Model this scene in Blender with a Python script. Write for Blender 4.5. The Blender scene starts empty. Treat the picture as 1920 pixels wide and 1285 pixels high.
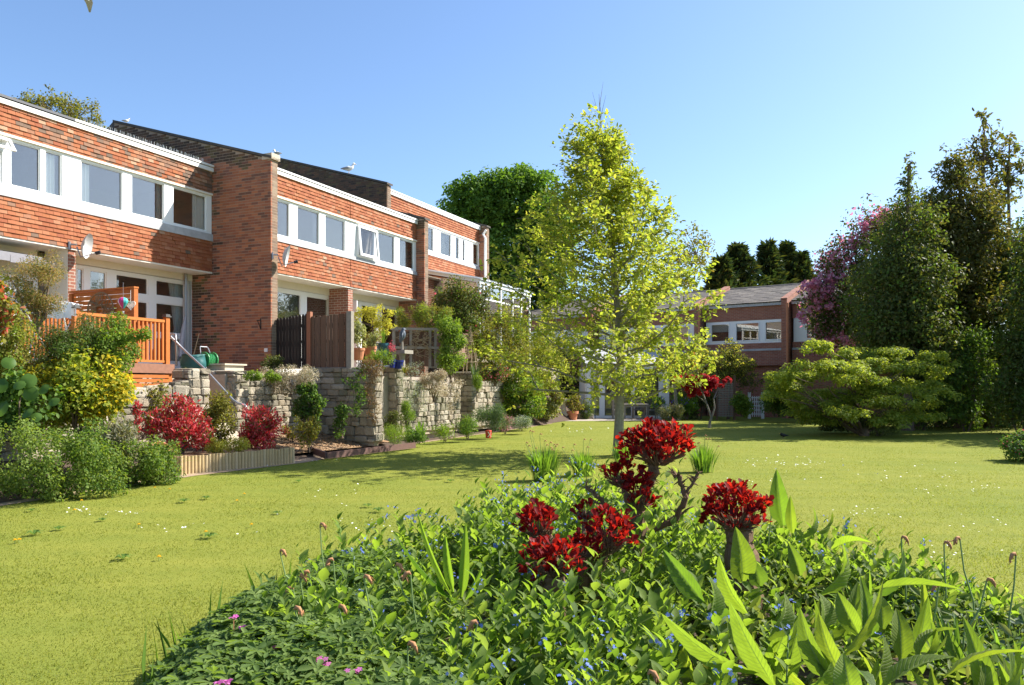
import bpy, math, random
import numpy as np
from mathutils import Vector, Matrix

random.seed(5)
rng = np.random.default_rng(11)
SC = bpy.context.scene
COL = SC.collection
rad = math.radians

# ---------------------------------------------------------------- camera, sky, sun, exposure
F, H = 1464.0, 1.6                       # focal length in pixels of the 1920 px photograph, eye height
cam = bpy.data.cameras.new("camera")
cam.sensor_width = 36.0
cam.lens = 36.0 * F / 1920.0
cam.shift_y = 81.5 / 1920.0
cam.clip_end = 2000.0
cam.clip_start = 0.05
camo = bpy.data.objects.new("camera", cam)
camo.location = (0, 0, H)
camo.rotation_euler = (rad(90), 0, 0)
COL.objects.link(camo)
SC.camera = camo

SUN_AZ, SUN_EL = 20.0, 41.0              # degrees from +X towards +Y, elevation
world = bpy.data.worlds.new("World")
SC.world = world
world.use_nodes = True
wn = world.node_tree
sky = wn.nodes.new("ShaderNodeTexSky")
sky.sky_type = 'NISHITA'
sky.sun_disc = False
sky.sun_elevation = rad(SUN_EL)
sky.sun_rotation = rad(90 - SUN_AZ)
sky.altitude = 0
sky.air_density = 1.0
sky.dust_density = 0.9
sky.ozone_density = 5.2
bg = wn.nodes["Background"]
bg.inputs["Strength"].default_value = 0.105
wn.links.new(sky.outputs[0], bg.inputs["Color"])

sl = bpy.data.lights.new("sun", 'SUN')
sl.energy = 5.0
sl.angle = rad(0.53)
sl.color = (1.0, 0.95, 0.86)
so = bpy.data.objects.new("sun", sl)
sd = Vector((math.cos(rad(SUN_EL)) * math.cos(rad(SUN_AZ)), math.cos(rad(SUN_EL)) * math.sin(rad(SUN_AZ)), math.sin(rad(SUN_EL))))
so.rotation_euler = sd.to_track_quat('Z', 'Y').to_euler()
so.location = (20, 10, 30)
COL.objects.link(so)

SC.view_settings.view_transform = 'Standard'
SC.view_settings.look = 'None'
SC.view_settings.gamma = 1.0
SC.view_settings.use_curve_mapping = False
SC.view_settings.exposure = 1.2
SC.render.engine = 'CYCLES'
SC.cycles.use_denoising = True
SC.cycles.max_bounces = 8
SC.cycles.diffuse_bounces = 3
SC.cycles.glossy_bounces = 3
SC.cycles.transmission_bounces = 6
SC.cycles.transparent_max_bounces = 12

# ---------------------------------------------------------------- materials
def new_mat(name):
    m = bpy.data.materials.new(name)
    m.use_nodes = True
    nt = m.node_tree
    return m, nt, nt.nodes["Principled BSDF"]

def rnd_value(nt):
    """one random number per loose piece and per object"""
    g = nt.nodes.new("ShaderNodeNewGeometry")
    o = nt.nodes.new("ShaderNodeObjectInfo")
    a = nt.nodes.new("ShaderNodeMath"); a.operation = 'ADD'
    f = nt.nodes.new("ShaderNodeMath"); f.operation = 'FRACT'
    nt.links.new(g.outputs["Random Per Island"], a.inputs[0])
    nt.links.new(o.outputs["Random"], a.inputs[1])
    nt.links.new(a.outputs[0], f.inputs[0])
    return f.outputs[0]

def ramp(nt, cols, fac, const=False):
    r = nt.nodes.new("ShaderNodeValToRGB")
    r.color_ramp.interpolation = 'CONSTANT' if const else 'LINEAR'
    els = r.color_ramp.elements
    n = len(cols)
    while len(els) < n: els.new(0.5)
    for i, c in enumerate(cols):
        els[i].position = (i / n) if const else i / max(1, n - 1)
        els[i].color = (*c, 1)
    nt.links.new(fac, r.inputs[0])
    return r.outputs[0]

def noise(nt, scale, detail=4, coords="Object", rough=0.55):
    t = nt.nodes.new("ShaderNodeTexCoord")
    nn = nt.nodes.new("ShaderNodeTexNoise")
    nn.inputs["Scale"].default_value = scale
    nn.inputs["Detail"].default_value = detail
    nn.inputs["Roughness"].default_value = rough
    nt.links.new(t.outputs[coords], nn.inputs["Vector"])
    return nn.outputs["Fac"]

def mixc(nt, a, b, fac, mode='MIX'):
    m = nt.nodes.new("ShaderNodeMix"); m.data_type = 'RGBA'; m.blend_type = mode
    for sock, v in ((m.inputs[6], a), (m.inputs[7], b)):
        if isinstance(v, tuple): sock.default_value = (*v, 1)
        else: nt.links.new(v, sock)
    if isinstance(fac, (int, float)): m.inputs[0].default_value = fac
    else: nt.links.new(fac, m.inputs[0])
    return m.outputs[2]

def bump(nt, b, height, strength=0.4, dist=0.01):
    bn = nt.nodes.new("ShaderNodeBump")
    bn.inputs["Strength"].default_value = strength
    bn.inputs["Distance"].default_value = dist
    nt.links.new(height, bn.inputs["Height"])
    nt.links.new(bn.outputs[0], b.inputs["Normal"])

def mat_piece(name, cols, rough=0.8, grain=30, gamt=0.45, bstr=0.4, const=True, bdist=0.006, spec=0.3, dirt=None):
    """pieces (tiles, bricks, stones, boards): one tone each, with grain"""
    m, nt, b = new_mat(name)
    c = ramp(nt, cols, rnd_value(nt), const)
    nz = noise(nt, grain, 6, rough=0.65)
    g = ramp(nt, [(1 - gamt,) * 3, (1 + gamt * 0.4,) * 3], nz)
    c = mixc(nt, c, g, 1.0, 'MULTIPLY')
    if dirt:
        big = noise(nt, dirt[1], 5)
        fr = ramp(nt, [(0, 0, 0), (0, 0, 0), (1, 1, 1)], big)
        c = mixc(nt, c, dirt[0], fr)
    nt.links.new(c, b.inputs["Base Color"])
    b.inputs["Roughness"].default_value = rough
    b.inputs["Specular IOR Level"].default_value = spec
    bump(nt, b, nz, bstr, bdist)
    return m

def mat_plain(name, col, rough=0.6, metal=0.0, grain=20, amt=0.15, bstr=0.1, spec=0.4, coat=0):
    m, nt, b = new_mat(name)
    nz = noise(nt, grain, 5)
    lo = tuple(x * (1 - amt) for x in col); hi = tuple(min(1, x * (1 + amt)) for x in col)
    nt.links.new(ramp(nt, [lo, hi], nz), b.inputs["Base Color"])
    b.inputs["Roughness"].default_value = rough
    b.inputs["Metallic"].default_value = metal
    b.inputs["Specular IOR Level"].default_value = spec
    bump(nt, b, nz, bstr, 0.005)
    return m

def mat_leaf(name, cols, trans=0.45, rough=0.6, tint=(1.3, 1.3, 0.45), spec=0.16, tgain=1.25):
    m, nt, b = new_mat(name)
    c = ramp(nt, cols, rnd_value(nt))
    nt.links.new(c, b.inputs["Base Color"])
    b.inputs["Roughness"].default_value = rough
    b.inputs["Specular IOR Level"].default_value = spec
    t = nt.nodes.new("ShaderNodeBsdfTranslucent")
    nt.links.new(mixc(nt, c, tuple(x * tgain for x in tint), 1.0, 'MULTIPLY'), t.inputs["Color"])
    mx = nt.nodes.new("ShaderNodeMixShader")
    mx.inputs[0].default_value = trans
    nt.links.new(b.outputs[0], mx.inputs[1])
    nt.links.new(t.outputs[0], mx.inputs[2])
    nt.links.new(mx.outputs[0], nt.nodes["Material Output"].inputs["Surface"])
    return m

def mat_glass(name, refl=0.42, tint=(0.75, 0.82, 0.9)):
    m, nt, b = new_mat(name)
    tr = nt.nodes.new("ShaderNodeBsdfTransparent"); tr.inputs[0].default_value = (*tint, 1)
    gl = nt.nodes.new("ShaderNodeBsdfGlossy"); gl.inputs["Roughness"].default_value = 0.01
    gl.inputs["Color"].default_value = (.95, .90, .84, 1)
    lw = nt.nodes.new("ShaderNodeLayerWeight"); lw.inputs[0].default_value = 0.25
    ad = nt.nodes.new("ShaderNodeMath"); ad.operation = 'MULTIPLY_ADD'
    nt.links.new(lw.outputs["Fresnel"], ad.inputs[0]); ad.inputs[1].default_value = 0.8; ad.inputs[2].default_value = refl
    ad.use_clamp = True
    mx = nt.nodes.new("ShaderNodeMixShader")
    nt.links.new(ad.outputs[0], mx.inputs[0])
    nt.links.new(tr.outputs[0], mx.inputs[1]); nt.links.new(gl.outputs[0], mx.inputs[2])
    nt.links.new(mx.outputs[0], nt.nodes["Material Output"].inputs["Surface"])
    return m

def mat_brick_tex(name, c1, c2, mortar, scale=1.0):
    """brickwork too far away, or too narrow, to build brick by brick"""
    m, nt, b = new_mat(name)
    t = nt.nodes.new("ShaderNodeTexCoord")
    sx = nt.nodes.new("ShaderNodeSeparateXYZ"); cx = nt.nodes.new("ShaderNodeCombineXYZ")
    ad = nt.nodes.new("ShaderNodeMath"); ad.operation = 'ADD'
    nt.links.new(t.outputs["Object"], sx.inputs[0])
    nt.links.new(sx.outputs[0], ad.inputs[0]); nt.links.new(sx.outputs[1], ad.inputs[1])
    nt.links.new(ad.outputs[0], cx.inputs[0]); nt.links.new(sx.outputs[2], cx.inputs[1])
    br = nt.nodes.new("ShaderNodeTexBrick")
    br.inputs["Color1"].default_value = (*c1, 1); br.inputs["Color2"].default_value = (*c2, 1)
    br.inputs["Mortar"].default_value = (*mortar, 1)
    br.inputs["Scale"].default_value = scale
    br.inputs["Brick Width"].default_value = 0.225; br.inputs["Row Height"].default_value = 0.075
    br.inputs["Mortar Size"].default_value = 0.008
    br.inputs["Bias"].default_value = -0.1
    nt.links.new(cx.outputs[0], br.inputs["Vector"])
    nz = noise(nt, 3.0, 6)
    g = ramp(nt, [(0.55,) * 3, (1.15,) * 3], nz)
    nt.links.new(mixc(nt, br.outputs["Color"], g, 1.0, 'MULTIPLY'), b.inputs["Base Color"])
    b.inputs["Roughness"].default_value = 0.85
    bump(nt, b, br.outputs["Fac"], -0.5, 0.006)
    return m

# ---------------------------------------------------------------- mesh building
class MB:
    def __init__(s): s.v = []; s.f = []
    def add(s, vs, fs):
        o = len(s.v); s.v += [tuple(x) for x in vs]; s.f += [tuple(i + o for i in f) for f in fs]
        return s
    def box(s, x0, x1, y0, y1, z0, z1):
        if x1 < x0: x0, x1 = x1, x0
        if y1 < y0: y0, y1 = y1, y0
        if z1 < z0: z0, z1 = z1, z0
        return s.add([(x0, y0, z0), (x1, y0, z0), (x1, y1, z0), (x0, y1, z0), (x0, y0, z1), (x1, y0, z1), (x1, y1, z1), (x0, y1, z1)],
                     [(0, 3, 2, 1), (4, 5, 6, 7), (0, 1, 5, 4), (1, 2, 6, 5), (2, 3, 7, 6), (3, 0, 4, 7)])
    def bar(s, a, b, w, h=None, up=(0, 0, 1)):
        """box along a->b, w wide and h high"""
        h = h or w
        a, b = Vector(a), Vector(b); d = (b - a).normalized()
        r = d.cross(Vector(up))
        if r.length < 1e-4: r = d.cross(Vector((1, 0, 0)))
        r.normalize(); t = r.cross(d)
        vs = [p + r * (w / 2 * i) + t * (h / 2 * j) for p in (a, b) for i, j in ((-1, -1), (1, -1), (1, 1), (-1, 1))]
        return s.add(vs, [(0, 1, 2, 3), (7, 6, 5, 4), (0, 4, 5, 1), (1, 5, 6, 2), (2, 6, 7, 3), (3, 7, 4, 0)])
    def tube(s, pts, rr, seg=7, cap=True):
        pts = [Vector(p) for p in pts]
        if isinstance(rr, (int, float)): rr = [rr] * len(pts)
        vs = []; ref = None
        for i, p in enumerate(pts):
            d = (pts[min(i + 1, len(pts) - 1)] - pts[max(i - 1, 0)])
            d = d.normalized() if d.length > 1e-9 else Vector((0, 0, 1))
            if ref is None:
                ref = d.cross(Vector((0.3, 0.9, 0.2)))
                if ref.length < 1e-3: ref = d.cross(Vector((1, 0, 0)))
            ref = (ref - d * ref.dot(d)).normalized()
            b = d.cross(ref)
            for k in range(seg):
                a = 2 * math.pi * k / seg
                vs.append(p + (ref * math.cos(a) + b * math.sin(a)) * rr[i])
        fs = []
        for i in range(len(pts) - 1):
            for k in range(seg):
                fs.append((i * seg + k, i * seg + (k + 1) % seg, (i + 1) * seg + (k + 1) % seg, (i + 1) * seg + k))
        if cap:
            fs.append(tuple(range(seg))[::-1]); fs.append(tuple((len(pts) - 1) * seg + k for k in range(seg)))
        return s.add(vs, fs)
    def lathe(s, prof, c=(0, 0, 0), seg=18, sx=1, sy=1):
        vs = []; fs = []
        for r, z in prof:
            for k in range(seg):
                a = 2 * math.pi * k / seg
                vs.append((c[0] + r * sx * math.cos(a), c[1] + r * sy * math.sin(a), c[2] + z))
        m = len(prof)
        for i in range(m - 1):
            for k in range(seg):
                fs.append((i * seg + k, i * seg + (k + 1) % seg, (i + 1) * seg + (k + 1) % seg, (i + 1) * seg + k))
        fs.append(tuple(range(seg))[::-1]); fs.append(tuple((m - 1) * seg + k for k in range(seg)))
        return s.add(vs, fs)
    def prism(s, poly, axis, a, b):
        """polygon in two axes extruded along the third (axis 0,1,2) from a to b"""
        def mk(p, t):
            q = list(p); q.insert(axis, t); return q
        n = len(poly)
        vs = [mk(p, a) for p in poly] + [mk(p, b) for p in poly]
        fs = [tuple(range(n))[::-1], tuple(range(n, 2 * n))] + [(i, (i + 1) % n, n + (i + 1) % n, n + i) for i in range(n)]
        return s.add(vs, fs)
    def mesh(s, name, mat, smooth=False):
        me = bpy.data.meshes.new(name)
        me.from_pydata(s.v, [], s.f)
        if mat: me.materials.append(mat)
        if smooth: me.polygons.foreach_set("use_smooth", [True] * len(me.polygons))
        me.update()
        return me
    def build(s, name, mat, parent=None, loc=(0, 0, 0), smooth=False, **kw):
        return link(name, s.mesh(name, mat, smooth), parent, loc, **kw)

def fix_normals(me):
    import bmesh
    bm = bmesh.new(); bm.from_mesh(me); bmesh.ops.recalc_face_normals(bm, faces=bm.faces); bm.to_mesh(me); bm.free()

def link(name, me, parent=None, loc=(0, 0, 0), rot=None, scale=None, label=None, kind=None):
    o = bpy.data.objects.new(name, me)
    COL.objects.link(o)
    o.location = loc
    if rot: o.rotation_euler = rot
    if scale: o.scale = scale
    if parent: o.parent = parent
    if label: o["label"] = label
    if kind: o["kind"] = kind
    return o

def np_mesh(name, V, Fc, mat, smooth=False):
    """V (n,3), Fc (m,k) numpy"""
    me = bpy.data.meshes.new(name)
    m, k = Fc.shape
    me.vertices.add(len(V)); me.vertices.foreach_set("co", np.ascontiguousarray(V, dtype=np.float32).ravel())
    me.loops.add(m * k); me.loops.foreach_set("vertex_index", np.ascontiguousarray(Fc, dtype=np.int32).ravel())
    me.polygons.add(m); me.polygons.foreach_set("loop_start", np.arange(0, m * k, k, dtype=np.int32))
    if smooth: me.polygons.foreach_set("use_smooth", np.ones(m, dtype=bool))
    me.materials.append(mat)
    me.update(calc_edges=True)
    return me

def tag(o, label, cat, group=None, kind=None):
    if label: o["label"] = label
    if cat: o["category"] = cat
    if group: o["group"] = group
    if kind: o["kind"] = kind
    return o

def thing(name, label, cat, loc=(0, 0, 0), rz=0.0, group=None):
    o = bpy.data.objects.new(name, None)
    o.empty_display_size = 0.1
    COL.objects.link(o)
    o.location = loc; o.rotation_euler = (0, 0, rz)
    return tag(o, label, cat, group)

def kids(o): return [c for c in ALL_CHILD.get(o.name, [])]
ALL_CHILD = {}
def copy_tree(o, parent=None, label=None):
    c = o.copy(); COL.objects.link(c)
    if parent: c.parent = parent
    if label: c["label"] = label
    for ch in list(o.children): copy_tree(ch, c)
    return c

ORD = 'first second third fourth fifth sixth seventh eighth ninth tenth eleventh twelfth thirteenth fourteenth fifteenth sixteenth seventeenth eighteenth nineteenth twentieth twenty-first twenty-second twenty-third twenty-fourth'.split()
def by_order(things, what):
    """alike small things are told apart by their place from the left of the picture"""
    things = sorted(things, key=lambda q: q[0])
    for i, (px, o) in enumerate(things):
        o["label"] = ('leftmost ' if i == 0 else 'rightmost ' if i == len(things) - 1 else ORD[i] + ' ') + what + ('' if i in (0, len(things) - 1) else ' counted from the left')

# ---------------------------------------------------------------- leaf clouds
T_DIA = (np.array([(0, 0, 0), (.45, -.27, .07), (1, 0, -.04), (.45, .27, .07)]), np.array([(0, 1, 2), (0, 2, 3)]))
T_NAR = (np.array([(0, 0, 0), (.45, -.13, .03), (1, 0, -.06), (.45, .13, .03)]), np.array([(0, 1, 2), (0, 2, 3)]))
T_LAN = (np.array([(0, 0, 0), (.3, -.15, .05), (.65, -.15, .05), (1, 0, -.04), (.65, .15, .05), (.3, .15, .05)]), np.array([(0, 1, 2, 3), (0, 3, 4, 5)]))
T_OVAL = (np.array([(0, 0, 0), (.28, -.26, .07), (.68, -.25, .05), (1, 0, -.08), (.68, .25, .05), (.28, .26, .07)]),
          np.array([(0, 1, 2, 3), (0, 3, 4, 5)]))
T_OBOV = (np.array([(0, 0, 0), (.4, -.17, .05), (.78, -.28, .1), (1, 0, .02), (.78, .28, .1), (.4, .17, .05)]),
          np.array([(0, 1, 2, 3), (0, 3, 4, 5)]))
def _ovate():
    xs = [0, .18, .42, .7, 1.0]; ws = [.02, .2, .25, .15, 0.0]; zs = [0, .05, .07, .05, -.02]
    v = []; f = []
    for x, w, z in zip(xs, ws, zs): v += [(x, -w, z + w * .35), (x, 0, z), (x, w, z + w * .35)]
    for i in range(4):
        for j in range(2): f.append((i * 3 + j, (i + 1) * 3 + j, (i + 1) * 3 + j + 1, i * 3 + j + 1))
    return np.array(v), np.array(f)
T_OVATE = _ovate()
def _palm():
    v = [(0.0, 0, 0)]; f = []
    for a, l in ((-118, .6), (-62, .85), (0, 1.0), (62, .85), (118, .6)):
        a = math.radians(a); c, s = math.cos(a), math.sin(a); o = len(v)
        v += [(.55 * l * c + .17 * s, .55 * l * s - .17 * c, .08), (.85 * l * c + .13 * s, .85 * l * s - .13 * c, .02), (l * c, l * s, -.06), (.85 * l * c - .13 * s, .85 * l * s + .13 * c, .02), (.55 * l * c - .17 * s, .55 * l * s + .17 * c, .08)]
        f += [(0, o, o + 1, o + 2), (0, o + 2, o + 3, o + 4)]
    return np.array(v), np.array(f)
T_PALM = _palm()

def unit(a): return a / (np.linalg.norm(a, axis=1, keepdims=True) + 1e-9)

def leaves_mesh(name, pos, dirs, nrm, size, tmpl, mat, wid=None):
    tv, tf = tmpl
    x = unit(dirs); z = nrm - x * np.sum(nrm * x, axis=1, keepdims=True); z = unit(z); y = np.cross(z, x)
    n = len(pos)
    s = size[:, None, None]
    w = s if wid is None else (size * wid)[:, None, None]
    V = pos[:, None, :] + s * tv[None, :, 0, None] * x[:, None, :] + w * tv[None, :, 1, None] * y[:, None, :] + s * tv[None, :, 2, None] * z[:, None, :]
    Fc = tf[None, :, :] + (np.arange(n) * len(tv))[:, None, None]
    return np_mesh(name, V.reshape(-1, 3), Fc.reshape(-1, tf.shape[1]), mat)

def cloud(clumps, n, size, up=0.5, rough=0.7, droop=0.25, shell=0.35, jit=0.1):
    C = np.asarray(clumps, float)
    w = (C[:, 3] * C[:, 4] * C[:, 5]) ** (2 / 3); w /= w.sum()
    k = rng.choice(len(C), n, p=w)
    d = unit(rng.normal(size=(n, 3)))
    r = rng.random(n) ** shell * (1 + jit * rng.normal(size=n))
    pos = C[k, :3] + d * r[:, None] * C[k, 3:6]
    nrm = unit(d + np.array([0, 0, up]) + rng.normal(size=(n, 3)) * rough)
    dr = np.cross(nrm, rng.normal(size=(n, 3))) + d * 0.3; dr[:, 2] -= droop
    sz = size * (0.65 + 0.7 * rng.random(n))
    return pos, dr, nrm, sz

def sub_clumps(c, r, k, cr, lo=0.45, hi=0.95, zsq=1.0, zmin=None, pw=2.0):
    """k small clumps of relative radius cr spread in an ellipsoid of centre c and radii r"""
    d = unit(rng.normal(size=(k, 3)))
    d = d / (np.sum(np.abs(d) ** pw, axis=1, keepdims=True) ** (1 / pw))
    t = lo + (hi - lo) * rng.random(k)
    P = np.array(c) + d * t[:, None] * np.array(r)
    rr = cr * np.mean(r) * (0.6 + 0.8 * rng.random(k))
    out = np.column_stack([P, rr, rr, rr * zsq])
    if zmin is not None: out[:, 2] = np.maximum(out[:, 2], zmin + out[:, 5] * 0.5)
    return out

def at(px, py, Y): return Vector(((px - 960) / F * Y, Y, H + (724 - py) / F * Y))
def ground_at(px, py, z=0.0):
    Y = F * (H - z) / (py - 724); return Vector(((px - 960) / F * Y, Y, z))

def branch_pts(a, b, n=5, sag=0.15, wob=0.06):
    a, b = Vector(a), Vector(b); L = (b - a).length
    pts = []
    for i in range(n):
        t = i / (n - 1)
        p = a.lerp(b, t); p.z += math.sin(t * math.pi) * -sag * L * 0.5 if sag > 0 else math.sin(t * math.pi) * -sag * L * 0.5
        if 0 < i < n - 1: p += Vector((random.gauss(0, 1), random.gauss(0, 1), random.gauss(0, .5))) * wob * L
        pts.append(p)
    return pts
# ---------------------------------------------------------------- material table
M = {}
M['tile'] = mat_piece('tile_clay', [(.35, .122, .052), (.31, .10, .044), (.38, .15, .072), (.345, .118, .048), (.29, .09, .042), (.375, .138, .062), (.325, .108, .048), (.36, .125, .056), (.40, .17, .09), (.33, .105, .044)], 0.88, 25, 0.35)
M['tile_old'] = mat_piece('tile_old_clay', [(.25, .135, .085), (.18, .115, .08), (.33, .15, .085), (.42, .25, .155), (.22, .125, .085), (.30, .14, .08), (.15, .10, .07), (.36, .19, .11)], 0.88, 25, 0.32)
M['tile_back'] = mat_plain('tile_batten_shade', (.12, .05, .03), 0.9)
M['brick'] = mat_piece('brick_red', [(.40, .155, .082), (.35, .125, .068), (.43, .175, .095), (.29, .11, .066), (.39, .145, .072), (.20, .095, .066), (.47, .18, .088), (.33, .13, .078), (.37, .16, .092), (.25, .11, .075), (.41, .165, .092)], 0.88, 40, 0.4)
M['brick_end'] = mat_piece('brick_end_lichen', [(.27, .18, .12), (.22, .15, .105), (.31, .22, .15), (.25, .16, .11)], 0.92, 12, 0.5, dirt=((.30, .25, .18), 3.0))
M['brick_dark'] = mat_piece('brick_weathered', [(.15, .085, .055), (.11, .07, .05), (.19, .10, .06), (.08, .055, .042), (.17, .12, .06), (.13, .08, .05)], 0.92, 6, 0.5, dirt=((.16, .13, .03), 1.3))
M['mortar'] = mat_plain('mortar', (.34, .26, .19), 0.95, grain=60, amt=0.3)
M['mortar_dark'] = mat_plain('mortar_weathered', (.14, .11, .08), 0.95, grain=40, amt=0.3)
M['brick_tex'] = mat_brick_tex('brickwork', (.34, .125, .072), (.26, .09, .055), (.46, .39, .31))
M['brick_far'] = mat_brick_tex('brickwork_far', (.40, .14, .08), (.30, .095, .06), (.36, .27, .2))
M['upvc'] = mat_plain('white_frame', (.82, .82, .80), 0.35, grain=3, amt=0.03, bstr=0.0)
M['fascia'] = mat_plain('white_fascia', (.78, .77, .74), 0.5, grain=4, amt=0.08)
M['lead'] = mat_plain('lead_flashing', (.40, .40, .40), 0.6, grain=6, amt=0.4)
M['render'] = mat_plain('painted_render', (.74, .68, .58), 0.9, grain=5, amt=0.1)
M['soffit'] = mat_plain('painted_soffit', (.76, .72, .64), 0.8, grain=3, amt=0.05)
M['gutter'] = mat_plain('gutter_grey', (.10, .10, .11), 0.6)
M['coping'] = mat_plain('dark_coping', (.085, .075, .065), 0.9, grain=8, amt=0.5)
M['cream_stone'] = mat_plain('coping_end_stone', (.50, .42, .32), 0.9, grain=20, amt=0.3)
M['glass'] = mat_glass('window_glass', 0.11, (.94, .96, .96))
M['glass_clear'] = mat_glass('conservatory_glass', 0.42)
M['glass_dark'] = mat_glass('ground_floor_glass', 0.08, (.82, .84, .84))
M['polycarb'] = mat_plain('polycarbonate_roof', (.74, .78, .80), 0.25, spec=0.6)
M['curtain'] = mat_plain('white_curtain', (.85, .84, .80), 0.9, grain=3, amt=0.06)
M['curtain_grey'] = mat_plain('grey_curtain', (.42, .40, .38), 0.9)
M['room'] = mat_plain('room_plaster', (.50, .46, .38), 0.95)
M['blind'] = mat_plain('roller_blind', (.66, .64, .60), 0.9)
M['roof_tile'] = mat_piece('roof_tile_grey', [(.16, .14, .12), (.13, .115, .10), (.19, .165, .14), (.15, .13, .115)], 0.9, 20, 0.4)
M['stone'] = mat_piece('limestone', [(.43, .365, .27), (.35, .30, .225), (.49, .425, .325), (.40, .33, .235), (.30, .265, .205), (.52, .46, .36), (.37, .325, .25), (.27, .25, .17)], 0.95, 12, 0.55, 0.9, True, 0.025, dirt=((.17, .145, .105), 4.0))
M['stone_core'] = mat_plain('stone_mortar', (.36, .30, .22), 0.95, grain=30, amt=0.35)
M['stone_cut'] = mat_plain('cut_stone', (.50, .44, .34), 0.9, grain=15, amt=0.25, bstr=0.4)
M['deck'] = mat_piece('orange_deck_stain', [(.50, .15, .028), (.45, .13, .025), (.55, .18, .035)], 0.6, 18, 0.35, 0.2)
M['deck_fascia'] = mat_plain('weathered_deck_board', (.27, .125, .075), 0.8, grain=14, amt=0.35)
M['cap'] = mat_plain('dark_post_cap', (.09, .085, .08), 0.6)
M['fence_black'] = mat_piece('black_board', [(.026, .020, .017), (.034, .026, .022), (.02, .016, .014)], 0.8, 25, 0.4)
M['fence_brown'] = mat_piece('brown_board', [(.17, .10, .065), (.14, .08, .052), (.20, .12, .08), (.155, .095, .065)], 0.85, 25, 0.4)
M['fence_post'] = mat_plain('red_brown_post', (.30, .12, .065), 0.8, grain=20, amt=0.3)
M['log'] = mat_piece('half_log', [(.52, .38, .20), (.47, .34, .17), (.56, .42, .24), (.50, .36, .185)], 0.85, 20, 0.3)
M['edging'] = mat_plain('brown_edging', (.13, .07, .055), 0.85, grain=20, amt=0.3)
M['soil'] = mat_plain('soil', (.075, .05, .034), 1.0, grain=25, amt=0.5, bstr=0.6)
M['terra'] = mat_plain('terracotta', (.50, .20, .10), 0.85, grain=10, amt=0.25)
M['blue_glaze'] = mat_plain('teal_glaze', (.03, .11, .15), 0.25, grain=4, amt=0.3)
M['cobalt'] = mat_plain('cobalt_glaze', (.02, .03, .17), 0.2)
M['bark_grey'] = mat_plain('grey_bark', (.205, .185, .145), 0.9, grain=18, amt=0.4, bstr=0.5)
M['bark_brown'] = mat_plain('brown_bark', (.14, .10, .07), 0.9, grain=18, amt=0.5, bstr=0.6)
M['bark_dead'] = mat_plain('dead_wood', (.16, .095, .05), 0.95, grain=30, amt=0.5, bstr=0.8)
M['twig'] = mat_plain('green_stem', (.12, .16, .05), 0.7)
M['steel'] = mat_plain('grey_steel', (.33, .34, .36), 0.4, metal=0.6)
M['dish'] = mat_plain('dish_grey', (.52, .52, .52), 0.5)
M['black'] = mat_plain('black_plastic', (.02, .02, .022), 0.5)
M['white'] = mat_plain('white_cloth', (.80, .81, .84), 0.8)
M['teal'] = mat_plain('teal_bag', (.02, .11, .11), 0.6)
M['green_plastic'] = mat_plain('green_plastic', (.03, .22, .07), 0.45)
M['timber_grey'] = mat_plain('weathered_timber', (.28, .25, .21), 0.9, grain=15, amt=0.3)
M['cane'] = mat_plain('cane', (.33, .25, .15), 0.8)
M['bronze'] = mat_plain('verdigris_bronze', (.07, .09, .12), 0.5, grain=30, amt=0.5)
M['gull_white'] = mat_plain('white_feathers', (.82, .82, .80), 0.8)
M['gull_grey'] = mat_plain('grey_feathers', (.36, .38, .42), 0.8)
M['beak'] = mat_plain('yellow_beak', (.70, .42, .05), 0.5)
M['bird_black'] = mat_plain('black_feathers', (.012, .011, .012), 0.6)
M['red_paint'] = mat_plain('red_paint', (.45, .05, .03), 0.5)
M['daisy'] = mat_plain('daisy_white', (.85, .85, .80), 0.8)
M['dandelion'] = mat_plain('dandelion_yellow', (.85, .55, .01), 0.8)
M['withered'] = mat_plain('withered_flower', (.42, .20, .09), 0.9, grain=60, amt=0.5)
M['stem_pale'] = mat_plain('pale_green_stem', (.20, .28, .09), 0.6)
M['wicker'] = mat_plain('wicker', (.24, .17, .09), 0.85)

# leaves
G = mat_leaf
M['l_lime'] = G('leaf_lime', [(.215, .275, .042), (.28, .335, .05), (.35, .39, .062), (.24, .30, .046), (.41, .41, .085), (.34, .32, .062)], 0.5, tint=(1.35, 1.35, .65), tgain=1.1)
M['l_green'] = G('leaf_green', [(.07, .13, .028), (.10, .18, .035), (.13, .21, .04), (.05, .10, .022)], 0.4)
M['l_fresh'] = G('leaf_fresh', [(.12, .20, .03), (.17, .26, .035), (.22, .29, .05), (.10, .17, .03)], 0.45)
M['l_dark'] = G('leaf_dark', [(.07, .095, .03), (.10, .13, .036), (.125, .15, .042), (.06, .075, .028), (.145, .14, .045)], 0.38, 0.55)
M['l_bronze'] = G('leaf_bronze', [(.10, .095, .03), (.14, .12, .035), (.08, .095, .03), (.19, .14, .045)], 0.38, 0.5)
M['l_olive'] = G('leaf_olive', [(.16, .17, .035), (.21, .21, .04), (.26, .24, .05), (.12, .14, .03), (.25, .17, .05)], 0.4)
M['l_bigtree'] = G('leaf_bigtree', [(.075, .15, .025), (.11, .20, .032), (.15, .25, .04), (.06, .12, .022)], 0.42, tgain=1.4)
M['l_hedge'] = G('leaf_hedge', [(.13, .20, .042), (.17, .245, .05), (.22, .285, .065), (.095, .15, .034), (.21, .235, .06)], 0.44)
M['l_conifer'] = G('leaf_conifer', [(.03, .055, .028), (.045, .075, .034), (.06, .09, .034), (.10, .10, .03)], 0.2, 0.6)
M['l_yelgreen'] = G('leaf_yellow_green', [(.13, .20, .03), (.19, .25, .034), (.26, .30, .04), (.36, .34, .04), (.10, .16, .028)], 0.45)
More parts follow.
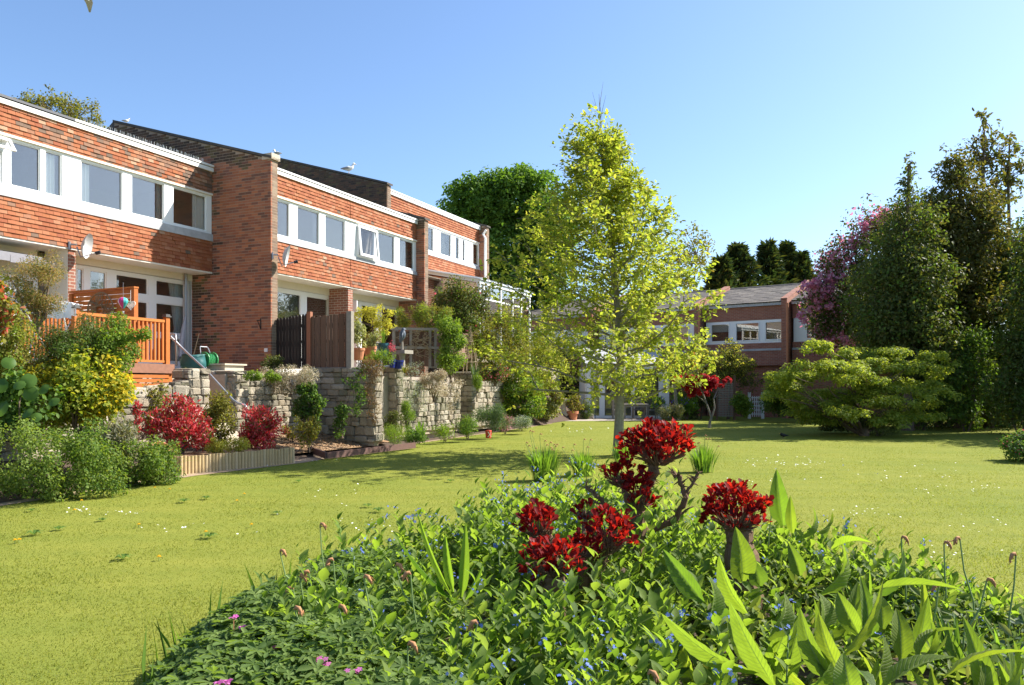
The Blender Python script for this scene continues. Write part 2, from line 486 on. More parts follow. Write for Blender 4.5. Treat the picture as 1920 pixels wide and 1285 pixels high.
M['l_yellow'] = G('leaf_yellow', [(.55, .42, .02), (.62, .5, .04), (.45, .40, .03), (.66, .52, .06)], 0.4, tint=(1.2, 1.1, .5))
M['l_gold'] = G('leaf_gold', [(.42, .43, .07), (.50, .49, .09), (.36, .38, .06), (.52, .48, .10)], 0.45, tint=(1.2, 1.1, .5))
M['l_photinia'] = G('leaf_photinia', [(.36, .025, .035), (.48, .045, .055), (.26, .02, .025), (.56, .08, .095), (.13, .10, .03), (.42, .035, .04), (.60, .14, .15)], 0.35, 0.35, tint=(1.4, .8, .8), spec=0.5)
M['l_red'] = G('leaf_red', [(.17, .009, .012), (.26, .012, .014), (.10, .007, .012), (.34, .02, .016), (.07, .007, .014), (.22, .010, .013)], 0.5, 0.5, tint=(1.6, 1.2, .5), spec=0.15)
M['l_maple'] = G('leaf_maple_red', [(.30, .015, .02), (.40, .02, .025), (.22, .012, .02), (.48, .05, .04)], 0.45, tint=(1.4, .8, .8))
M['l_silver'] = G('leaf_silver', [(.36, .40, .36), (.44, .47, .42), (.30, .35, .30), (.50, .52, .46)], 0.25)
M['l_cream'] = G('flower_cream', [(.52, .43, .30), (.60, .52, .38), (.40, .30, .18), (.68, .62, .48), (.30, .26, .12)], 0.3, tint=(1, 1, .9))
M['l_brown'] = G('leaf_brown', [(.20, .11, .06), (.26, .15, .08), (.15, .09, .05), (.22, .17, .07)], 0.3)
M['l_rosemary'] = G('leaf_rosemary', [(.075, .12, .06), (.11, .16, .085), (.06, .10, .05), (.14, .20, .10)], 0.25)
M['l_lavender'] = G('leaf_lavender', [(.17, .18, .10), (.22, .22, .13), (.26, .22, .17), (.14, .16, .08)], 0.25)
M['l_pink'] = G('blossom_pink', [(.58, .22, .32), (.66, .34, .43), (.48, .16, .25), (.72, .46, .54)], 0.4, tint=(1.2, .8, .9))
M['l_pieris'] = G('leaf_pieris', [(.42, .06, .05), (.50, .12, .09), (.16, .17, .04), (.10, .14, .03)], 0.4)
M['l_spirea'] = G('leaf_spirea', [(.34, .19, .09), (.27, .19, .07), (.20, .20, .05), (.40, .25, .14), (.16, .18, .05)], 0.4)
M['l_layer'] = G('leaf_layered', [(.19, .25, .042), (.25, .30, .052), (.34, .355, .065), (.15, .205, .036)], 0.48, tint=(1.3, 1.3, .5), tgain=1.35)
M['l_varieg'] = G('leaf_variegated', [(.50, .48, .30), (.16, .20, .06), (.42, .40, .22), (.22, .26, .09)], 0.35)
M['l_grass'] = G('grass_blade', [(.185, .21, .03), (.22, .238, .034), (.24, .25, .04), (.14, .195, .03), (.32, .30, .085)], 0.5, 0.5, tint=(1.1, 1.1, .6))
M['l_strap'] = G('leaf_strap', [(.10, .19, .035), (.14, .24, .04), (.18, .28, .05)], 0.5, 0.35)
M['l_alkanet'] = G('leaf_alkanet', [(.08, .135, .024), (.115, .18, .03), (.15, .22, .04), (.05, .095, .02), (.18, .245, .055), (.125, .17, .055)], 0.48, 0.65, tgain=1.8)
M['l_lance'] = G('leaf_lance', [(.10, .15, .035), (.15, .20, .05), (.20, .25, .075), (.07, .11, .025), (.24, .25, .11)], 0.42, 0.6)
M['l_cranes'] = G('leaf_cranesbill', [(.11, .175, .042), (.15, .22, .055), (.075, .13, .034), (.19, .265, .075)], 0.45, 0.6)
M['l_big'] = G('leaf_elecampane', [(.10, .17, .034), (.19, .265, .045), (.14, .20, .04), (.21, .26, .04), (.085, .145, .032)], 0.52, 0.6, tgain=1.6)
def add_veins(m):
    """side veins and midrib along the leaf's own coordinates"""
    nt = m.node_tree; b = nt.nodes["Principled BSDF"]
    uv = nt.nodes.new("ShaderNodeUVMap"); sx = nt.nodes.new("ShaderNodeSeparateXYZ"); nt.links.new(uv.outputs[0], sx.inputs[0])
    def mth(op, a, c=None):
        n = nt.nodes.new("ShaderNodeMath"); n.operation = op
        for i, v in enumerate((a, c)):
            if v is None: continue
            if isinstance(v, (int, float)): n.inputs[i].default_value = v
            else: nt.links.new(v, n.inputs[i])
        return n.outputs[0]
    av = mth('ABSOLUTE', mth('SUBTRACT', sx.outputs[1], .5))
    ph = mth('SUBTRACT', mth('MULTIPLY', sx.outputs[0], 15.0), mth('MULTIPLY', av, 5.0))
    vein = mth('POWER', mth('ABSOLUTE', mth('COSINE', mth('MULTIPLY', ph, 3.1416))), 14.0)
    mid = mth('LESS_THAN', av, .028)
    rimm = mth('GREATER_THAN', av, .475)
    allv = mth('MAXIMUM', mth('MULTIPLY', vein, .55), mth('MAXIMUM', mid, mth('MULTIPLY', rimm, .8)))
    src = b.inputs["Base Color"].links[0].from_socket
    nz = noise(nt, 14, 6)
    g = ramp(nt, [(.6, .65, .6), (1.2, 1.2, 1.1)], nz)
    c = mixc(nt, mixc(nt, src, g, 1.0, 'MULTIPLY'), (.36, .42, .17), mth('MULTIPLY', allv, .8))
    nt.links.new(c, b.inputs["Base Color"])
    for n in nt.nodes:
        if n.type == 'BSDF_TRANSLUCENT':
            t = n.inputs["Color"].links[0].from_socket
            c2 = mixc(nt, mixc(nt, t, g, 1.0, 'MULTIPLY'), (.10, .16, .02), mth('MULTIPLY', allv, .75))
            nt.links.new(c2, n.inputs["Color"])
    bump(nt, b, mth('SUBTRACT', 1.0, vein), 0.6, 0.004)
add_veins(M['l_big'])
M['l_round'] = G('leaf_round', [(.05, .11, .025), (.08, .15, .03), (.06, .12, .028)], 0.35, 0.35)
M['f_blue'] = G('flower_blue', [(.14, .21, .62), (.20, .28, .70), (.11, .15, .48)], 0.3, tint=(1, 1, 1.1))
M['f_magenta'] = G('flower_magenta', [(.60, .10, .42), (.66, .22, .50), (.50, .08, .34)], 0.4, tint=(1.2, 1, 1))
M['f_purple'] = G('flower_purple', [(.18, .12, .55), (.25, .18, .62)], 0.3, tint=(1, 1, 1.1))
M['f_redpink'] = G('flower_redpink', [(.60, .06, .12), (.66, .16, .20)], 0.3, tint=(1.2, .9, .9))

# ---------------------------------------------------------------- ground materials
def mat_lawn():
    m, nt, b = new_mat('lawn')
    a = noise(nt, 0.35, 6, "Object")
    c = noise(nt, 3.2, 8, "Object", 0.72)
    f = noise(nt, 90.0, 6, "Object", 0.7)
    c1 = ramp(nt, [(.095, .155, .028), (.175, .198, .033), (.21, .22, .038), (.285, .26, .068)], c)
    c2 = ramp(nt, [(.62, .80, .66), (1.0, 1.0, 1.0), (1.28, 1.12, 1.2)], a)
    tc = nt.nodes.new("ShaderNodeTexCoord"); wv = nt.nodes.new("ShaderNodeTexWave"); wv.bands_direction = 'Y'; wv.inputs["Scale"].default_value = .42; wv.inputs["Distortion"].default_value = 1.2; wv.inputs["Detail"].default_value = 2
    nt.links.new(tc.outputs["Object"], wv.inputs["Vector"])
    c2 = mixc(nt, c2, ramp(nt, [(.95, .97, .95), (1.04, 1.03, 1.03)], wv.outputs["Fac"]), 1.0, 'MULTIPLY')
    c3 = ramp(nt, [(.85, .88, .82), (1.1, 1.08, 1.06)], f)
    x = mixc(nt, c1, c2, 1.0, 'MULTIPLY'); x = mixc(nt, x, c3, 1.0, 'MULTIPLY')
    nt.links.new(x, b.inputs["Base Color"])
    b.inputs["Roughness"].default_value = 0.9
    b.inputs["Specular IOR Level"].default_value = 0.1
    bump(nt, b, f, 0.5, 0.02)
    return m
M['lawn'] = mat_lawn()
M['path'] = mat_piece('gravel_path', [(.40, .29, .19), (.44, .33, .22)], 0.95, 45, 0.5, 0.6, dirt=((.30, .22, .15), 2.0))
M['chips'] = mat_piece('bark_chips', [(.40, .26, .15), (.32, .20, .11), (.46, .33, .21), (.27, .16, .09)], 0.95, 30, 0.4)
M['paving'] = mat_plain('terrace_paving', (.36, .31, .25), 0.9, grain=12, amt=0.3)

# ---------------------------------------------------------------- the ground
g = MB(); g.add([(-300, -60, 0), (300, -60, 0), (300, 500, 0), (-300, 500, 0)], [(0, 1, 2, 3)])
tag(g.build('lawn', M['lawn']), None, None, None, 'structure')

TH = rad(24.5)
UX, UY = math.sin(TH), math.cos(TH)
NX, NY = math.cos(TH), -math.sin(TH)
OX, OY = -8.268, 21.5
RZ = rad(65.5)
def W(s, p, z=0.0): return Vector((OX + s * UX + p * NX, OY + s * UY + p * NY, z))
def s_at(px, p):
    k = (px - 960) / F; return (k * (OY + p * NY) - OX - p * NX) / (UX - k * UY)
def p_at(px, s):
    k = (px - 960) / F; return (k * (OY + s * UY) - OX - s * UX) / (NX - k * NY)
def z_at(py, s, p): return H + (724 - py) / F * W(s, p).y
def frame_thing(name, label, cat, s, p, z, group=None): return thing(name, label, cat, W(s, p, z), RZ, group)
def floc(s, p, z): return (-s, p, -z)      # location of a child whose mesh is written in (s, -p, z)

def ribbon(name, pts_z, mat, kind='structure'):
    """flat strip from two rows of (s,p,z) points"""
    a, b = pts_z
    g = MB(); n = len(a)
    g.add([W(*q) for q in a] + [W(*q) for q in b], [(i, i + 1, n + i + 1, n + i) for i in range(n - 1)])
    o = g.build(name, mat); o["kind"] = kind
    return o
# path along the beds; beds climb from the path to the walls
edge = [(-14, 6.3), (-9.6, 5.95), (-7.5, 5.75), (-5.8, 5.55), (-3.2, 5.75), (-1.5, 5.55), (.5, 5.3), (1.9, 5.1), (4, 4.95), (8, 4.72), (12.3, 4.45), (15, 4.2)]
inner = [(-14, 6.05), (-9.6, 5.72), (-7.5, 5.45), (-5.8, 5.0), (-3.2, 5.25), (-1.5, 5.0), (.5, 4.98), (1.9, 4.9), (4, 4.80), (8, 4.6), (12.3, 4.3), (15, 4.1)]
ribbon('path', ([(s, p, .006) for s, p in inner], [(s, p, .006) for s, p in edge]), M['path'])
ribbon('flower_bed', ([(s, 3.3, .42) for s, p in inner], [(s, p + .02, .002) for s, p in inner]), M['soil'])
# raised terrace ground behind the retaining walls
g = MB()
for s0, s1, p0, p1, z0, z1 in ((-16, -3.62, -9, 1.9, -.1, 1.86), (-16, -4.0, 1.9, 3.2, -.1, 1.30), (-3.62, -2.85, -9, 1.8, -.1, 1.86), (-2.85, .15, -9, 3.3, -.1, 1.86), (.45, 1.25, -9, 3.5, -.1, 1.86), (1.35, 5.4, -9, 4.62, -.1, 1.86), (5.4, 6.2, -9, 3.6, -.1, 1.86), (6.2, 8.8, -9, 4.3, -.1, 1.7), (8.0, 22, -9, 1.8, -.1, 2.5)):
    g.box(s0, s1, -p0, -p1, z0, z1)
o = g.build('terrace', M['paving'], None, W(0, 0, 0)); o.rotation_euler = (0, 0, RZ); o["kind"] = 'structure'

ribbon('bank', ([(8.6, 1.75, 2.3), (12, 1.75, 2.3), (16, 1.6, 2.0), (22, 1.2, 1.2)], [(8.6, 4.5, .01), (12, 4.3, .01), (16, 4.0, .01), (22, 3.6, .01)]), M['soil'])
# ---------------------------------------------------------------- the terrace of brick houses
def tile_proto(nm, mat):
    g = MB(); w = .081
    b = [(-w, -.039, -.010), (w, -.039, -.010), (w, -.024, -.014), (-w, -.024, -.014)]
    t = [(-w, -.016, .12), (w, -.016, .12), (w, -.004, .12), (-w, -.004, .12)]
    g.add(b + t, [(0, 3, 2, 1), (4, 5, 6, 7), (0, 1, 5, 4), (1, 2, 6, 5), (2, 3, 7, 6), (3, 0, 4, 7)])
    return g.mesh(nm, mat)
TILE_A, TILE_B = tile_proto('tile_red', M['tile']), tile_proto('tile_old', M['tile_old'])
GAUGE, TW = .094, .168
def patch(s, z): return math.sin(s * 2.3 + 1.3 * math.sin(z * 3.1)) * math.sin(z * 4.7 + 1.7 * math.sin(s * 1.4)) + .5 * math.sin(s * 7.1 + z * 9)

def tile_band(house, base, s0, s1, p, z0, z1, mesh, budget, mat):
    worn = mesh is TILE_B
    """hung tiles as one part each while the budget lasts; the rest joined as one part"""
    spots = []
    r = 0; z = z0 + .012
    while z < z1 - .03:
        x = s0 - (TW / 2 if r % 2 else 0)
        while x < s1:
            a, b = max(x, s0), min(x + TW, s1)
            if b - a > .03: spots.append(((a + b) / 2, z, (b - a - .005) / (TW - .006)))
            x += TW
        z += GAUGE; r += 1
    random.shuffle(spots)
    spots.sort(key=lambda q: -round(q[0]) if house is hA_ else round(q[0]))
    n = min(len(spots), budget)
    for s, z, k in spots[:n]:
        q_ = patch(s, z); odd = random.random() < ((.62 if q_ > .1 else .25) if worn else (.28 if q_ > .75 else .06))
        o = link('tile', TILE_B if odd else TILE_A, house, (s - base[0], -p + base[1], z - base[2]), (random.gauss(0, .008), random.gauss(0, .004), random.gauss(0, .006)), (k * 1.0, random.uniform(.95, 1.25), 1))
    if spots[n:]:
        g = MB()
        for s, z, k in spots[n:]:
            w = .081 * k; y = -p - random.uniform(0, .006)
            g.add([(s - w, y - .034, z - .012), (s + w, y - .034, z - .012), (s + w, y - .004, z + .12), (s - w, y - .004, z + .12), (s - w, y - .018, z - .012), (s + w, y - .018, z - .012)], [(0, 1, 2, 3), (0, 4, 5, 1)])
        g.build('tile_hanging', mat, house, floc(*base), kind='stuff')
    return budget - n

def curtain_mesh(s0, s1, p, z0, z1, tie=False):
    g = MB(); n = max(8, int((s1 - s0) / .022)); vs = []
    for j, z in enumerate((z0, z0 + (z1 - z0) * .45, z1)):
        for i in range(n + 1):
            t = i / n
            s = s0 + (s1 - s0) * t
            if tie and j == 1: s = s0 + (s1 - s0) * (.35 + .65 * t)
            vs.append((s, -(p + .022 * math.sin(i * 1.7) + .01 * math.sin(i * .61)), z))
    for j in range(2):
        for i in range(n): g.f.append((j * (n + 1) + i, j * (n + 1) + i + 1, (j + 1) * (n + 1) + i + 1, (j + 1) * (n + 1) + i))
    g.v = vs
    return g

def window(house, base, s0, s1, p, z0, z1, panes, curtains=(), blinds=(), glass='glass', rb=.06, rt=.05, dep=.08, name='window', sash=True):
    """white frame (one mesh) with its panes, sashes and curtains as sub-parts; p is the outer face"""
    panes = [(q + (z0 + rb, z1 - rt))[:4] if len(q) == 2 else q for q in panes]
    g = MB()
    def bx(a, b, c, d, pa=p, pb=None): g.box(a, b, -pa, -(pb if pb is not None else p - dep), c, d)
    bx(s0, s1, z0, z0 + rb); bx(s0, s1, z1 - rt, z1)
    cols = {}
    for q in panes: cols.setdefault((q[0], q[1]), []).append((q[2], q[3]))
    x = s0
    for (a, b) in sorted(cols):
        if a - x > .004: bx(x, a, z0 + rb, z1 - rt)
        zz = z0 + rb
        for c, d in sorted(cols[(a, b)]):
            if c - zz > .004: bx(a, b, zz, c)
            zz = d
        if z1 - rt - zz > .004: bx(a, b, zz, z1 - rt)
        x = b
    if s1 - x > .004: bx(x, s1, z0 + rb, z1 - rt)
    w = g.build(name, M['upvc'], house, floc(*base))
    for a, b, c, d in panes:
        MB().box(a, b, -(p - .052), -(p - .046), c, d).build('pane', M[glass], w)
        if sash:
            sg = MB(); t = .026; pa, pb = p - .02, p - .044
            sg.box(a, b, -pa, -pb, c, c + t); sg.box(a, b, -pa, -pb, d - t, d)
            sg.box(a, a + t, -pa, -pb, c + t, d - t); sg.box(b - t, b, -pa, -pb, c + t, d - t)
            sg.build('sash', M['upvc'], w)
    for a, b, c, d, mt, tie in curtains:
        curtain_mesh(a, b, p - .115, c, d, tie).build('curtain', M[mt], w)
    for a, b, c, d in blinds:
        MB().box(a, b, -(p - .10), -(p - .105), c, d).build('blind', M['blind'], w)
    return w

def room(house, base, s0, s1, p, depth, z0, z1):
    g = MB(); t = .1; q0, q1 = -p + .02, -p + depth
    g.box(s0, s1, q1, q1 + t, z0, z1)
    g.box(s0 - t, s0, q0, q1 + t, z0, z1); g.box(s1, s1 + t, q0, q1 + t, z0, z1)
    g.box(s0 - t, s1 + t, q0, q1 + t, z1, z1 + t); g.box(s0 - t, s1 + t, q0, q1 + t, z0 - t, z0)
    return g.build('room', M['room'], house, floc(*base))

hA_ = None
SLOPE = math.tan(rad(16.8))
LV_B = dict(top=7.64, fb=7.48, ub=6.85, wt=6.83, wb=5.77, fl=5.60, lb=4.73, floor=2.08)
LV_C = dict(top=7.46, fb=7.31, ub=6.71, wt=6.69, wb=5.63, fl=5.54, lb=4.66, floor=2.0)
LV_E = dict(top=8.76, fb=8.60, ub=8.0, wt=7.98, wb=6.94, fl=6.84, lb=6.0, floor=3.0)

def shell(house, base, s0, s1, p, lv, rec, fascia_s=None, gutter=None):
    """walls behind the tiles, soffit, fascia, gutter, flashing, trim and sloping roof"""
    L = floc(*base)
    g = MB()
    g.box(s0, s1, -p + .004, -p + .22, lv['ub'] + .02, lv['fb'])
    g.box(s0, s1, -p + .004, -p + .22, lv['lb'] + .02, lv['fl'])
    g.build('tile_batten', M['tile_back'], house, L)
    MB().box(s0, s1, -p - .02, -p + rec, lv['lb'] - .04, lv['lb'] + .018).build('soffit', M['soffit'], house, L)
    a, b = fascia_s or (s0, s1)
    MB().box(a, b, -p - .075, -p + .1, lv['fb'] + .002, lv['top'] - .055).build('fascia', M['fascia'], house, L)
    MB().box(a, b, -p - .05, -p + .1, lv['top'] - .052, lv['top'] - .034).build('gutter', M['gutter'], house, L)
    MB().box(a, b, -p - .095, -p + .1, lv['top'] - .033, lv['top'] + .02).build('roof_edge', M[gutter or 'fascia'], house, L)
    MB().box(s0, s1, -p - .05, -p + .1, lv['wt'] + .002, lv['wt'] + .055).build('window_head', M['render'], house, L)
    MB().prism([(-p - .045, lv['wb'] - .002), (-p - .055, lv['fl'] - .03), (-p - .012, lv['fl'] - .03), (-p + .1, lv['wb'] - .002)], 0, s0, s1).build('flashing', M['lead'], house, L)
    q0, q1 = -p + .1, -p + 6.6
    MB().prism([(q0, lv['top'] - .05), (q1, lv['top'] - .05 + (q1 - q0) * SLOPE), (q1, lv['top'] - .22 + (q1 - q0) * SLOPE), (q0, lv['top'] - .22)], 0, s0, s1).build('roof', M['coping'], house, L)
    MB().box(s0, s1, q1 - .3, q1, lv['floor'] - .2, lv['top'] - .22 + (q1 - q0 - .3) * SLOPE).build('back_wall', M['brick_tex'], house, L)
    g = MB()     # cross walls and floor between the storeys
    for a_, b_ in ((s0, s0 + .1), (s1 - .1, s1)): g.box(a_, b_, -p + .24, q1 - .3, lv['lb'] + .02, lv['fb']); g.box(a_, b_, -p + rec + .12, q1 - .3, lv['floor'] - .2, lv['lb'] - .05)
    g.build('cross_wall', M['room'], house, L)

HG = 'houses of the brick terrace'
S_ = lambda px, p=0: s_at(px, p)
# --- house A: only its right end is in the picture
bA = (-8.4, 0, 2.08)
hA_ = hA = frame_thing('terraced_house', 'tile hung terraced house cut by the left edge, with a grey awning', 'house', *bA, HG)
lv = LV_B; sj = S_(136)
shell(hA, bA, -8.4, sj, 0, lv, .8, gutter='gutter')
bud = tile_band(hA, bA, -8.4, sj, 0, lv['lb'], lv['fl'] - .03, TILE_A, 165, M['tile'])
tile_band(hA, bA, -8.4, sj, 0, lv['ub'], lv['fb'] - .02, TILE_B, 135 + bud, M['tile_old'])
w = window(hA, bA, -8.4, sj, .0, lv['wb'], lv['wt'], [(-8.1, -6.9), (S_(-60), S_(4)), (S_(20), S_(76)), (S_(85), S_(116))],
           [(S_(85), S_(110), lv['wb'] + .1, lv['wt'] - .08, 'curtain', False)])
room(hA, bA, -8.3, sj - .1, 0, 3.2, lv['wb'] - .5, lv['wt'] + .3)
sg = MB(); a, b = S_(-40), S_(16); zc, zd = lv['wt'] - .34, lv['wt'] - .06          # top light pushed open
for (x0, x1, t0, t1) in ((a, b, 0, .06), (a, b, .22, .28), (a, a + .06, .06, .22), (b - .06, b, .06, .22)):
    for _ in (0,):
        o0, o1 = .02 + .20 * (1 - t0 / .28), .02 + .20 * (1 - t1 / .28)
        sg.add([(x0, -o0, zc + t0), (x1, -o0, zc + t0), (x1, -o1, zc + t1), (x0, -o1, zc + t1), (x0, -o0 - .05, zc + t0 + .01), (x1, -o0 - .05, zc + t0 + .01), (x1, -o1 - .05, zc + t1 + .01), (x0, -o1 - .05, zc + t1 + .01)],
               [(0, 1, 2, 3), (7, 6, 5, 4), (0, 4, 5, 1), (2, 6, 7, 3), (1, 5, 6, 2), (0, 3, 7, 4)])
sg.build('top_light', M['upvc'], w)
gw = MB(); gw.box(-8.4, sj - .28, .80, .95, 2.08, lv['lb'] - .04); gw.build('rendered_wall', M['render'], hA, floc(*bA))
window(hA, bA, -8.2, S_(70, -.75), -.74, 2.2, 4.05, [(-8.1, -6.3), (S_(30, -.75), S_(66, -.75))], [], glass='glass_dark')
gw = MB(); gw.prism([(-.08, 4.40), (.72, 4.56), (.72, 4.50), (-.08, 4.34)], 0, -8.3, S_(84, .0) - .1)
for i in range(14):
    x = -8.3 + i * .27; gw.box(x, x + .26, -.085, -.075, 4.20 + .02 * (i % 2), 4.345)
gw.build('awning', mat_plain('awning_grey', (.25, .24, .26), .9), hA, floc(*bA))

# --- house B
bB = (sj, 0, 2.08)
hB = frame_thing('terraced_house', 'tile hung terraced house with brown stained upper tiles, behind the orange timber deck', 'house', *bB, HG)
shell(hB, bB, sj, .0, 0, lv, .8)
bud = tile_band(hB, bB, sj, -.005, 0, lv['lb'], lv['fl'] - .03, TILE_A, 175, M['tile'])
tile_band(hB, bB, sj, -.005, 0, lv['ub'], lv['fb'] - .02, TILE_B, 125 + bud, M['tile_old'])
zb, zt = lv['wb'] + .09, lv['wt'] - .07
window(hB, bB, sj, -.005, .0, lv['wb'], lv['wt'], [(S_(152), S_(230)), (S_(247), S_(308)), (S_(325), S_(387))],
       [(S_(152), S_(172), zb, zt, 'curtain', False), (S_(366), S_(393), zb, zt, 'curtain', False), (S_(298), S_(309), zb, zt, 'curtain_grey', False)])
room(hB, bB, sj + .1, -.11, 0, 3.4, lv['wb'] - .5, lv['wt'] + .3)
# cross wall end: render on the side, brick on the front
sp0, sp1 = S_(128), S_(143)
MB().box(sp0 + .012, sp1, -.0 + .02, .80, 2.08, lv['lb'] - .04).build('brick_pier', M['brick_tex'], hB, floc(*bB))
MB().box(sp0, sp0 + .012, .03, .80, 2.08, lv['lb'] - .041).build('render_face', M['render'], hB, floc(*bB))
R_ = lambda px: s_at(px, -.72)
MB().box(sp1, R_(366), .72, .90, 4.52, lv['lb'] - .04).build('wall_band', M['render'], hB, floc(*bB))
MB().box(R_(366), -.001, .70, .90, 2.08, lv['lb'] - .04).build('brick_return', M['brick_tex'], hB, floc(*bB))
window(hB, bB, sp1, R_(209), -.74, 2.08, 4.52, [(R_(146), R_(158), 2.3, 4.42), (R_(170), R_(201), 2.3, 4.42)],
       [(R_(192), R_(206), 2.2, 4.4, 'curtain', False)], rt=.08, name='glazed_door')
window(hB, bB, R_(209), R_(284), -.74, 2.08, 4.52, [(R_(219), R_(279), 3.98, 4.42), (R_(219), R_(279), 2.2, 3.8)], glass='glass_dark', rt=.08)
window(hB, bB, R_(284), R_(366), -.74, 2.08, 4.52, [(R_(294), R_(348), 4.0, 4.42), (R_(294), R_(348), 3.02, 3.82), (R_(294), R_(348), 2.25, 2.9)],
       [(R_(322), R_(352), 2.2, 4.4, 'curtain', True)], glass='glass_dark', rt=.08)
room(hB, bB, sp1 + .1, -.12, -.72, 3.6, 2.08, 4.5)
(MB().tube([(-.32, .62, 2.1), (-.32, .62, 4.68)], .04, 8)).build('downpipe', M['steel'], hB, floc(*bB))

# --- party wall 1 (brick by brick), belongs to house B
def party_wall(house, base, s0, s1, p_back, p_front, z_bot, z_front, mats, budget, name='party_wall', p_peak=None, lo_front=None):
    """wall whose top climbs backwards; face s0 is laid in stretcher bond, one brick each while the budget lasts"""
    top = lambda p: z_front + (p_front - p) * SLOPE
    t = .005
    pw = MB().prism([(-p_front + t, z_bot), (-p_front + t, top(p_front)), (-p_back, top(p_back)), (-p_back, z_bot)], 0, s0 + t, s1 - t).build(name, M[mats[1]], house, floc(*base))
    MB().prism([(-p_front - .05, top(p_front) + .002), (-p_front - .05, top(p_front) + .07), (-p_back, top(p_back) + .07), (-p_back, top(p_back) + .002)], 0, s0 - .05, s1 + .05).build('coping', M['coping'], pw)
    MB().prism([(-p_back, top(p_back)), (-p_back, top(p_back) + .07), (-p_back + .8, top(p_back) - .5), (-p_back + .8, z_bot), (-p_back, z_bot)], 0, s0, s1).build('wall_back', M['coping'], pw)
    bw, bh = .213, .062
    main, rest = [], []
    z = z_bot; r = 0
    while z < top(p_back):
        y = p_front - (0 if r % 2 == 0 else .1125)
        if r % 2 and z + bh < top(p_front): main.append((p_front, z, .1025, r))
        while y > p_back + .1:
            if z + bh < top(y - bw * .3): main.append((y, z, bw, r))
            y -= .225
        z += .075; r += 1
    main.sort(key=lambda q: -q[0] + (3 if q[1] > lo_front else 0) if lo_front else -q[0])
    m_b = bpy.data.meshes.get('brick_' + mats[0]) or MB().box(0, 1, 0, 1, 0, 1).mesh('brick_' + mats[0], M[mats[0]])
    for y, z, w, r in main[:budget]:
        link('brick', m_b, pw, (s0 + random.uniform(-.003, .002), -y + random.uniform(0, .004), z), None, (.05, w, bh))
    g = MB(); g2 = MB(); g3 = MB()
    for y, z, w, r in main[budget:]:
        j = random.uniform(-.003, .002)
        old = y < -.1 + random.gauss(0, .3) or z > top(y) - .25 - random.random() * .3
        (g2 if old else g).box(s0 + j, s0 + .05, -y, -y + w, z, z + bh)
    for r in range(int((top(p_front) - z_bot) / .075)):       # the narrow front, headers and stretchers
        z = z_bot + r * .075; j = random.uniform(0, .004)
        a = s0 + .054 if True else s0
        if z + bh < top(p_front): g3.box(a, s1 - .001, -p_front + j, -p_front + .05, z, z + bh)
    if g.v: g.build('brickwork', M[mats[0]], pw, kind='stuff')
    if g2.v: g2.build('weathered_brickwork', M['brick_dark'], pw, kind='stuff')
    g3.build('end_brickwork', M['brick_end'], pw, kind='stuff')
    return pw
PF1 = p_at(508, 0)
pw1 = party_wall(hB, bB, 0, .26, -3.85, PF1, 1.95, 7.60, ('brick', 'mortar'), 290, lo_front=7.6)
MB().box(-.03, .30, -PF1 - .05, -PF1 + .28, 7.60, 7.76).build('coping_end', M['cream_stone'], pw1)
g = MB()
g.tube([(-.02, -1.75, 3.35), (-.16, -1.75, 3.33)], .012, 5); g.tube([(-.02, -1.75, 3.1), (-.02, -1.75, 3.4)], .012, 5); g.tube([(-.02, -1.75, 3.12), (-.13, -1.75, 3.32)], .01, 5)
g.build('basket_bracket', M['black'], pw1)
MB().box(-.03, -.002, -1.98, -1.88, 2.50, 2.60).build('socket_box', M['fascia'], pw1)

# --- houses C and D
pC = 1.9; lv = LV_C
sC0, sC1, sD1 = .262, s_at(655, pC), s_at(780, pC)
C_ = lambda px: s_at(px, pC)
CR = lambda px: s_at(px, pC - .75)
bC = (sC0, pC, 2.0)
hC = frame_thing('terraced_house', 'tile hung terraced house just right of the tall brick wall, behind the fence', 'house', *bC, HG)
shell(hC, bC, sC0, sC1, pC, lv, .8)
bud = tile_band(hC, bC, sC0, sC1, pC, lv['lb'], lv['fl'] - .03, TILE_A, 180, M['tile'])
tile_band(hC, bC, sC0, sC1, pC, lv['ub'], lv['fb'] - .02, TILE_A, 120 + bud, M['tile'])
zb, zt = lv['wb'] + .09, lv['wt'] - .07
window(hC, bC, sC0, sC1, pC, lv['wb'], lv['wt'], [(C_(500), C_(543)), (C_(558), C_(599)), (C_(610), C_(647))],
       [(C_(616), C_(652), zb, zt, 'curtain', False), (C_(592), C_(602), zb, zt, 'curtain', False)])
room(hC, bC, sC0 + .11, sC1 - .11, pC, 3.4, lv['wb'] - .5, lv['wt'] + .3)
MB().box(sC0, CR(626), -pC + .72, -pC + .9, 4.42, lv['lb'] - .04).build('wall_band', M['render'], hC, floc(*bC))
window(hC, bC, sC0, CR(626), pC - .74, 2.0, 4.42, [(CR(512), CR(564), 2.12, 4.30), (CR(575), CR(616), 2.12, 4.30)],
       [(CR(584), CR(616), 2.1, 4.3, 'curtain_grey', False), (sC0 + .1, CR(566), 2.1, 4.3, 'curtain', False)])  # white curtain in the left pane is added to imitate pale reflected sky
room(hC, bC, sC0 + .11, sC1 - .11, pC - .72, 3.6, 2.0, 4.4)
ps1 = s_at(662, pC)
MB().box(ps1 - .24, ps1, -pC + .012, -pC + .8, 2.0, lv['lb'] - .04).build('brick_pier', M['brick_tex'], hC, floc(*bC))

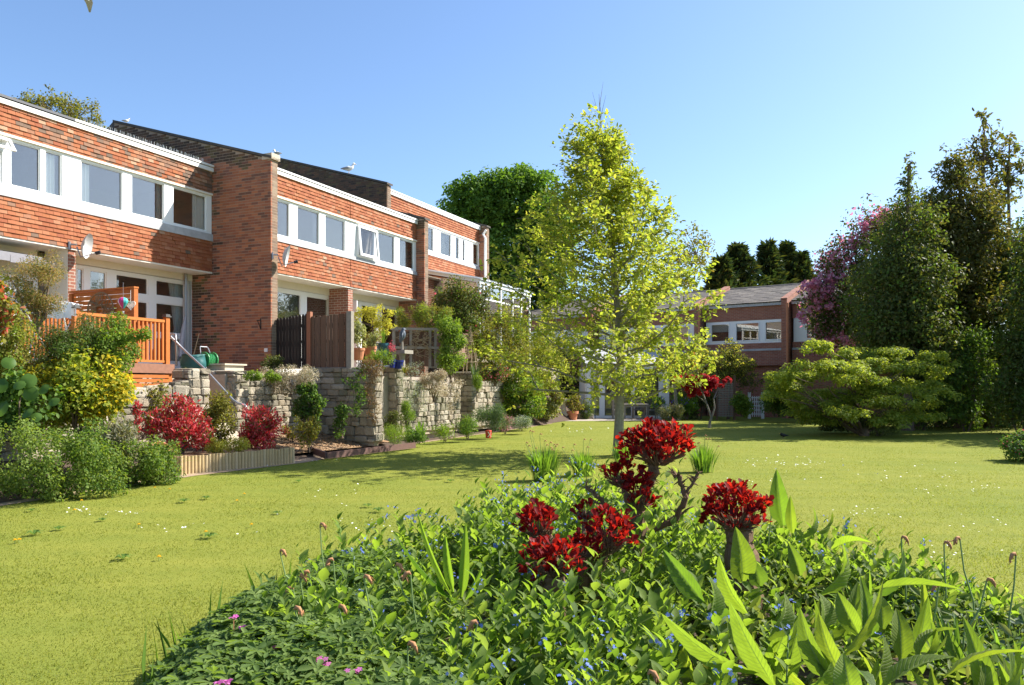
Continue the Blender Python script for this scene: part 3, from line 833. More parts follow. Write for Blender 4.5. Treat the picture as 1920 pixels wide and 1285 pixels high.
bD = (sC1, pC, 2.0)
hD = frame_thing('terraced_house', 'tile hung terraced house with one window tilted open, left of the narrow brick pier', 'house', *bD, HG)
shell(hD, bD, sC1 + .012, sD1, pC, lv, .8)
bud = tile_band(hD, bD, sC1 + .012, sD1, pC, lv['lb'], lv['fl'] - .03, TILE_A, 180, M['tile'])
tile_band(hD, bD, sC1 + .012, sD1, pC, lv['ub'], lv['fb'] - .02, TILE_A, 120 + bud, M['tile'])
w = window(hD, bD, sC1 + .012, sD1, pC, lv['wb'], lv['wt'], [(C_(673), C_(701)), (C_(709), C_(740)), (C_(749), C_(776))],
       [(C_(673), C_(685), zb, zt, 'curtain', False), (C_(753), C_(769), zb, zt, 'curtain', False)])
room(hD, bD, sC1 + .12, sD1 - .11, pC, 3.4, lv['wb'] - .5, lv['wt'] + .3)
sg = MB(); a, b = C_(669), C_(704); za, ze = lv['wb'] + .05, lv['wt'] - .05          # sash hung at the top, pushed out at the bottom
def tl(x, t, e=0): return (x, -pC - .02 - .10 * (1 - t) - e, za + (ze - za) * t)
for x0, x1, t0, t1 in ((a, b, 0, .08), (a, b, .92, 1), (a, a + .07, .08, .92), (b - .07, b, .08, .92)):
    sg.add([tl(x0, t0), tl(x1, t0), tl(x1, t1), tl(x0, t1), tl(x0, t0, .05), tl(x1, t0, .05), tl(x1, t1, .05), tl(x0, t1, .05)],
           [(0, 1, 2, 3), (7, 6, 5, 4), (0, 4, 5, 1), (2, 6, 7, 3), (1, 5, 6, 2), (0, 3, 7, 4)])
sg.build('open_sash', M['upvc'], w)
MB().add([tl(a + .07, .08, .03), tl(b - .07, .08, .03), tl(b - .07, .92, .03), tl(a + .07, .92, .03)], [(0, 1, 2, 3)]).build('pane', M['glass'], w)
MB().box(ps1, CR(752), -pC + .72, -pC + .9, 4.42, lv['lb'] - .04).build('wall_band', M['render'], hD, floc(*bD))
window(hD, bD, ps1, CR(752), pC - .74, 2.0, 4.42, [(CR(678), CR(706), 2.3, 4.30), (CR(716), CR(744), 2.3, 4.30)], glass='glass_dark')
sg = MB().bar((ps1 + .25, -pC + .74, 3.2), (ps1 + .42, -pC + .15, 3.2), .06, 2.2).build('open_door', M['upvc'], hD, floc(*bD))
room(hD, bD, ps1 + .11, sD1 - .11, pC - .72, 3.6, 2.0, 4.4)
MB().box(CR(752), sD1, -pC + .7, -pC + .9, 2.0, lv['lb'] - .04).build('brick_return', M['brick_tex'], hD, floc(*bD))
# front fin between D and E, and the main party wall behind it
PF2 = p_at(803, sD1 + .27)
fin = party_wall(hD, bD, sD1, sD1 + .27, pC - 1.35, PF2, 1.9, z_at(412, sD1, PF2), ('brick', 'mortar'), 0, name='brick_pier')
PB2 = p_at(510, sD1)
pF = p_at(733, sD1 + .27)
pw2 = party_wall(hD, bD, sD1 + .002, sD1 + .272, PB2, pF, lv['lb'], z_at(346, sD1, pF), ('brick_dark', 'mortar_dark'), 0)

# --- house E, higher, at the far end
pE = pF - .12; lv = LV_E
sE0, sE1 = sD1 + .28, s_at(898, pE)
E_ = lambda px: s_at(px, pE)
kz = W(E_(805), pE).y
bE = (sE0, pE, 3.0)
hE = frame_thing('terraced_house', 'tile hung terraced house at the far end of the terrace, higher than the rest', 'house', *bE, HG)
dz = z_at(423, E_(805), pE) - lv['ub']
lv = {k: v + dz for k, v in lv.items()}; lv['floor'] = 2.6
shell(hE, bE, sE0, sE1, pE, lv, .8)
tile_band(hE, bE, sE0, sE1, pE, lv['lb'], lv['fl'] - .03, TILE_A, 0, M['tile'])
tile_band(hE, bE, sE0, sE1, pE, lv['ub'], lv['fb'] - .02, TILE_A, 0, M['tile'])
zb, zt = lv['wb'] + .09, lv['wt'] - .07
window(hE, bE, sE0, sE1, pE, lv['wb'], lv['wt'], [(E_(770), E_(813)), (E_(826), E_(846)), (E_(854), E_(861)), (E_(867), E_(872)), (E_(887), E_(897))],
       [(E_(826), E_(838), zb, zt, 'curtain', False), (E_(875), E_(888), zb, zt, 'curtain', False)])
room(hE, bE, sE0 + .11, sE1 - .11, pE, 3.4, lv['wb'] - .5, lv['wt'] + .3)
MB().box(sE0, sE1, -pE + .3, -pE + .6, 2.6, lv['lb'] - .04).build('brick_wall', M['brick_tex'], hE, floc(*bE))
PF3 = p_at(917, sE1 + .27)
party_wall(hE, bE, sE1, sE1 + .27, pE - 6, PF3, 2.4, z_at(426, sE1, PF3), ('brick', 'mortar'), 0, name='end_wall')
zz = z_at(432, sE1, PF3)
(MB().tube([(sE1 - .07, -PF3 - .02, zz), (sE1 - .07, -PF3 + .12, zz - .18), (sE1 - .07, -pE - .35, zz - .35), (sE1 - .07, -pE - .35, 4.6)], .055, 8)).build('downpipe', M['upvc'], hE, floc(*bE))

# --- conservatory on house E
pK = 3.3
K_ = lambda px: s_at(px, pK)
k0, k1 = K_(899), K_(994)
zk = z_at(532, k0, pK)
bK = (k0, pK, 2.6)
kc = frame_thing('conservatory', 'white framed lean-to conservatory on the far end of the brick terrace', 'conservatory', *bK)
g = MB(); L = floc(*bK)
xs = [K_(px) for px in (899, 908, 940, 962, 978, 994)]
zbK = 2.6
for x in xs: g.box(x - .04, x + .04, -pK, -pK + .08, zbK, zk)
g.box(k0 - .06, k1 + .06, -pK - .04, -pK + .10, zk + .002, zk + .13)
g.box(k0, k1, -pK + .01, -pK + .07, zk - .55, zk - .49)
zr = zk + .55
for q in (0, .5, 1):
    pp = pK + (pE + .1 - pK) * q
    g.box(k0 - .03, k0 + .03, -pp - .03, -pp + .03, zbK, zk + (zr - zk) * q)
g.bar((k0, -pK, zk + .1), (k0, -pE - .05, zr + .1), .08, .12)
g.build('frame', M['upvc'], kc, L)
MB().prism([(-pK - .1, zk + .14), (-pE - .05, zr + .14), (-pE - .05, zr + .17), (-pK - .1, zk + .17)], 0, k0 - .1, k1 + .1).build('roof_sheet', M['polycarb'], kc, L)
for i in range(9):
    x = k0 + (k1 - k0) * i / 8
    MB().bar((x, -pK - .12, zk + .19), (x, -pE - .05, zr + .19), .05, .05).build('glazing_bar', M['upvc'], kc, L)
for a, b in zip(xs[:-1], xs[1:]):
    MB().box(a + .04, b - .04, -pK + .035, -pK + .041, zbK + .5, zk - .55).build('pane', M['glass_clear'], kc, L)
    MB().box(a + .04, b - .04, -pK + .035, -pK + .041, zk - .49, zk).build('pane', M['glass_clear'], kc, L)
MB().add([(k0, -pK, zbK), (k0, -pE, zbK), (k0, -pE, zr), (k0, -pK, zk)], [(0, 1, 2, 3)]).build('side_pane', M['glass_clear'], kc, L)
MB().box(k0, k1, -pK + .1, -pE - .1, zbK - .1, zbK + .02).build('floor_slab', M['paving'], kc, L)
g = MB()
for a, b in [(p_ + .08, q_ - .08) for p_, q_ in zip(xs[1:-1], xs[2:])]: g.box(a, b, -pK + .2, -pK + .205, zk - 1.4, zk - .1)
g.build('blind', M['curtain'], kc, L)

# satellite dishes
def dish(name, label, s, p, z, rz, d=.30):
    t = thing(name, label, 'satellite dish', W(s, p, z), rz)
    g = MB(); seg = 22; rings = 5; vs = [(0, 0, 0)]; fs = []
    for r in range(1, rings + 1):
        rr = d * r / rings
        for k in range(seg):
            a = 2 * math.pi * k / seg
            vs.append((rr * math.cos(a) * .86, -.42 * rr * rr / d, rr * math.sin(a)))
    for k in range(seg): fs.append((0, 1 + k, 1 + (k + 1) % seg))
    for r in range(rings - 1):
        for k in range(seg): fs.append((1 + r * seg + k, 1 + r * seg + (k + 1) % seg, 1 + (r + 1) * seg + (k + 1) % seg, 1 + (r + 1) * seg + k))
    back = [(x, y + .008, z) for x, y, z in vs]; o = len(vs)
    fs2 = [tuple(i + o for i in f[::-1]) for f in fs]
    b = MB(); b.add(vs + back, fs + fs2)
    sh = b.build('reflector', M['dish'], t, (0, -.12, 0), smooth=True); sh.rotation_euler = (rad(12), 0, 0)
    (MB().tube([(0, 0, -.05), (0, -.08, -d * .95), (0, -.42, -d * .62)], .016, 6)).build('arm', M['steel'], t)
    (MB().tube([(0, -.40, -d * .64), (0, -.50, -d * .55)], .04, 8)).build('receiver', M['black'], t)
    g = MB(); g.tube([(0, 0, 0), (0, .14, 0), (0, .14, -.1)], .025, 6); g.box(-.05, .05, .13, .16, -.12, .06)
    g.build('bracket', M['steel'], t)
    return t
dish('satellite_dish', 'grey satellite dish on the brick pier above the deck', S_(135), .16, z_at(460, S_(135), .0), rad(98), .29)
dish('satellite_dish', 'grey satellite dish on the end of the tall brick wall', .1, PF1 + .16, z_at(478, .1, PF1 + .2), rad(100), .29)

# bird spikes along house B's roof edge
sp = frame_thing('bird_spike_strip', 'row of thin white bird spikes along the roof edge beside the tall brick wall', 'bird spikes', S_(160), .05, 7.64)
g = MB()
for i in range(95):
    x = S_(150) + (S_(378) - S_(150)) * i / 94
    g.tube([(x, -.05, 7.64), (x + random.uniform(-.02, .02), -.05 + random.uniform(-.04, .04), 7.76)], .0035, 3)
o = g.build('spike', M['fascia'], sp, floc(S_(160), .05, 7.64)); o["kind"] = 'stuff'
# ---------------------------------------------------------------- stone retaining walls
def stone_proto(k):
    import bmesh
    bm = bmesh.new(); bmesh.ops.create_cube(bm, size=1.0)
    bmesh.ops.bevel(bm, geom=list(bm.edges), offset=.13, segments=1, affect='EDGES', profile=.5)
    rr = random.Random(100 + k)
    for v in bm.verts:
        v.co.x += rr.uniform(-.05, .05); v.co.y += rr.uniform(-.07, .07); v.co.z += rr.uniform(-.05, .05)
    me = bpy.data.meshes.new('stone'); bm.to_mesh(me); bm.free(); me.materials.append(M['stone'])
    return me
STONES = [stone_proto(k) for k in range(7)]

def lay(wall, base, a, b, outn, z0, z1a, z1b, hs=(.13, .24), ws=(.16, .42), proud=.05):
    hs = (hs[0] * .85, hs[1] * .9); ws = (ws[0] * .8, ws[1] * .82)
    """courses of rough stone on the face from a to b (local s,-p pairs); outn = outward normal"""
    a, b = Vector(a), Vector(b); L = (b - a).length; d = (b - a) / L
    ang = math.atan2(d.y, d.x)
    z = z0
    while True:
        h = random.uniform(*hs); x = 0.0
        if z + .06 > max(z1a, z1b): break
        while x < L - .02:
            w = min(random.uniform(*ws) * (h / .18) ** .3, L - x)
            if L - x - w < .1: w = L - x
            zt = z1a + (z1b - z1a) * (x + w / 2) / L
            if z + .06 < zt:
                h_ = h; h = min(h, zt - z + .01)
                k = 1 if random.random() > .16 or w > .3 else 2
                for i in range(k):
                    hh = h / k
                    c = a + d * (x + w / 2) + Vector(outn) * (random.uniform(-.02, .02) * 1.4)
                    o = link('stone', random.choice(STONES), wall, (c.x - base[0], c.y + base[1], z + hh * (i + .5) - base[2]), (random.gauss(0, .03), random.gauss(0, .035), ang + random.gauss(0, .03)), (w - .006, .15 + random.uniform(0, .05), hh - .006))
                h = h_
            x += w
        z += h

WG = 'stone retaining walls along the beds'
def stone_wall(label, s0, s1, p0, p1, z0, z1, faces, z1b=None, hs=(.13, .24), ws=(.16, .42)):
    base = (s0, p1, z0)
    w = frame_thing('stone_wall', label, 'stone wall', *base, WG)
    z1b = z1b if z1b is not None else z1
    e = .06
    g = MB(); g.prism([(s0 + e, z0 - .1), (s1 - e, z0 - .1), (s1 - e, z1b - .03), (s0 + e, z1 - .03)], 1, -p1 + e, -p0 - e)
    g.build('mortar_core', M['stone_core'], w, floc(*base))
    if 'f' in faces: lay(w, base, (s0, -p1 + .05), (s1, -p1 + .05), (0, -1), z0, z1, z1b, hs, ws)
    if 'l' in faces: lay(w, base, (s0 + .05, -p0), (s0 + .05, -p1), (-1, 0), z0, z1, z1, hs, (ws[0] * 1.3, ws[1] * 1.25))
    if 'r' in faces: lay(w, base, (s1 - .05, -p1), (s1 - .05, -p0), (1, 0), z0, z1b, z1b, hs, ws)
    if 't' in faces:
        x = s0
        while x < s1 - .05:
            wd = min(random.uniform(.25, .5), s1 - x); zt = z1 + (z1b - z1) * (x - s0) / (s1 - s0)
            link('capstone', random.choice(STONES), w, (x + wd / 2 - base[0], -(p0 + p1) / 2 + base[1], zt - .01 - base[2]), (0, 0, random.gauss(0, .03)), (wd - .01, p1 - p0 + .02, .08))
            x += wd
    return w
sB = s_at(437, 3.45)
stone_wall('low rough stone wall under the orange deck, behind the red leaved shrubs', -9.0, -6.0, 3.1, 3.5, .3, 1.15, 'f', 1.3, (.18, .32), (.25, .55))
stone_wall('rough stone wall below the orange deck with a sloping top, left of the garden steps', -5.98, -4.05, 3.1, 3.5, .3, 1.48, 'f', 1.72, (.16, .30), (.2, .5))
stone_wall('short stone pier beside the garden steps on their left', -4.03, s_at(388, 3.45), 3.0, 3.52, .3, z_at(694, -3.6, 3.5), 'flt', None)
wB = stone_wall('squared stone wall right of the garden steps, behind the smaller red shrub', sB, .14, 3.05, 3.45, .3, z_at(716, -1, 3.45), 'fl', None, (.15, .24), (.18, .36))
stone_wall('stone pillar at the foot of the grey handrail, right of the garden steps', sB - .004, sB + .42, 1.9, 3.5, .32, z_at(697, sB, 3.45), 'flt', None)
pCe = p_at(702, .15)
stone_wall('tall shaded stone wall below the brown fence, standing out from the terrace', .15, .47, 3.0, pCe, .2, z_at(691, .15, 4.3), 'flt', None, (.15, .27), (.2, .42))
sE1_ = s_at(742, 4.8)
stone_wall('stone wall with pale hanging plants below the patio pots', sE1_ - .02, s_at(862, 4.8), 4.4, 4.8, .3, z_at(712, 2.5, 4.8), 'flt', z_at(722, 5.3, 4.8), (.14, .26), (.16, .42))
stone_wall('tall stone pillar at the near end of the wall below the patio pots', sE1_ - .06, sE1_ + .28, 3.6, 4.86, .3, z_at(688, sE1_, 4.8), 'fl', None, (.16, .26), (.2, .4))
sG = s_at(885, 4.75)
stone_wall('narrow stone pillar under the clipped round bush', sG - .05, sG + .3, 3.7, 4.8, .28, z_at(699, sG, 4.8), 'flt', None, (.16, .26), (.2, .4))
stone_wall('farthest low stone wall, behind the rosemary bush', sG + .3, s_at(960, 4.6), 4.2, 4.6, .25, z_at(716, sG + 1, 4.6), 'ft', None)

# garden steps in the gap
st = frame_thing('garden_steps', 'flight of stone garden steps climbing between two stone walls', 'steps', -3.2, 3.9, .3)
for i in range(9):
    p1 = 4.0 - i * .27
    MB().box(-3.60, -2.88, -p1, -p1 + .34, .1, .42 + i * .175).build('step', M['stone_cut'], st, floc(-3.2, 3.9, .3))
hr = frame_thing('handrail', 'grey tubular handrail slanting down the garden steps', 'handrail', -3.2, 4.2, .3)
ps = p_at(322, -3.25)
def rp(px, py, s=-3.2):
    p = p_at(px, s); return (s, -p, z_at(py, s, p))
g = MB()
g.tube([rp(331, 686), rp(330, 640), rp(329, 627), rp(321, 626), rp(320, 632), rp(352, 663), rp(385, 693), rp(437, 750), rp(447, 757), rp(458, 759), rp(461, 762), rp(461, 800)], .024, 8)
g.build('rail', M['steel'], hr, floc(-3.2, 4.2, .3), smooth=True)
tr = frame_thing('stone_trough', 'square cut stone planter block on top of the wall by the hose reel', 'planter', -2.5, 2.7, 1.86)
zt0 = z_at(698, -2.6, 2.9)
g = MB(); q = -2.95
g.box(-2.55, -1.95, -3.0, -2.35, zt0, zt0 + .16); g.box(-2.6, -1.9, -3.05, -2.3, zt0 + .162, zt0 + .20)
g.build('block', M['stone_cut'], tr, floc(-2.5, 2.7, 1.86))

# ---------------------------------------------------------------- deck
PD = 2.5
sDr, sDl = s_at(312, PD), s_at(141, PD)
zd = z_at(684, sDr, PD); zr = z_at(597, sDr, PD)
bD_ = (sDl, PD, zd)
dk = frame_thing('timber_deck', 'orange stained raised timber deck with balustrade in front of the house', 'deck', *bD_)
L = floc(*bD_)
for s in (sDl, sDr):
    pm = MB().box(s - .05, s + .05, -PD - .05, -PD + .05, zd, zr + .02).build('post', M['deck'], dk, L)
    MB().box(s - .075, s + .075, -PD - .075, -PD + .075, zr + .022, zr + .045).box(s - .055, s + .055, -PD - .055, -PD + .055, zr + .046, zr + .085).build('post_cap', M['cap'], pm)
MB().box(sDl + .052, sDr - .052, -PD - .03, -PD + .03, zr - .10, zr - .04).build('top_rail', M['deck'], dk, L)
MB().box(sDl + .052, sDr - .052, -PD - .025, -PD + .025, zd + .04, zd + .09).build('bottom_rail', M['deck'], dk, L)
nb = 20
mbal = MB().box(-.019, .019, -.019, .019, 0, zr - .10 - zd - .09).mesh('baluster', M['deck'])
for i in range(nb):
    s = sDl + .05 + (sDr - sDl - .1) * (i + .5) / nb
    link('baluster', mbal, dk, (s - bD_[0], 0, .09))
# the side balustrade back to the house on the left, and on the right
sx = sDl
for k in range(13):
    p = PD - .12 - k * .115
    link('baluster', mbal, dk, (sx - bD_[0], -p + PD, .09))
MB().box(sx - .03, sx + .03, -PD + .052, -PD + 1.7, zr - .101, zr - .04).build('top_rail', M['deck'], dk, L)
for k in range(18):
    p = PD - .12 - k * .115
    link('baluster', mbal, dk, (sDr - bD_[0], -p + PD, .09))
MB().box(sDr - .03, sDr + .03, -PD + .052, -PD + 2.2, zr - .101, zr - .04).build('top_rail', M['deck'], dk, L)
# boards of the floor, fascia and skirting
mbd = MB().box(-.068, .068, 0, PD - .05, -.03, 0).mesh('deck_board', M['deck'])
n = int((sDr + .18 - sDl) / .145)
for i in range(n): link('deck_board', mbd, dk, (.07 + i * .145 - .05, .0, 0))
MB().box(sDl - .1, sDr + .16, -PD - .07, -PD - .04, zd - .19, zd + .01).build('fascia_board', M['deck_fascia'], dk, L)
for i in range(4):
    z1 = zd - .22 - i * .095
    MB().box(sDl - .1, sDr + .03, -PD - .04, -PD - .015, z1 - .075, z1).build('skirting_board', M['deck'], dk, L)
for s in (sDl, (sDl + sDr) / 2, sDr + .1): MB().box(s - .05, s + .05, -PD - .012, -PD + .1, 1.2, zd - .04).build('leg', M['deck'], dk, L)
# privacy screen
sS = s_at(252, 2.35); pS0, pS1 = p_at(136, sS), 2.35
zs1, zs0 = z_at(541, sS, 2.35), zd
bS = (sS, pS1, zd)
ps_ = frame_thing('privacy_screen', 'orange slatted privacy screen standing across the deck', 'screen', *bS)
L = floc(*bS)
MB().box(sS - .05, sS + .05, -pS1 - .05, -pS1 + .05, zs0, zs1).build('post', M['deck'], ps_, L)
MB().box(sS - .05, sS + .05, -pS0 - .05, -pS0 + .05, zs0, zs1 - .02).build('post', M['deck'], ps_, L)
MB().box(sS - .06, sS + .06, -pS1 - .06, -pS0 + .06, zs1 + .002, zs1 + .035).build('cap_rail', M['deck'], ps_, L)
z = zs1 - .01; i = 0
while z > zs0 + .1:
    MB().prism([(sS - .016, z), (sS + .012, z), (sS + .004, z - .085), (sS - .024, z - .085)], 1, -pS1 + .052, -pS0 - .052).build('slat', M['deck'], ps_, L)
    z -= .098
# things on the deck and the screen
c = at(192, 585, W(sS, 1.35).y - .05)
wd = thing('wicker_disc', 'round wicker disc hanging on the orange slatted screen', 'ornament', c, RZ)
g = MB()
for k in range(46):
    a0 = random.uniform(0, 6.28); a1 = a0 + random.uniform(1.2, 3.0); r = .40
    g.tube([(-.05, r * math.cos(a0), r * math.sin(a0)), (-.06 - random.random() * .04, r * .3 * math.cos((a0 + a1) / 2), r * .3 * math.sin((a0 + a1) / 2)), (-.05, r * math.cos(a1), r * math.sin(a1))], .007, 3, False)
g.build('twig', M['wicker'], wd, kind='stuff')
(MB().tube([(-.05, .41 * math.cos(t * .2618), .41 * math.sin(t * .2618)) for t in range(25)], .014, 5)).build('hoop', M['wicker'], wd)

def hang(name, label, cat, px, py, Y): return thing(name, label, cat, at(px, py, Y))
Yb = W(sS, 2.4).y - .5
bl = hang('balloon_spinner', 'striped hot air balloon wind spinner hanging by the deck rail', 'ornament', 231, 568, Yb)
for k, cl in enumerate([(.10, .30, .12), (.55, .10, .45), (.10, .12, .5), (.65, .55, .6), (.5, .04, .2), (.05, .35, .35)]):
    g = MB(); vs = []; fs = []
    prof = [(.02, -.12), (.06, -.06), (.095, .0), (.10, .04), (.08, .085), (.035, .11), (.004, .115)]
    for i, (r, z) in enumerate(prof):
        for a in (k * 60, k * 60 + 30, k * 60 + 60): vs.append((r * math.cos(rad(a)), r * math.sin(rad(a)), z))
    for i in range(6):
        for j in range(2): fs.append((i * 3 + j, i * 3 + j + 1, i * 3 + j + 4, i * 3 + j + 3))
    g.add(vs, fs).build('gore', mat_plain('spinner_colour', cl, .4), bl)
MB().lathe([(.015, -.22), (.025, -.18), (.02, -.17)], seg=8).build('basket', M['fascia'], bl)
(MB().tube([(0, 0, .115), (0, 0, .42)], .003, 3)).build('cord', M['steel'], bl)
ht = hang('wire_heart', 'pale wire heart hanging beside the balloon spinner', 'ornament', 245, 572, Yb + .05)
pts = []
for i in range(26):
    t = 2 * math.pi * i / 25
    pts.append((.0062 * 16 * math.sin(t) ** 3, 0, .0062 * (13 * math.cos(t) - 5 * math.cos(2 * t) - 2 * math.cos(3 * t) - math.cos(4 * t))))
g = MB(); g.tube(pts, .006, 4, False)
for i in range(1, 12):
    a, b = pts[i], pts[25 - i]; g.tube([a, b], .0025, 3, False)
for i in range(-4, 5): g.tube([(i * .018, 0, -.07 + abs(i) * .012), (i * .018, 0, .055)], .0025, 3, False)
g.tube([(0, 0, .03), (0, 0, .30)], .003, 3)
g.build('wire', M['fascia'], ht, kind='stuff')
pl = hang('stone_ornament', 'small pale carved stone post standing on the deck edge behind balusters', 'ornament', 288, 678, W(sDr - .2, PD - .12).y)
MB().lathe([(.035, 0), (.03, .03), (.03, .07), (.036, .09), (.03, .12), (.03, .19), (.036, .22), (.03, .25), (.02, .27)], seg=10).build('shaft', M['stone_cut'], pl)
Yt = W(-6.4, 1.6).y
air = thing('clothes_airer', 'white clothes airer hung with white washing on the deck', 'clothes airer', at(98, 668, Yt))
za = at(98, 572, Yt).z - at(98, 668, Yt).z
g = MB()
for i in range(5):
    y = -.3 + i * .15; g.tube([(-.45, y, za), (.42, y, za + .03)], .010, 5)
for x in (-.4, .34):
    g.tube([(x, -.32, za), (x * .6, .35, 0)], .012, 5); g.tube([(x, .32, za), (x * .6, -.35, 0)], .012, 5); g.tube([(x, -.32, za), (x, .32, za)], .012, 5)
g.build('rack', M['upvc'], air)
def cloth(x0, x1, y0, y1, z, drop):
    g = MB(); n = 12; vs = []
    prof = [(y0 - .01, z - drop), (y0 - .012, z - drop * .5), (y0, z + .012), ((y0 + y1) / 2, z - .03), (y1, z + .012), (y1 + .012, z - drop * .4), (y1 + .01, z - drop * .8)]
    for i in range(n + 1):
        for y, zz in prof: vs.append((x0 + (x1 - x0) * i / n, y + .008 * math.sin(i * 1.4), zz + .012 * math.sin(i * .9)))
    m = len(prof); fs = [(i * m + j, (i + 1) * m + j, (i + 1) * m + j + 1, i * m + j + 1) for i in range(n) for j in range(m - 1)]
    return g.add(vs, fs)
c1 = thing('towel', 'white towel draped over the clothes airer on the deck', 'towel', air.location + Vector((0, 0, za)))
cloth(-.42, -.05, -.3, -.15, .02, .22).build('cloth', M['white'], c1)
c2 = thing('sheet', 'folded white sheet with a dark print over the clothes airer', 'sheet', air.location + Vector((.3, 0, za)))
cloth(-.3, .16, -.15, .0, .03, .30).build('cloth', M['white'], c2)

# ---------------------------------------------------------------- fence on wall C, along p from the end of the party wall
def fence(name, label, px0, px1, py0, py1, pyb, n, mat, s, pointed):
    pa, pb = p_at(px0, s), p_at(px1, s)
    za, zb_ = z_at(py0, s, pa), z_at(py1, s, pb); z0 = z_at(pyb, s, (pa + pb) / 2)
    base = (s, pa, z0)
    f = frame_thing(name, label, 'fence', *base, 'fence panels beside the tall brick wall')
    L = floc(*base); w = (pb - pa) / n
    for i in range(n):
        p = pa + w * i; zt = za + (zb_ - za) * (i + .5) / n + random.uniform(-.015, .015)
        g = MB(); e = .006; x0 = s + random.uniform(-.006, .006)
        if pointed:
            g.prism([(-p - e, z0), (-p - w + e, z0), (-p - w + e, zt - .06), (-p - w * .75, zt - .015), (-p - w * .5, zt), (-p - w * .25, zt - .015), (-p - e, zt - .06)], 0, x0, x0 + .02)
        else:
            g.prism([(-p - e, z0), (-p - w + e, z0), (-p - w + e, zt), (-p - e, zt)], 0, x0 + .012 * (i % 2), x0 + .02 + .012 * (i % 2))
        g.build('board', M[mat], f, L)
    for zz in (z0 + .2, (z0 + za) / 2, za - .25): MB().box(s + .036, s + .08, -pb + .02, -pa - .02, zz, zz + .08).build('rail', M[mat], f, L)
    return f, (pa, pb, za, zb_, z0)
sF = .20
f1, q1 = fence('picket_fence', 'black stained fence panel with rounded board tops', 512, 577, 598, 588, 692, 11, 'fence_black', sF, True)
f2, q2 = fence('board_fence', 'brown board fence panel right of the black one', 584, 651, 594, 588, 692, 12, 'fence_brown', sF, False)
MB().box(sF - .05, sF + .05, -p_at(584, sF) - .0 + .0, -p_at(577, sF), q2[4], q1[3] + .04).build('post', M['fence_post'], f2, floc(sF, q2[0], q2[4]))
MB().box(sF - .06, sF + .06, -p_at(661, sF), -p_at(652, sF), q2[4], q2[3] + .05).build('post', M['timber_grey'], f2, floc(sF, q2[0], q2[4]))

# hose reel, teal bag, tools
Yh = W(-2.6, 2.3).y
hz = thing('hose_reel', 'green hose reel cart with a looped grey handle by the brick wall', 'hose reel', at(390, 693, Yh), RZ)
g = MB()
g.tube([(-.16, -.12, .02), (-.16, .05, .28), (-.12, .12, .50), (-.10, .14, .53), (.10, .14, .53), (.12, .12, .50), (.16, .05, .28), (.16, -.12, .02)], .013, 6)
g.build('handle', M['steel'], hz)
for x in (-.13, .13):
    MB().add(*(lambda k: ([(x + dx, .19 * math.cos(2 * math.pi * i / k), .22 + .19 * math.sin(2 * math.pi * i / k)) for dx in (-.01, .01) for i in range(k)], [tuple(range(k))[::-1], tuple(range(k, 2 * k))] + [(i, (i + 1) % k, k + (i + 1) % k, k + i) for i in range(k)]))(18)).build('drum_side', M['green_plastic'], hz)
g = MB(); g.tube([(-.11 + .22 * i / 60, .14 * math.cos(i * .75), .22 + .14 * math.sin(i * .75)) for i in range(61)], .02, 5)
g.build('hose', M['green_plastic'], hz)
tb = thing('garden_bag', 'slumped teal garden waste bag beside the hose reel', 'bag', at(362, 693, Yh - .3))
g = MB(); g.lathe([(.24, 0), (.29, .08), (.28, .22), (.24, .30), (.27, .33), (.22, .31), (.05, .20)], seg=16, sx=1.0, sy=.75)
for i, v in enumerate(g.v): g.v[i] = (v[0] + .02 * math.sin(i * 2.1), v[1] + .02 * math.cos(i * 1.3), v[2] + (.02 * math.sin(i * 1.7) if v[2] > .1 else 0))
g.build('sack', M['teal'], tb, smooth=True)
for k, (px, top, lab, nm) in enumerate(((350, 590, 'folded grey parasol leaning in the corner by the glazed doors', 'parasol'), (363, 625, 'long handled garden broom leaning against the brick return', 'broom'))):
    Yk = W(-.6, -.2).y - .6 * k
    t_ = thing(nm, lab, nm, at(px - (6 if k else 12), 690, Yk))
    hgt = at(px, top, Yk).z - at(px, 690, Yk).z
    (MB().tube([(0, 0, 0), (.10 + .08 * k, .12, hgt)], .013, 6)).build('pole', M['steel'] if k == 0 else M['cane'], t_)
    if k == 0: (MB().tube([(.01, .01, .3), (.03, .03, hgt * .5), (.07, .08, hgt * .8), (.1, .12, hgt * .97)], [.075, .07, .055, .015], 7)).build('folded_cover', M['gull_grey'], t_)
    else: MB().box(-.16, .16, -.03, .03, 0, .09).build('brush', M['wicker'], t_)

# ---------------------------------------------------------------- raised bed of half logs and bark bed
A, B = ground_at(336, 891), ground_at(552, 869)
rb = thing('raised_bed', 'low raised bed edged with pale half log palisade, holding the red shrubs', 'raised bed', A, math.atan2(B.y - A.y, B.x - A.x))
Lb = (B - A).length; nl = 36; dl = Lb / nl
g = MB(); vs = []; k = 7
pr = [(dl * .49 * math.cos(math.pi * i / (k - 1)), -dl * .42 * math.sin(math.pi * i / (k - 1))) for i in range(k)]
g.add([(x, y, 0) for x, y in pr] + [(x * .96, y * .96, .33) for x, y in pr], [(i, i + 1, k + i + 1, k + i) for i in range(k - 1)] + [tuple(range(k, 2 * k)), (0, k, 2 * k - 1, k - 1)])
ml = g.mesh('half_log', M['log']); fix_normals(ml)
for i in range(nl):
    link('half_log', ml, rb, (dl * (i + .5), 0, 0), (0, random.gauss(0, .008), 0), (1, 1, random.uniform(.96, 1.04)))
for i in range(12):
    link('half_log', ml, rb, (0, dl * (i + .6), 0), (0, 0, -math.pi / 2), (1, 1, random.uniform(.96, 1.03)))
    link('half_log', ml, rb, (Lb, dl * (i + .6), 0), (0, 0, math.pi / 2), (1, 1, random.uniform(.96, 1.03)))
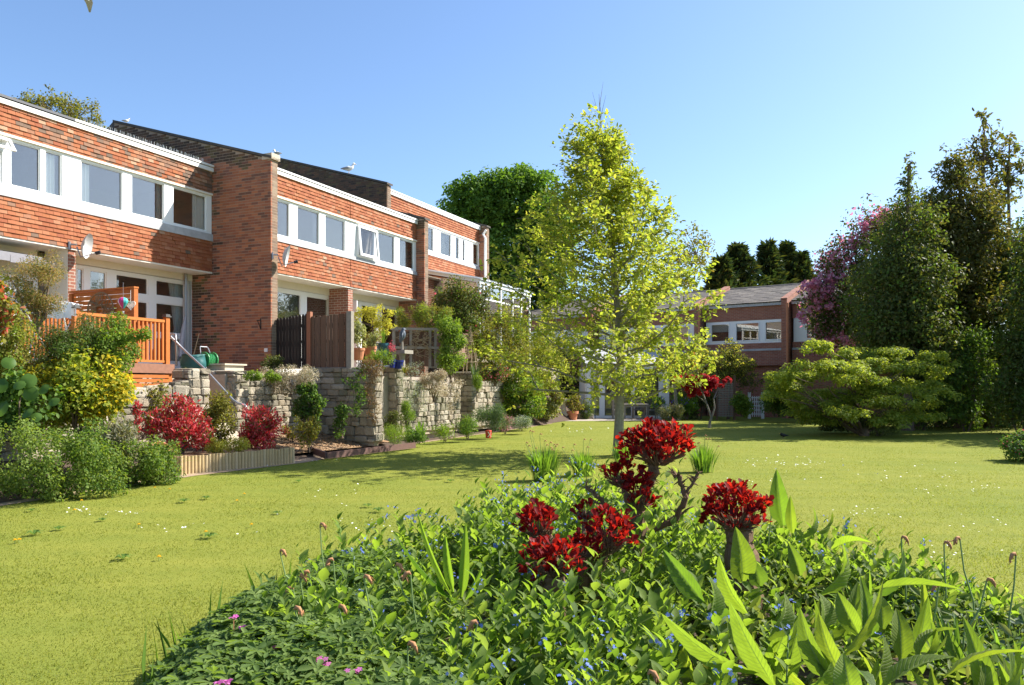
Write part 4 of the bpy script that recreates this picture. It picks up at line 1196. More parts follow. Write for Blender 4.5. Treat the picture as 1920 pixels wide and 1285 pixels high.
MB().add([(0.02, .01, .26), (Lb - .02, .01, .26), (Lb - .02, 1.0, .30), (.02, 1.0, .30)], [(0, 1, 2, 3)]).build('bed_soil', M['chips'], rb)
MB().box(0.0, Lb, .045, .06, .02, .30).build('liner', M['edging'], rb)

A2, A3, A4 = ground_at(560, 838, .12), ground_at(612, 858, .06), ground_at(778, 838, .06)
ed = thing('timber_edging', 'low brown timber edging round the bark chip bed', 'bed edging', A3)
for a, b in ((A2, A3), (A3, A4)):
    MB().bar(a - A3 + Vector((0, 0, .04)), b - A3 + Vector((0, 0, .04)), .05, .14).build('edging_board', M['edging'], ed)
pts = [W(-3.15, 4.95, .12), W(.2, 5.05, .09), W(1.4, 4.9, .12), W(1.1, 3.3, .47), W(-2.85, 3.3, .47)]
g = MB(); g.add(pts, [(0, 1, 2, 3, 4)]); o = g.build('bark_bed', M['chips']); o["kind"] = 'structure'
N = 2600
a = rng.random((N, 1)); b = rng.random((N, 1)); q = np.array([list(p) for p in pts])
P = (q[0] * (1 - a) + q[1] * a) * (1 - b) + (q[4] * (1 - a) + q[3] * a) * b + np.array([0, 0, .012])
me = leaves_mesh('bark_chips', P, rng.normal(size=(N, 3)) * [1, 1, .25], unit(rng.normal(size=(N, 3)) * .35 + [0, 0, 1]), .05 * (.5 + rng.random(N)), T_DIA, M['chips'], 1.4)
tag(link('bark_chips', me), None, None, None, 'stuff')
# ---------------------------------------------------------------- plants of the borders
def shrub(name, label, cat, px0, px1, pt, pb, Y, mat, leaf, n, k=24, cr=.36, depth=1.0, group=None, tmpl=T_DIA, extra=(), bark='bark_brown', nst=5, up=.5, rough=.7, droop=.2, lo=.35, hi=.9, shell=.35, skip_stem=False, pw=2.8):
    c = at((px0 + px1) / 2, pb, Y)
    h = (pb - pt) / F * Y; rx = (px1 - px0) / 2 / F * Y
    t = thing(name, label, cat, c, 0, group)
    n = int(n * 1.5); extra = [(e[0], int(e[1] * 1.5)) + tuple(e[2:]) if e[0][0] == 'l' and e[0] not in ('l_pink', 'l_cream') else e for e in extra]; k = int(k * 1.25)
    cl = sub_clumps((0, 0, h * .52), (rx, rx * depth, h * .5), k, cr * 1.12, lo, hi, zmin=0, pw=pw)
    cl[:, 3:6] = np.minimum(cl[:, 3:6], np.array([rx, rx * depth, h * .5]) * .7)
    parts = [(mat, n, leaf, tmpl)] + list(extra)
    for i, e in enumerate(parts):
        use = cl
        if i and len(e) > 4:
            use = cl[e[4](cl, rx, h)]
            if len(use) == 0: use = cl
        elif i: use = cl[rng.random(len(cl)) < .55]
        if not len(use): use = cl
        ps, dr, nr, sz = cloud(use, e[1], e[2], up, rough, droop, shell)
        if i: ps = ps + unit(ps - np.array([0, 0, h * .4])) * .02
        ps[:, 2] = np.maximum(ps[:, 2], .01)
        fo_ = link('foliage' if not i else 'flowers' if ('f_' in e[0] or 'blossom' in e[0] or e[0] in ('l_cream', 'l_pink')) else 'pale_foliage' if e[0] != 'l_yellow' else 'yellow_foliage', leaves_mesh('foliage', ps, dr, nr, sz, e[3], M[e[0]]), t)
        if i and fo_.name.startswith('flowers') and e[1] < 400: fo_['kind'] = 'stuff'
    if not skip_stem:
        g = MB()
        for i in np.argsort(-cl[:, 2])[:: max(1, len(cl) // nst)][:nst]:
            e_ = Vector(cl[i, :3]); b = Vector((random.uniform(-.1, .1) * rx, random.uniform(-.1, .1) * rx, -.03))
            r = max(.006, .02 * min(h, 1.6))
            g.tube(branch_pts(b, e_, 5, -.1, .05), [r, r * .8, r * .6, r * .4, r * .25], 5)
        g.build('stem', M[bark], t)
    return t

# --- left border
shrub('low_shrub', 'wide low green shrub with small leaves at the left end of the border', 'shrub', -150, 205, 800, 938, 11.0, 'l_hedge', .040, 14000, 90, .20, .42, pw=5, rough=1.1, lo=.55, hi=1.0, extra=(('l_green', 5000, .04, T_DIA),), tmpl=T_OVAL)
shrub('low_shrub', 'round green shrub at the border edge left of the half log bed', 'shrub', 160, 326, 832, 910, 12.6, 'l_hedge', .042, 6000, 50, .26, .6, pw=4, rough=1.1, lo=.5, hi=1.0, extra=(('l_green', 2600, .04, T_DIA),), tmpl=T_OVAL)
shrub('lavender_bush', 'brownish grey lavender tuft in front of the rough stone wall', 'shrub', 150, 262, 800, 862, 12.9, 'l_lavender', .09, 1900, 14, .4, .7, tmpl=T_NAR, up=.2, droop=-.7)
def strap_clump(name, label, cat, base, n, L, wid, mat, spread=.5, group=None, droop=.6, r0=.05, part='leaf', single=False):
    """arching strap leaves; each leaf a part"""
    t = thing(name, label, cat, base, 0, group)
    gg = MB()
    for i in range(n):
        a = random.uniform(0, 6.283); out = random.uniform(.15, 1) * spread; ln = L * random.uniform(.65, 1.1)
        b = Vector((math.cos(a), math.sin(a), 0)); s = Vector((-b.y, b.x, 0))
        st_ = b * random.uniform(0, r0); pts = []
        for j in range(7):
            q = j / 6
            pts.append(st_ + b * (out * ln * q ** 1.5) + Vector((0, 0, ln * (q - droop * out * q ** 2.6) * (1 - .25 * out))))
        g = gg if single else MB(); vs = []; fs = []
        for j, p in enumerate(pts):
            w = wid * (.6 + .9 * j / 6 if j < 3 else 1.15) * (1 - max(0, (j / 6 - .45) / .55) ** 1.7) + .0006
            vs += [p - s * w / 2 + Vector((0, 0, w * .15)), p, p + s * w / 2 + Vector((0, 0, w * .15))]
        for j in range(6):
            for q in range(2): fs.append((j * 3 + q, j * 3 + q + 1, (j + 1) * 3 + q + 1, (j + 1) * 3 + q))
        g.add(vs, fs)
        if not single: g.build(part, M[mat], t)
    if single: o = gg.build('foliage', M[mat], t)
    return t
strap_clump('day_lily', 'arching day lily tuft at the edge of the lawn by the half log bed', 'plant', ground_at(298, 897, .02), 46, .72, .022, 'l_strap', .95, droop=.75, r0=.2, single=True)
strap_clump('day_lily', 'smaller day lily tuft between the low green shrubs', 'plant', ground_at(218, 908, .02), 26, .58, .020, 'l_strap', .9, droop=.7, r0=.12, single=True)
shrub('yellow_shrub', 'green shrub with bright yellow shoot tips below the deck', 'shrub', 55, 250, 664, 815, 12.9, 'l_yelgreen', .075, 6400, 56, .28, .8, tmpl=T_OBOV,
      extra=(('l_yellow', 620, .075, T_OBOV, lambda c, rx, h: (c[:, 0] > .42 * rx) & (c[:, 2] > .30 * h)), ('l_yellow', 420, .075, T_OBOV, lambda c, rx, h: (c[:, 0] < -.2 * rx) & (c[:, 2] > .62 * h)), ('l_yellow', 200, .07, T_OBOV, lambda c, rx, h: (c[:, 2] < .3 * h) & (c[:, 0] > .2 * rx))))
t = shrub('berberis_bush', 'dark fine leaved bush leaning over the deck balustrade', 'shrub', 40, 246, 596, 712, 13.4, 'l_dark', .036, 8500, 60, .20, .7, extra=(('l_green', 7000, .034, T_DIA), ('l_fresh', 1500, .045, T_OVAL, lambda c, rx, h: c[:, 0] > .55 * rx)), lo=.2, hi=1.0)
g = MB(); pts = branch_pts((.1, 0, .3), (1.22, -.1, .72), 7, -.12, .02); g.tube(pts, [.02, .018, .016, .013, .01, .007, .004], 5); g.build('branch', M['bark_brown'], t)
cl = [(p.x, p.y, p.z + .05, .12, .1, .11) for p in pts[2:]]
ps, dr, nr, sz = cloud(cl, 1000, .05, .5, .7, .1)
link('foliage', leaves_mesh('foliage', ps, dr, nr, sz, T_OVAL, M['l_fresh']), t)
shrub('twiggy_shrub', 'tall twiggy brown green shrub in front of the awning', 'shrub', 18, 122, 476, 620, 13.6, 'l_spirea', .030, 5200, 30, .28, .8, lo=.3, hi=1.05, extra=(('l_dark', 1800, .035, T_DIA),), droop=-.3)
shrub('pale_green_shrub', 'pale olive green shrub at the left edge below the red leaves', 'shrub', -40, 62, 578, 730, 12.6, 'l_olive', .045, 4200, 26, .32, .8, extra=(('l_fresh', 1500, .045, T_DIA),))
shrub('red_leaved_shrub', 'red leaved shrub cut by the left edge of the picture', 'shrub', -50, 30, 500, 640, 11.8, 'l_pieris', .10, 330, 16, .34, .8, tmpl=T_OBOV, extra=(('l_olive', 500, .07, T_OVAL),))
shrub('dark_shrub', 'dark shadowy shrub behind the large round leaves', 'shrub', -60, 150, 655, 808, 13.6, 'l_dark', .06, 3600, 36, .28, .6, extra=(('l_green', 900, .06, T_DIA),))
shrub('ivy_leaved_plant', 'glossy mid green leaves mixed among the large round leaves', 'plant', -40, 110, 690, 806, 11.9, 'l_green', .085, 900, 26, .26, .5, None, T_OVAL)
br = thing('round_leaved_plant', 'large round leathery leaves hanging over the wall at the left edge', 'plant', at(40, 790, 11.8))
def round_leaf_proto():
    vs = [(0, 0, 0)]; fs = []; k = 14
    for r in (.5, 1.0):
        for i in range(k):
            a = 2 * math.pi * i / k; rr = r * (1 - .15 * (abs(i - k / 2) < 1))
            vs.append((.5 * rr * math.cos(a) + .5, .47 * rr * math.sin(a), -.10 * r * r + .02 * math.sin(3 * a) * r))
    for i in range(k): fs.append((0, 1 + i, 1 + (i + 1) % k))
    for i in range(k): fs.append((1 + i, 1 + k + i, 1 + k + (i + 1) % k, 1 + (i + 1) % k))
    vs[0] = (.5, 0, 0)
    return MB().add(vs, fs).mesh('leaf', M['l_round'], True)
RL = round_leaf_proto()
for px, py, sc in ((18, 668, .18), (60, 700, .2), (12, 712, .2), (40, 735, .2), (5, 750, .22), (70, 742, .18), (30, 770, .2), (62, 768, .17), (90, 752, .15), (8, 788, .18), (80, 780, .13), (-8, 728, .22), (48, 715, .16), (36, 792, .14), (74, 725, .16)):
    p = at(px, py, 11.6 + random.uniform(-.25, .3)) - br.location
    mm = Matrix.Rotation(rad(random.uniform(-35, 45)), 3, 'Z') @ Matrix.Rotation(rad(random.uniform(35, 80)), 3, 'X') @ Matrix.Rotation(rad(random.uniform(180, 360)), 3, 'Z')
    o = link('leaf', RL, br, p, mm.to_euler(), (sc * 1.15,) * 3)
g = MB()
for i in range(2): g.tube(branch_pts((random.uniform(-.1, .1), .35, 0), (random.uniform(-.3, .3), random.uniform(.2, .3), random.uniform(.2, .8)), 4), .010, 5)
g.build('stem', M['twig'], br)
tp = thing('terracotta_pot', 'tipped terracotta pot between the day lily and the red shrub', 'pot', at(298, 852, 14.0), 0)
g = MB(); g.lathe([(.10, -.18), (.13, .0), (.15, .12), (.165, .12), (.165, .17), (.14, .17), (.12, .0)], seg=16)
o = g.build('pot_body', M['terra'], tp); o.rotation_euler = (rad(18), rad(28), 0)

# --- half log bed
PH = 'red leaved shrubs along the rough stone walls'
def photinia(label, px0, px1, pt, pb, Y, n):
    return shrub('photinia', label, 'shrub', px0, px1, pt, pb, Y, 'l_photinia', .085, int(n * 1.5), 40, .24, .9, PH, T_LAN, up=.5, droop=-.8, rough=.6, lo=.2, hi=.95, extra=(('l_green', n // 5, .07, T_LAN),))
photinia('largest red shrub, behind the middle of the half log edging', 281, 395, 752, 858, 15.0, 1500)
photinia('round red shrub at the right end of the half log bed', 447, 532, 768, 846, 16.4, 1150)
photinia('slim red shrub against the rough wall, left of the olive green bush', 229, 264, 748, 826, 15.2, 420)
OL = 'olive green bushes in the half log bed'
shrub('olive_bush', 'loose olive green bush left of the largest red shrub', 'shrub', 252, 322, 724, 842, 15.6, 'l_olive', .055, 1900, 26, .30, .8, OL, T_OVAL, droop=-.1)
shrub('olive_bush', 'tall narrow olive green bush growing up the step opening', 'shrub', 378, 441, 735, 846, 16.2, 'l_olive', .05, 2300, 26, .34, .8, OL, T_OVAL, droop=-.1)
shrub('golden_mound', 'low lime gold mound plant inside the half log edging', 'plant', 386, 424, 824, 852, 15.0, 'l_gold', .03, 1200, 14, .4, .8, 'low gold mounds in the half log bed')
shrub('golden_mound', 'low lime gold mound touching the round red shrub', 'plant', 418, 464, 823, 850, 15.2, 'l_gold', .03, 1300, 14, .4, .8, 'low gold mounds in the half log bed')
bx_ = thing('cold_frame', 'open wooden planter box against the rough wall behind the largest red shrub', 'planter', at(345, 790, 16.6), RZ)
g = MB(); g.box(-.3, .3, -.2, .2, 0, .42); g.build('box_body', mat_plain('pale_board', (.34, .26, .17), .85), bx_)
MB().box(-.33, .33, -.23, .23, .422, .46).build('rim', M['log'], bx_)

# --- bark bed and the walls around it
shrub('white_saxifrage', 'cream flowered cushion plant spilling over the squared stone wall', 'plant', 488, 606, 683, 738, 18.6, 'l_cream', .032, 4200, 34, .26, .35, 'pale flowered cushions on the stone walls', T_DIA, extra=(('l_lavender', 1500, .05, T_NAR),), nst=3)
shrub('white_saxifrage', 'small cream flowered cushion beside the deck skirting', 'plant', 335, 384, 693, 722, 16.6, 'l_cream', .03, 500, 12, .3, .6, 'pale flowered cushions on the stone walls', T_DIA, extra=(('l_dark', 500, .04, T_NAR),))
shrub('green_cushion', 'bright green cushion plant on top of the wall left of the cream flowers', 'plant', 457, 492, 697, 716, 17.6, 'l_fresh', .045, 650, 12, .4, .6, 'bright green cushions on the squared wall')
shrub('green_cushion', 'bright green cushion plant just under the cream flowers', 'plant', 488, 526, 699, 717, 18.0, 'l_fresh', .045, 650, 12, .4, .6, 'bright green cushions on the squared wall')
shrub('dark_shrub', 'dark little shrub at the foot of the tall brick wall', 'shrub', 478, 530, 668, 692, 19.6, 'l_dark', .05, 700, 12, .36, .6)
shrub('climbing_rose', 'dark leaved climber at the inner corner of the squared stone wall', 'climber', 552, 604, 716, 800, 18.3, 'l_green', .065, 1500, 26, .26, .4, None, T_OVAL, extra=(('l_dark', 700, .06, T_OVAL),), hi=1.0)
shrub('rose_sapling', 'young yellowish rose bush on a thin stem in the bark bed', 'shrub', 560, 598, 782, 846, 17.6, 'l_olive', .06, 420, 16, .28, .8, None, T_OVAL, hi=.95, nst=4)
shrub('rose_sapling', 'small light green rose trained against the shaded wall', 'shrub', 622, 662, 756, 820, 19.0, 'l_green', .07, 330, 12, .3, .5, None, T_OVAL, hi=.95)
shrub('rose_sapling', 'thin rose shoots against the squared wall beside the round red shrub', 'shrub', 528, 566, 776, 828, 17.7, 'l_olive', .05, 260, 12, .28, .4, None, T_OVAL, hi=1.0)
def draped(name, label, px, py0, py1, wpx, Y, mat, leaf, n, tmpl=T_DIA, extra=None, depth=.1):
    c = at(px, py1, Y); t = thing(name, label, 'trailing plant', c)
    h = (py1 - py0) / F * Y; w = wpx / F * Y
    cl = []
    for i in range(16):
        q = i / 15
        cl.append((random.gauss(0, .22) * w * (1 - .3 * q) + .0, -random.uniform(0, depth), h * (1 - q), w * .32 * (1.1 - .6 * q) + .02, .07, h * .07 + .03))
    ps, dr, nr, sz = cloud(cl, n, leaf, .2, .8, .5); link('foliage', leaves_mesh('foliage', ps, dr, nr, sz, tmpl, M[mat]), t)
    if extra:
        ps, dr, nr, sz = cloud(cl, extra[1], extra[2], .2, .8, .5); link('flowers', leaves_mesh('flowers', ps, dr, nr, sz, tmpl, M[extra[0]]), t)
    g = MB()
    for i in range(5): g.tube(branch_pts((random.gauss(0, .2) * w, .02, h), (random.gauss(0, .25) * w, -.06, random.uniform(0, .4) * h), 5, .05, .05), .006, 4)
    g.build('stem', M['bark_brown'], t)
    return t
draped('ivy', 'green ivy trailing down the tall shaded wall below the brown fence', 672, 690, 775, 40, 19.2, 'l_green', .06, 420, T_OVAL)
draped('bare_creeper', 'brown twiggy creeper hanging over the end of the tall shaded wall', 704, 676, 790, 30, 18.95, 'l_brown', .035, 1500, T_DIA)
draped('bare_creeper', 'brown creeper spreading along the top of the tall shaded wall', 690, 676, 704, 56, 19.1, 'l_brown', .035, 1100, T_DIA)
shrub('white_saxifrage', 'widest tan and cream flowered plant hanging over the wall below the patio pots', 'plant', 784, 842, 688, 752, 22.2, 'l_cream', .036, 3000, 26, .28, .5, 'pale flowered cushions on the stone walls', T_DIA, extra=(('l_brown', 900, .04, T_NAR),))
draped('white_saxifrage', 'narrow tan flowered plant trailing right of the widest one', 848, 712, 770, 34, 23.3, 'l_cream', .036, 1100, T_DIA)
draped('silver_trailer', 'silver grey trailing plant at the near end of the wall below the pots', 766, 684, 760, 48, 21.2, 'l_silver', .04, 1700, T_NAR)
draped('silver_trailer', 'small silver plant hanging between the tan flowers and the silver trailer', 790, 725, 775, 30, 21.7, 'l_silver', .036, 700, T_NAR)
strap_clump('blue_grass', 'tuft of yellow green strap leaves hanging from the wall top', 'plant', at(758, 700, 20.9), 26, .42, .018, 'l_olive', .9, droop=.9, r0=.08, single=True)
# foot of those walls
shrub('upright_conifer', 'small upright bright green conifer against the sunlit stone wall', 'shrub', 752, 778, 752, 812, 20.6, 'l_fresh', .045, 1500, 18, .4, .9, tmpl=T_NAR, droop=-.6, extra=(('l_green', 700, .04, T_NAR),))
shrub('dark_shrub', 'dark green bush in the shade beside the near stone pillar', 'shrub', 719, 750, 768, 818, 20.3, 'l_dark', .045, 1000, 16, .36, .9)
HUM = 'low green hummocks at the foot of the stone walls'
shrub('green_hummock', 'low moss green hummock at the right end of the bark bed', 'plant', 712, 768, 800, 832, 19.6, 'l_fresh', .04, 1500, 18, .36, .8, HUM, T_NAR, droop=-.4)
shrub('green_hummock', 'low green hummock under the upright conifer', 'plant', 752, 800, 804, 832, 20.3, 'l_green', .05, 1000, 16, .36, .8, HUM)
strap_clump('iris_clump', 'upright iris leaves at the foot of the sunlit stone wall', 'plant', at(788, 826, 20.6), 34, .62, .03, 'l_strap', .5, droop=.5, r0=.14, single=True)
shrub('green_hummock', 'loose yellow green plants below the tan flowered hanger', 'plant', 812, 856, 790, 826, 21.6, 'l_fresh', .06, 750, 16, .36, .8, HUM, T_NAR, droop=-.2)
shrub('green_hummock', 'leafy green plants left of the rosemary bush', 'plant', 852, 902, 784, 822, 22.3, 'l_green', .065, 900, 16, .36, .8, HUM, T_NAR, droop=-.2, extra=(('l_fresh', 400, .06, T_NAR),))
shrub('rosemary', 'rounded grey green rosemary bush in front of the farthest low wall', 'shrub', 883, 956, 760, 812, 23.6, 'l_rosemary', .06, 3000, 30, .32, .8, None, T_NAR, droop=-.5, extra=(('l_green', 900, .05, T_NAR),))
rp_ = thing('red_ornament', 'small red painted ornament with a pale cross under the rosemary bush', 'ornament', at(916, 822, 22.6), rad(20))
MB().lathe([(.07, 0), (.085, .02), (.10, .22), (.085, .23)], seg=4).build('body', M['red_paint'], rp_)
g = MB(); g.bar((-.05, -.085, .04), (.05, -.095, .19), .018, .012); g.bar((.05, -.088, .04), (-.05, -.092, .19), .018, .012); g.build('cross', M['daisy'], rp_)
shrub('heather', 'pinkish heather tuft right of the rosemary bush', 'plant', 928, 966, 780, 812, 24.2, 'l_lavender', .05, 700, 14, .36, .8, None, T_NAR, droop=-.4, extra=(('l_pink', 260, .035, T_DIA),))
shrub('silver_mound', 'low silver grey plant at the bend of the lawn edge', 'plant', 952, 1004, 782, 806, 25.8, 'l_silver', .06, 950, 16, .36, .8, None, T_NAR, droop=-.3, extra=(('l_rosemary', 700, .06, T_NAR),))

# ---------------------------------------------------------------- patio above the sunlit wall
def pot(label, px, pyt, pyb, wpx, Y, mat, flare=1.0):
    t = thing('plant_pot', label, 'pot', at(px, pyb, Y), 0, 'pots on the patio wall')
    h = (pyb - pyt) / F * Y; r = wpx / 2 / F * Y
    MB().lathe([(r * .68, 0), (r * .8, h * .35), (r * .95, h * .8), (r * 1.04, h * .8), (r * 1.04, h), (r * .9, h), (r * .85, h * .9), (.01, h * .88)], seg=18).build('pot_body', M[mat], t)
    return t
def zpot(py, Y): return H + (724 - py) / F * Y
pot('pinkish terracotta pot beside the grey fence post', 672, 653, 676, 24, 20.4, 'terra')
shrub('variegated_shrub', 'tall cream variegated shrub in the pot beside the fence post', 'shrub', 660, 685, 598, 656, 20.4, 'l_varieg', .05, 850, 18, .36, .9, None, T_OVAL)
pot('terracotta pot half hidden behind the palm like plant', 694, 650, 676, 24, 20.9, 'terra')
shrub('variegated_shrub', 'low bronze and cream shrub in the half hidden terracotta pot', 'shrub', 680, 714, 624, 654, 20.9, 'l_varieg', .045, 520, 14, .36, .9, None, T_OVAL, extra=(('l_brown', 260, .04, T_OVAL),))
pot('teal glazed pot at the foot of the gold maple', 718, 644, 668, 26, 21.3, 'blue_glaze')
strap_clump('potted_iris', 'upright pale strap leaves in the teal glazed pot', 'plant', at(716, 646, 21.3), 22, .48, .022, 'l_strap', .4, droop=.3, r0=.1, single=True)
strap_clump('fern_palm', 'bright green palm like plant on the patio wall', 'plant', at(706, 682, 20.6), 60, .46, .034, 'l_strap', 1.0, droop=.7, r0=.10, single=True)
shrub('patio_geranium', 'low leafy plant beside the palm like plant on the wall', 'plant', 676, 742, 660, 690, 20.5, 'l_fresh', .055, 900, 18, .34, .6, None, T_NAR, droop=-.2)
pot('small cobalt blue pot at the front of the patio wall', 735, 674, 690, 14, 20.7, 'cobalt')
pot('rounder cobalt blue pot touching the bird pedestal', 747, 676, 692, 20, 20.9, 'cobalt')
shrub('red_primula', 'small red flowered plant behind the cobalt pots', 'plant', 728, 742, 642, 662, 21.0, 'f_redpink', .026, 150, 8, .4, .9, None, T_OVAL)
def tree(name, label, base, trunk, clumps, n, leaf, mat, bark, group=None, tmpl=T_DIA, nb=18, r0=.1, up=.4, rough=.8, droop=.3, shell=.35, extra=(), cat='tree', jit=.1, branch_r=.3):
    t = thing(name, label, cat, base, 0, group)
    ps, dr, nr, sz = cloud(clumps, n, leaf, up, rough, droop, shell, jit)
    link('crown', leaves_mesh('crown', ps, dr, nr, sz, tmpl, M[mat]), t)
    for e in extra:
        use = clumps if len(e) < 5 else clumps[e[4](clumps)]
        if not len(use): continue
        ps, dr, nr, sz = cloud(use, e[1], e[2], up, rough, droop, shell, jit)
        link(e[5] if len(e) > 5 else 'foliage', leaves_mesh('foliage', ps, dr, nr, sz, e[3], M[e[0]]), t)
    g = MB(); m = len(trunk)
    g.tube(trunk, [r0 * (1.25 if i == 0 else 1 - .75 * i / (m - 1)) for i in range(m)], 9)
    tr_ = [Vector(p) for p in trunk]
    order = rng.permutation(len(clumps))[:nb]
    for i in order:
        c = Vector(clumps[i][:3])
        hd = math.hypot(c.x - tr_[-1].x, c.y - tr_[-1].y)
        zz = c.z - .55 * hd
        q = min(tr_, key=lambda p: abs(p.z - zz))
        rb_ = r0 * branch_r
        g.tube(branch_pts(q, c, 6, -.12, .035), [rb_, rb_ * .8, rb_ * .65, rb_ * .5, rb_ * .35, rb_ * .2], 5)
    g.build('trunk', M[bark], t)
    return t
Yg = 22.2
b = at(700, 660, Yg)
lob = []
for px, py, r in ((680, 590, 16), (705, 584, 18), (722, 600, 18), (700, 606, 16), (715, 622, 14), (728, 588, 12), (672, 604, 8), (735, 612, 10)):
    p = at(px, py, Yg) - b; rr = r / F * Yg
    for cc in sub_clumps(p, (rr * 1.2, rr, rr * .6), 5, .5): lob.append(cc)
tree('gold_maple', 'small gold leaved maple on the patio left of the bird statue', b, [(0, 0, 0), (.02, 0, .35), (-.03, 0, .7), (0, 0, 1.0)], np.array(lob), 2200, .06, 'l_gold', 'bark_brown', tmpl=T_DIA, r0=.03, nb=14)
# bird statue and its pedestal
pd = thing('stone_pedestal', 'square topped stone pedestal under the bird statue', 'pedestal', at(754, 694, 21.4), RZ)
hh = zpot(657, 21.4) - zpot(694, 21.4)
MB().lathe([(.13, 0), (.14, .06), (.085, .10), (.075, hh * .6), (.10, hh - .10)], seg=14).build('shaft', M['timber_grey'], pd)
MB().box(-.22, .22, -.22, .22, hh - .098, hh).build('top_slab', M['timber_grey'], pd)
zs = at(754, 657, 21.4)
bs = thing('bird_statue', 'dark verdigris statue of a perched bird of prey on a post', 'statue', zs, rad(20))
h2 = zpot(615, 21.4) - zpot(657, 21.4)
MB().tube([(0, 0, .004), (0, 0, h2 * .38)], [.035, .03], 8).build('post', M['timber_grey'], bs)
MB().tube([(-.05, 0, h2 * .34), (-.035, 0, h2 * .46), (0, 0, h2 * .6), (.012, 0, h2 * .74), (.02, 0, h2 * .84), (.03, 0, h2 * .91), (.04, 0, h2 * .96), (.045, 0, h2)], [.02, .05, .085, .095, .07, .05, .052, .02], 10).build('body', M['bronze'], bs, smooth=True)
for sy in (-1, 1): MB().tube([(-.06, sy * .055, h2 * .38), (-.03, sy * .08, h2 * .58), (.0, sy * .075, h2 * .78)], [.012, .035, .02], 7).build('wing', M['bronze'], bs, smooth=True)
MB().tube([(.075, 0, h2 * .945), (.105, 0, h2 * .925), (.11, 0, h2 * .90)], [.018, .012, .003], 6).build('beak', M['bronze'], bs)
# trellis fence with dried vine
Yv = 24.0
tv = thing('trellis_fence', 'weathered trellis fence with dried vines behind the bird statue', 'fence', at(738, 690, Yv), rad(8))
def loc(px, py): return at(px, py, Yv) - at(738, 690, Yv)
for px in (738, 770, 806, 816): p = loc(px, 618); MB().box(p.x - .04, p.x + .04, -.04, .04, 0, p.z).build('post', M['timber_grey'], tv)
for py in (617, 652):
    a, b_ = loc(732, py), loc(822, py); MB().box(a.x, b_.x, -.075, -.042, a.z - .04, a.z + .04).build('rail', M['timber_grey'], tv)
a, b_ = loc(734, 688), loc(818, 620); g = MB()
for i in range(11):
    x0 = a.x + (b_.x - a.x) * i / 11; w_ = (b_.x - a.x) / 11
    MB().box(x0 + .004, x0 + w_ - .004, .03 + .008 * (i % 2), .06, .05, b_.z - .02).build('board', M['fence_brown'], tv)
g = MB()
for i in range(26):
    x = random.uniform(a.x + .4, b_.x - .1); z = random.uniform(.5, b_.z)
    pts = [(x, -.08, z)]
    for j in range(9): pts.append((pts[-1][0] + random.gauss(0, .08), -.08 + random.gauss(0, .01), pts[-1][2] - random.uniform(.0, .10) + (.05 if j < 2 else 0)))
    g.tube(pts, .009, 4)
g.build('dried_vine', M['cane'], tv, kind='stuff')

# --- shrubs on the upper terrace
US = None
shrub('camellia', 'dark glossy camellia bush with a few pink blooms beside the conservatory', 'shrub', 800, 922, 528, 640, 27.2, 'l_dark', .075, 5200, 44, .26, .8, US, T_OVAL, extra=(('l_bronze', 2600, .075, T_OVAL), ('l_green', 1200, .07, T_OVAL), ('f_redpink', 46, .10, T_OVAL)))
shrub('arching_hedge', 'long arching hedge top above the trellis fence', 'hedge', 735, 866, 574, 624, 24.6, 'l_olive', .045, 4200, 40, .20, .4, US, T_DIA, extra=(('l_fresh', 1800, .045, T_DIA), ('l_dark', 1200, .05, T_DIA)), hi=1.0)
shrub('green_column', 'bright green climber hanging as a column right of the trellis fence', 'climber', 818, 872, 582, 716, 24.0, 'l_fresh', .055, 4200, 44, .24, .8, US, T_OVAL, extra=(('l_green', 1600, .05, T_OVAL),), hi=.95)
shrub('olive_shrub', 'broad yellow olive shrub behind the cane obelisk', 'shrub', 862, 1010, 582, 716, 28.0, 'l_olive', .07, 6500, 52, .24, .7, US, T_DIA, extra=(('l_fresh', 2400, .07, T_DIA), ('l_bronze', 1200, .07, T_DIA)), hi=1.0)
shrub('olive_shrub', 'yellow green shrub in front of the conservatory panes', 'shrub', 940, 1062, 606, 742, 29.5, 'l_lime', .08, 3800, 44, .24, .7, US, T_DIA, extra=(('l_olive', 2600, .07, T_DIA),), hi=1.0)
shrub('flowering_shrub', 'mixed green shrub with pale tips sloping down to the lawn', 'shrub', 936, 1020, 690, 796, 28.0, 'l_fresh', .08, 3200, 40, .26, .8, US, T_OVAL, extra=(('l_green', 1800, .08, T_OVAL), ('l_olive', 900, .07, T_OVAL)), hi=.95)
shrub('variegated_bush', 'reddish cream variegated bush at the corner of the far bed', 'shrub', 1000, 1052, 700, 790, 32.0, 'l_varieg', .09, 1700, 28, .28, .8, US, T_OVAL, extra=(('l_olive', 900, .08, T_OVAL), ('l_brown', 400, .08, T_OVAL)))
shrub('dark_shrub', 'low dark shrub in front of the variegated bush', 'shrub', 1000, 1044, 748, 786, 33.0, 'l_dark', .08, 1100, 18, .32, .8, US, T_DIA, extra=(('l_lavender', 500, .07, T_DIA),))
shrub('azalea', 'dull red azalea on the farthest low wall', 'shrub', 902, 952, 678, 722, 25.4, 'l_dark', .06, 1000, 18, .32, .7, US, T_OVAL, extra=(('f_redpink', 130, .06, T_OVAL), ('l_brown', 300, .05, T_OVAL)))
strap_clump('grey_iris', 'blue green sword leaves left of the dull red azalea', 'plant', at(890, 712, 24.9), 26, .62, .034, 'l_rosemary', .5, droop=.3, r0=.1, single=True)
shrub('clipped_bush', 'small clipped egg shaped bush on the narrow stone pillar', 'shrub', 884, 906, 700, 736, 24.4, 'l_fresh', .03, 2200, 18, .6, 1.0, US, T_DIA, lo=.2, hi=.5)
ob = thing('cane_obelisk', 'tall wigwam of brown canes among the shrubs', 'plant support', at(882, 700, 25.2))
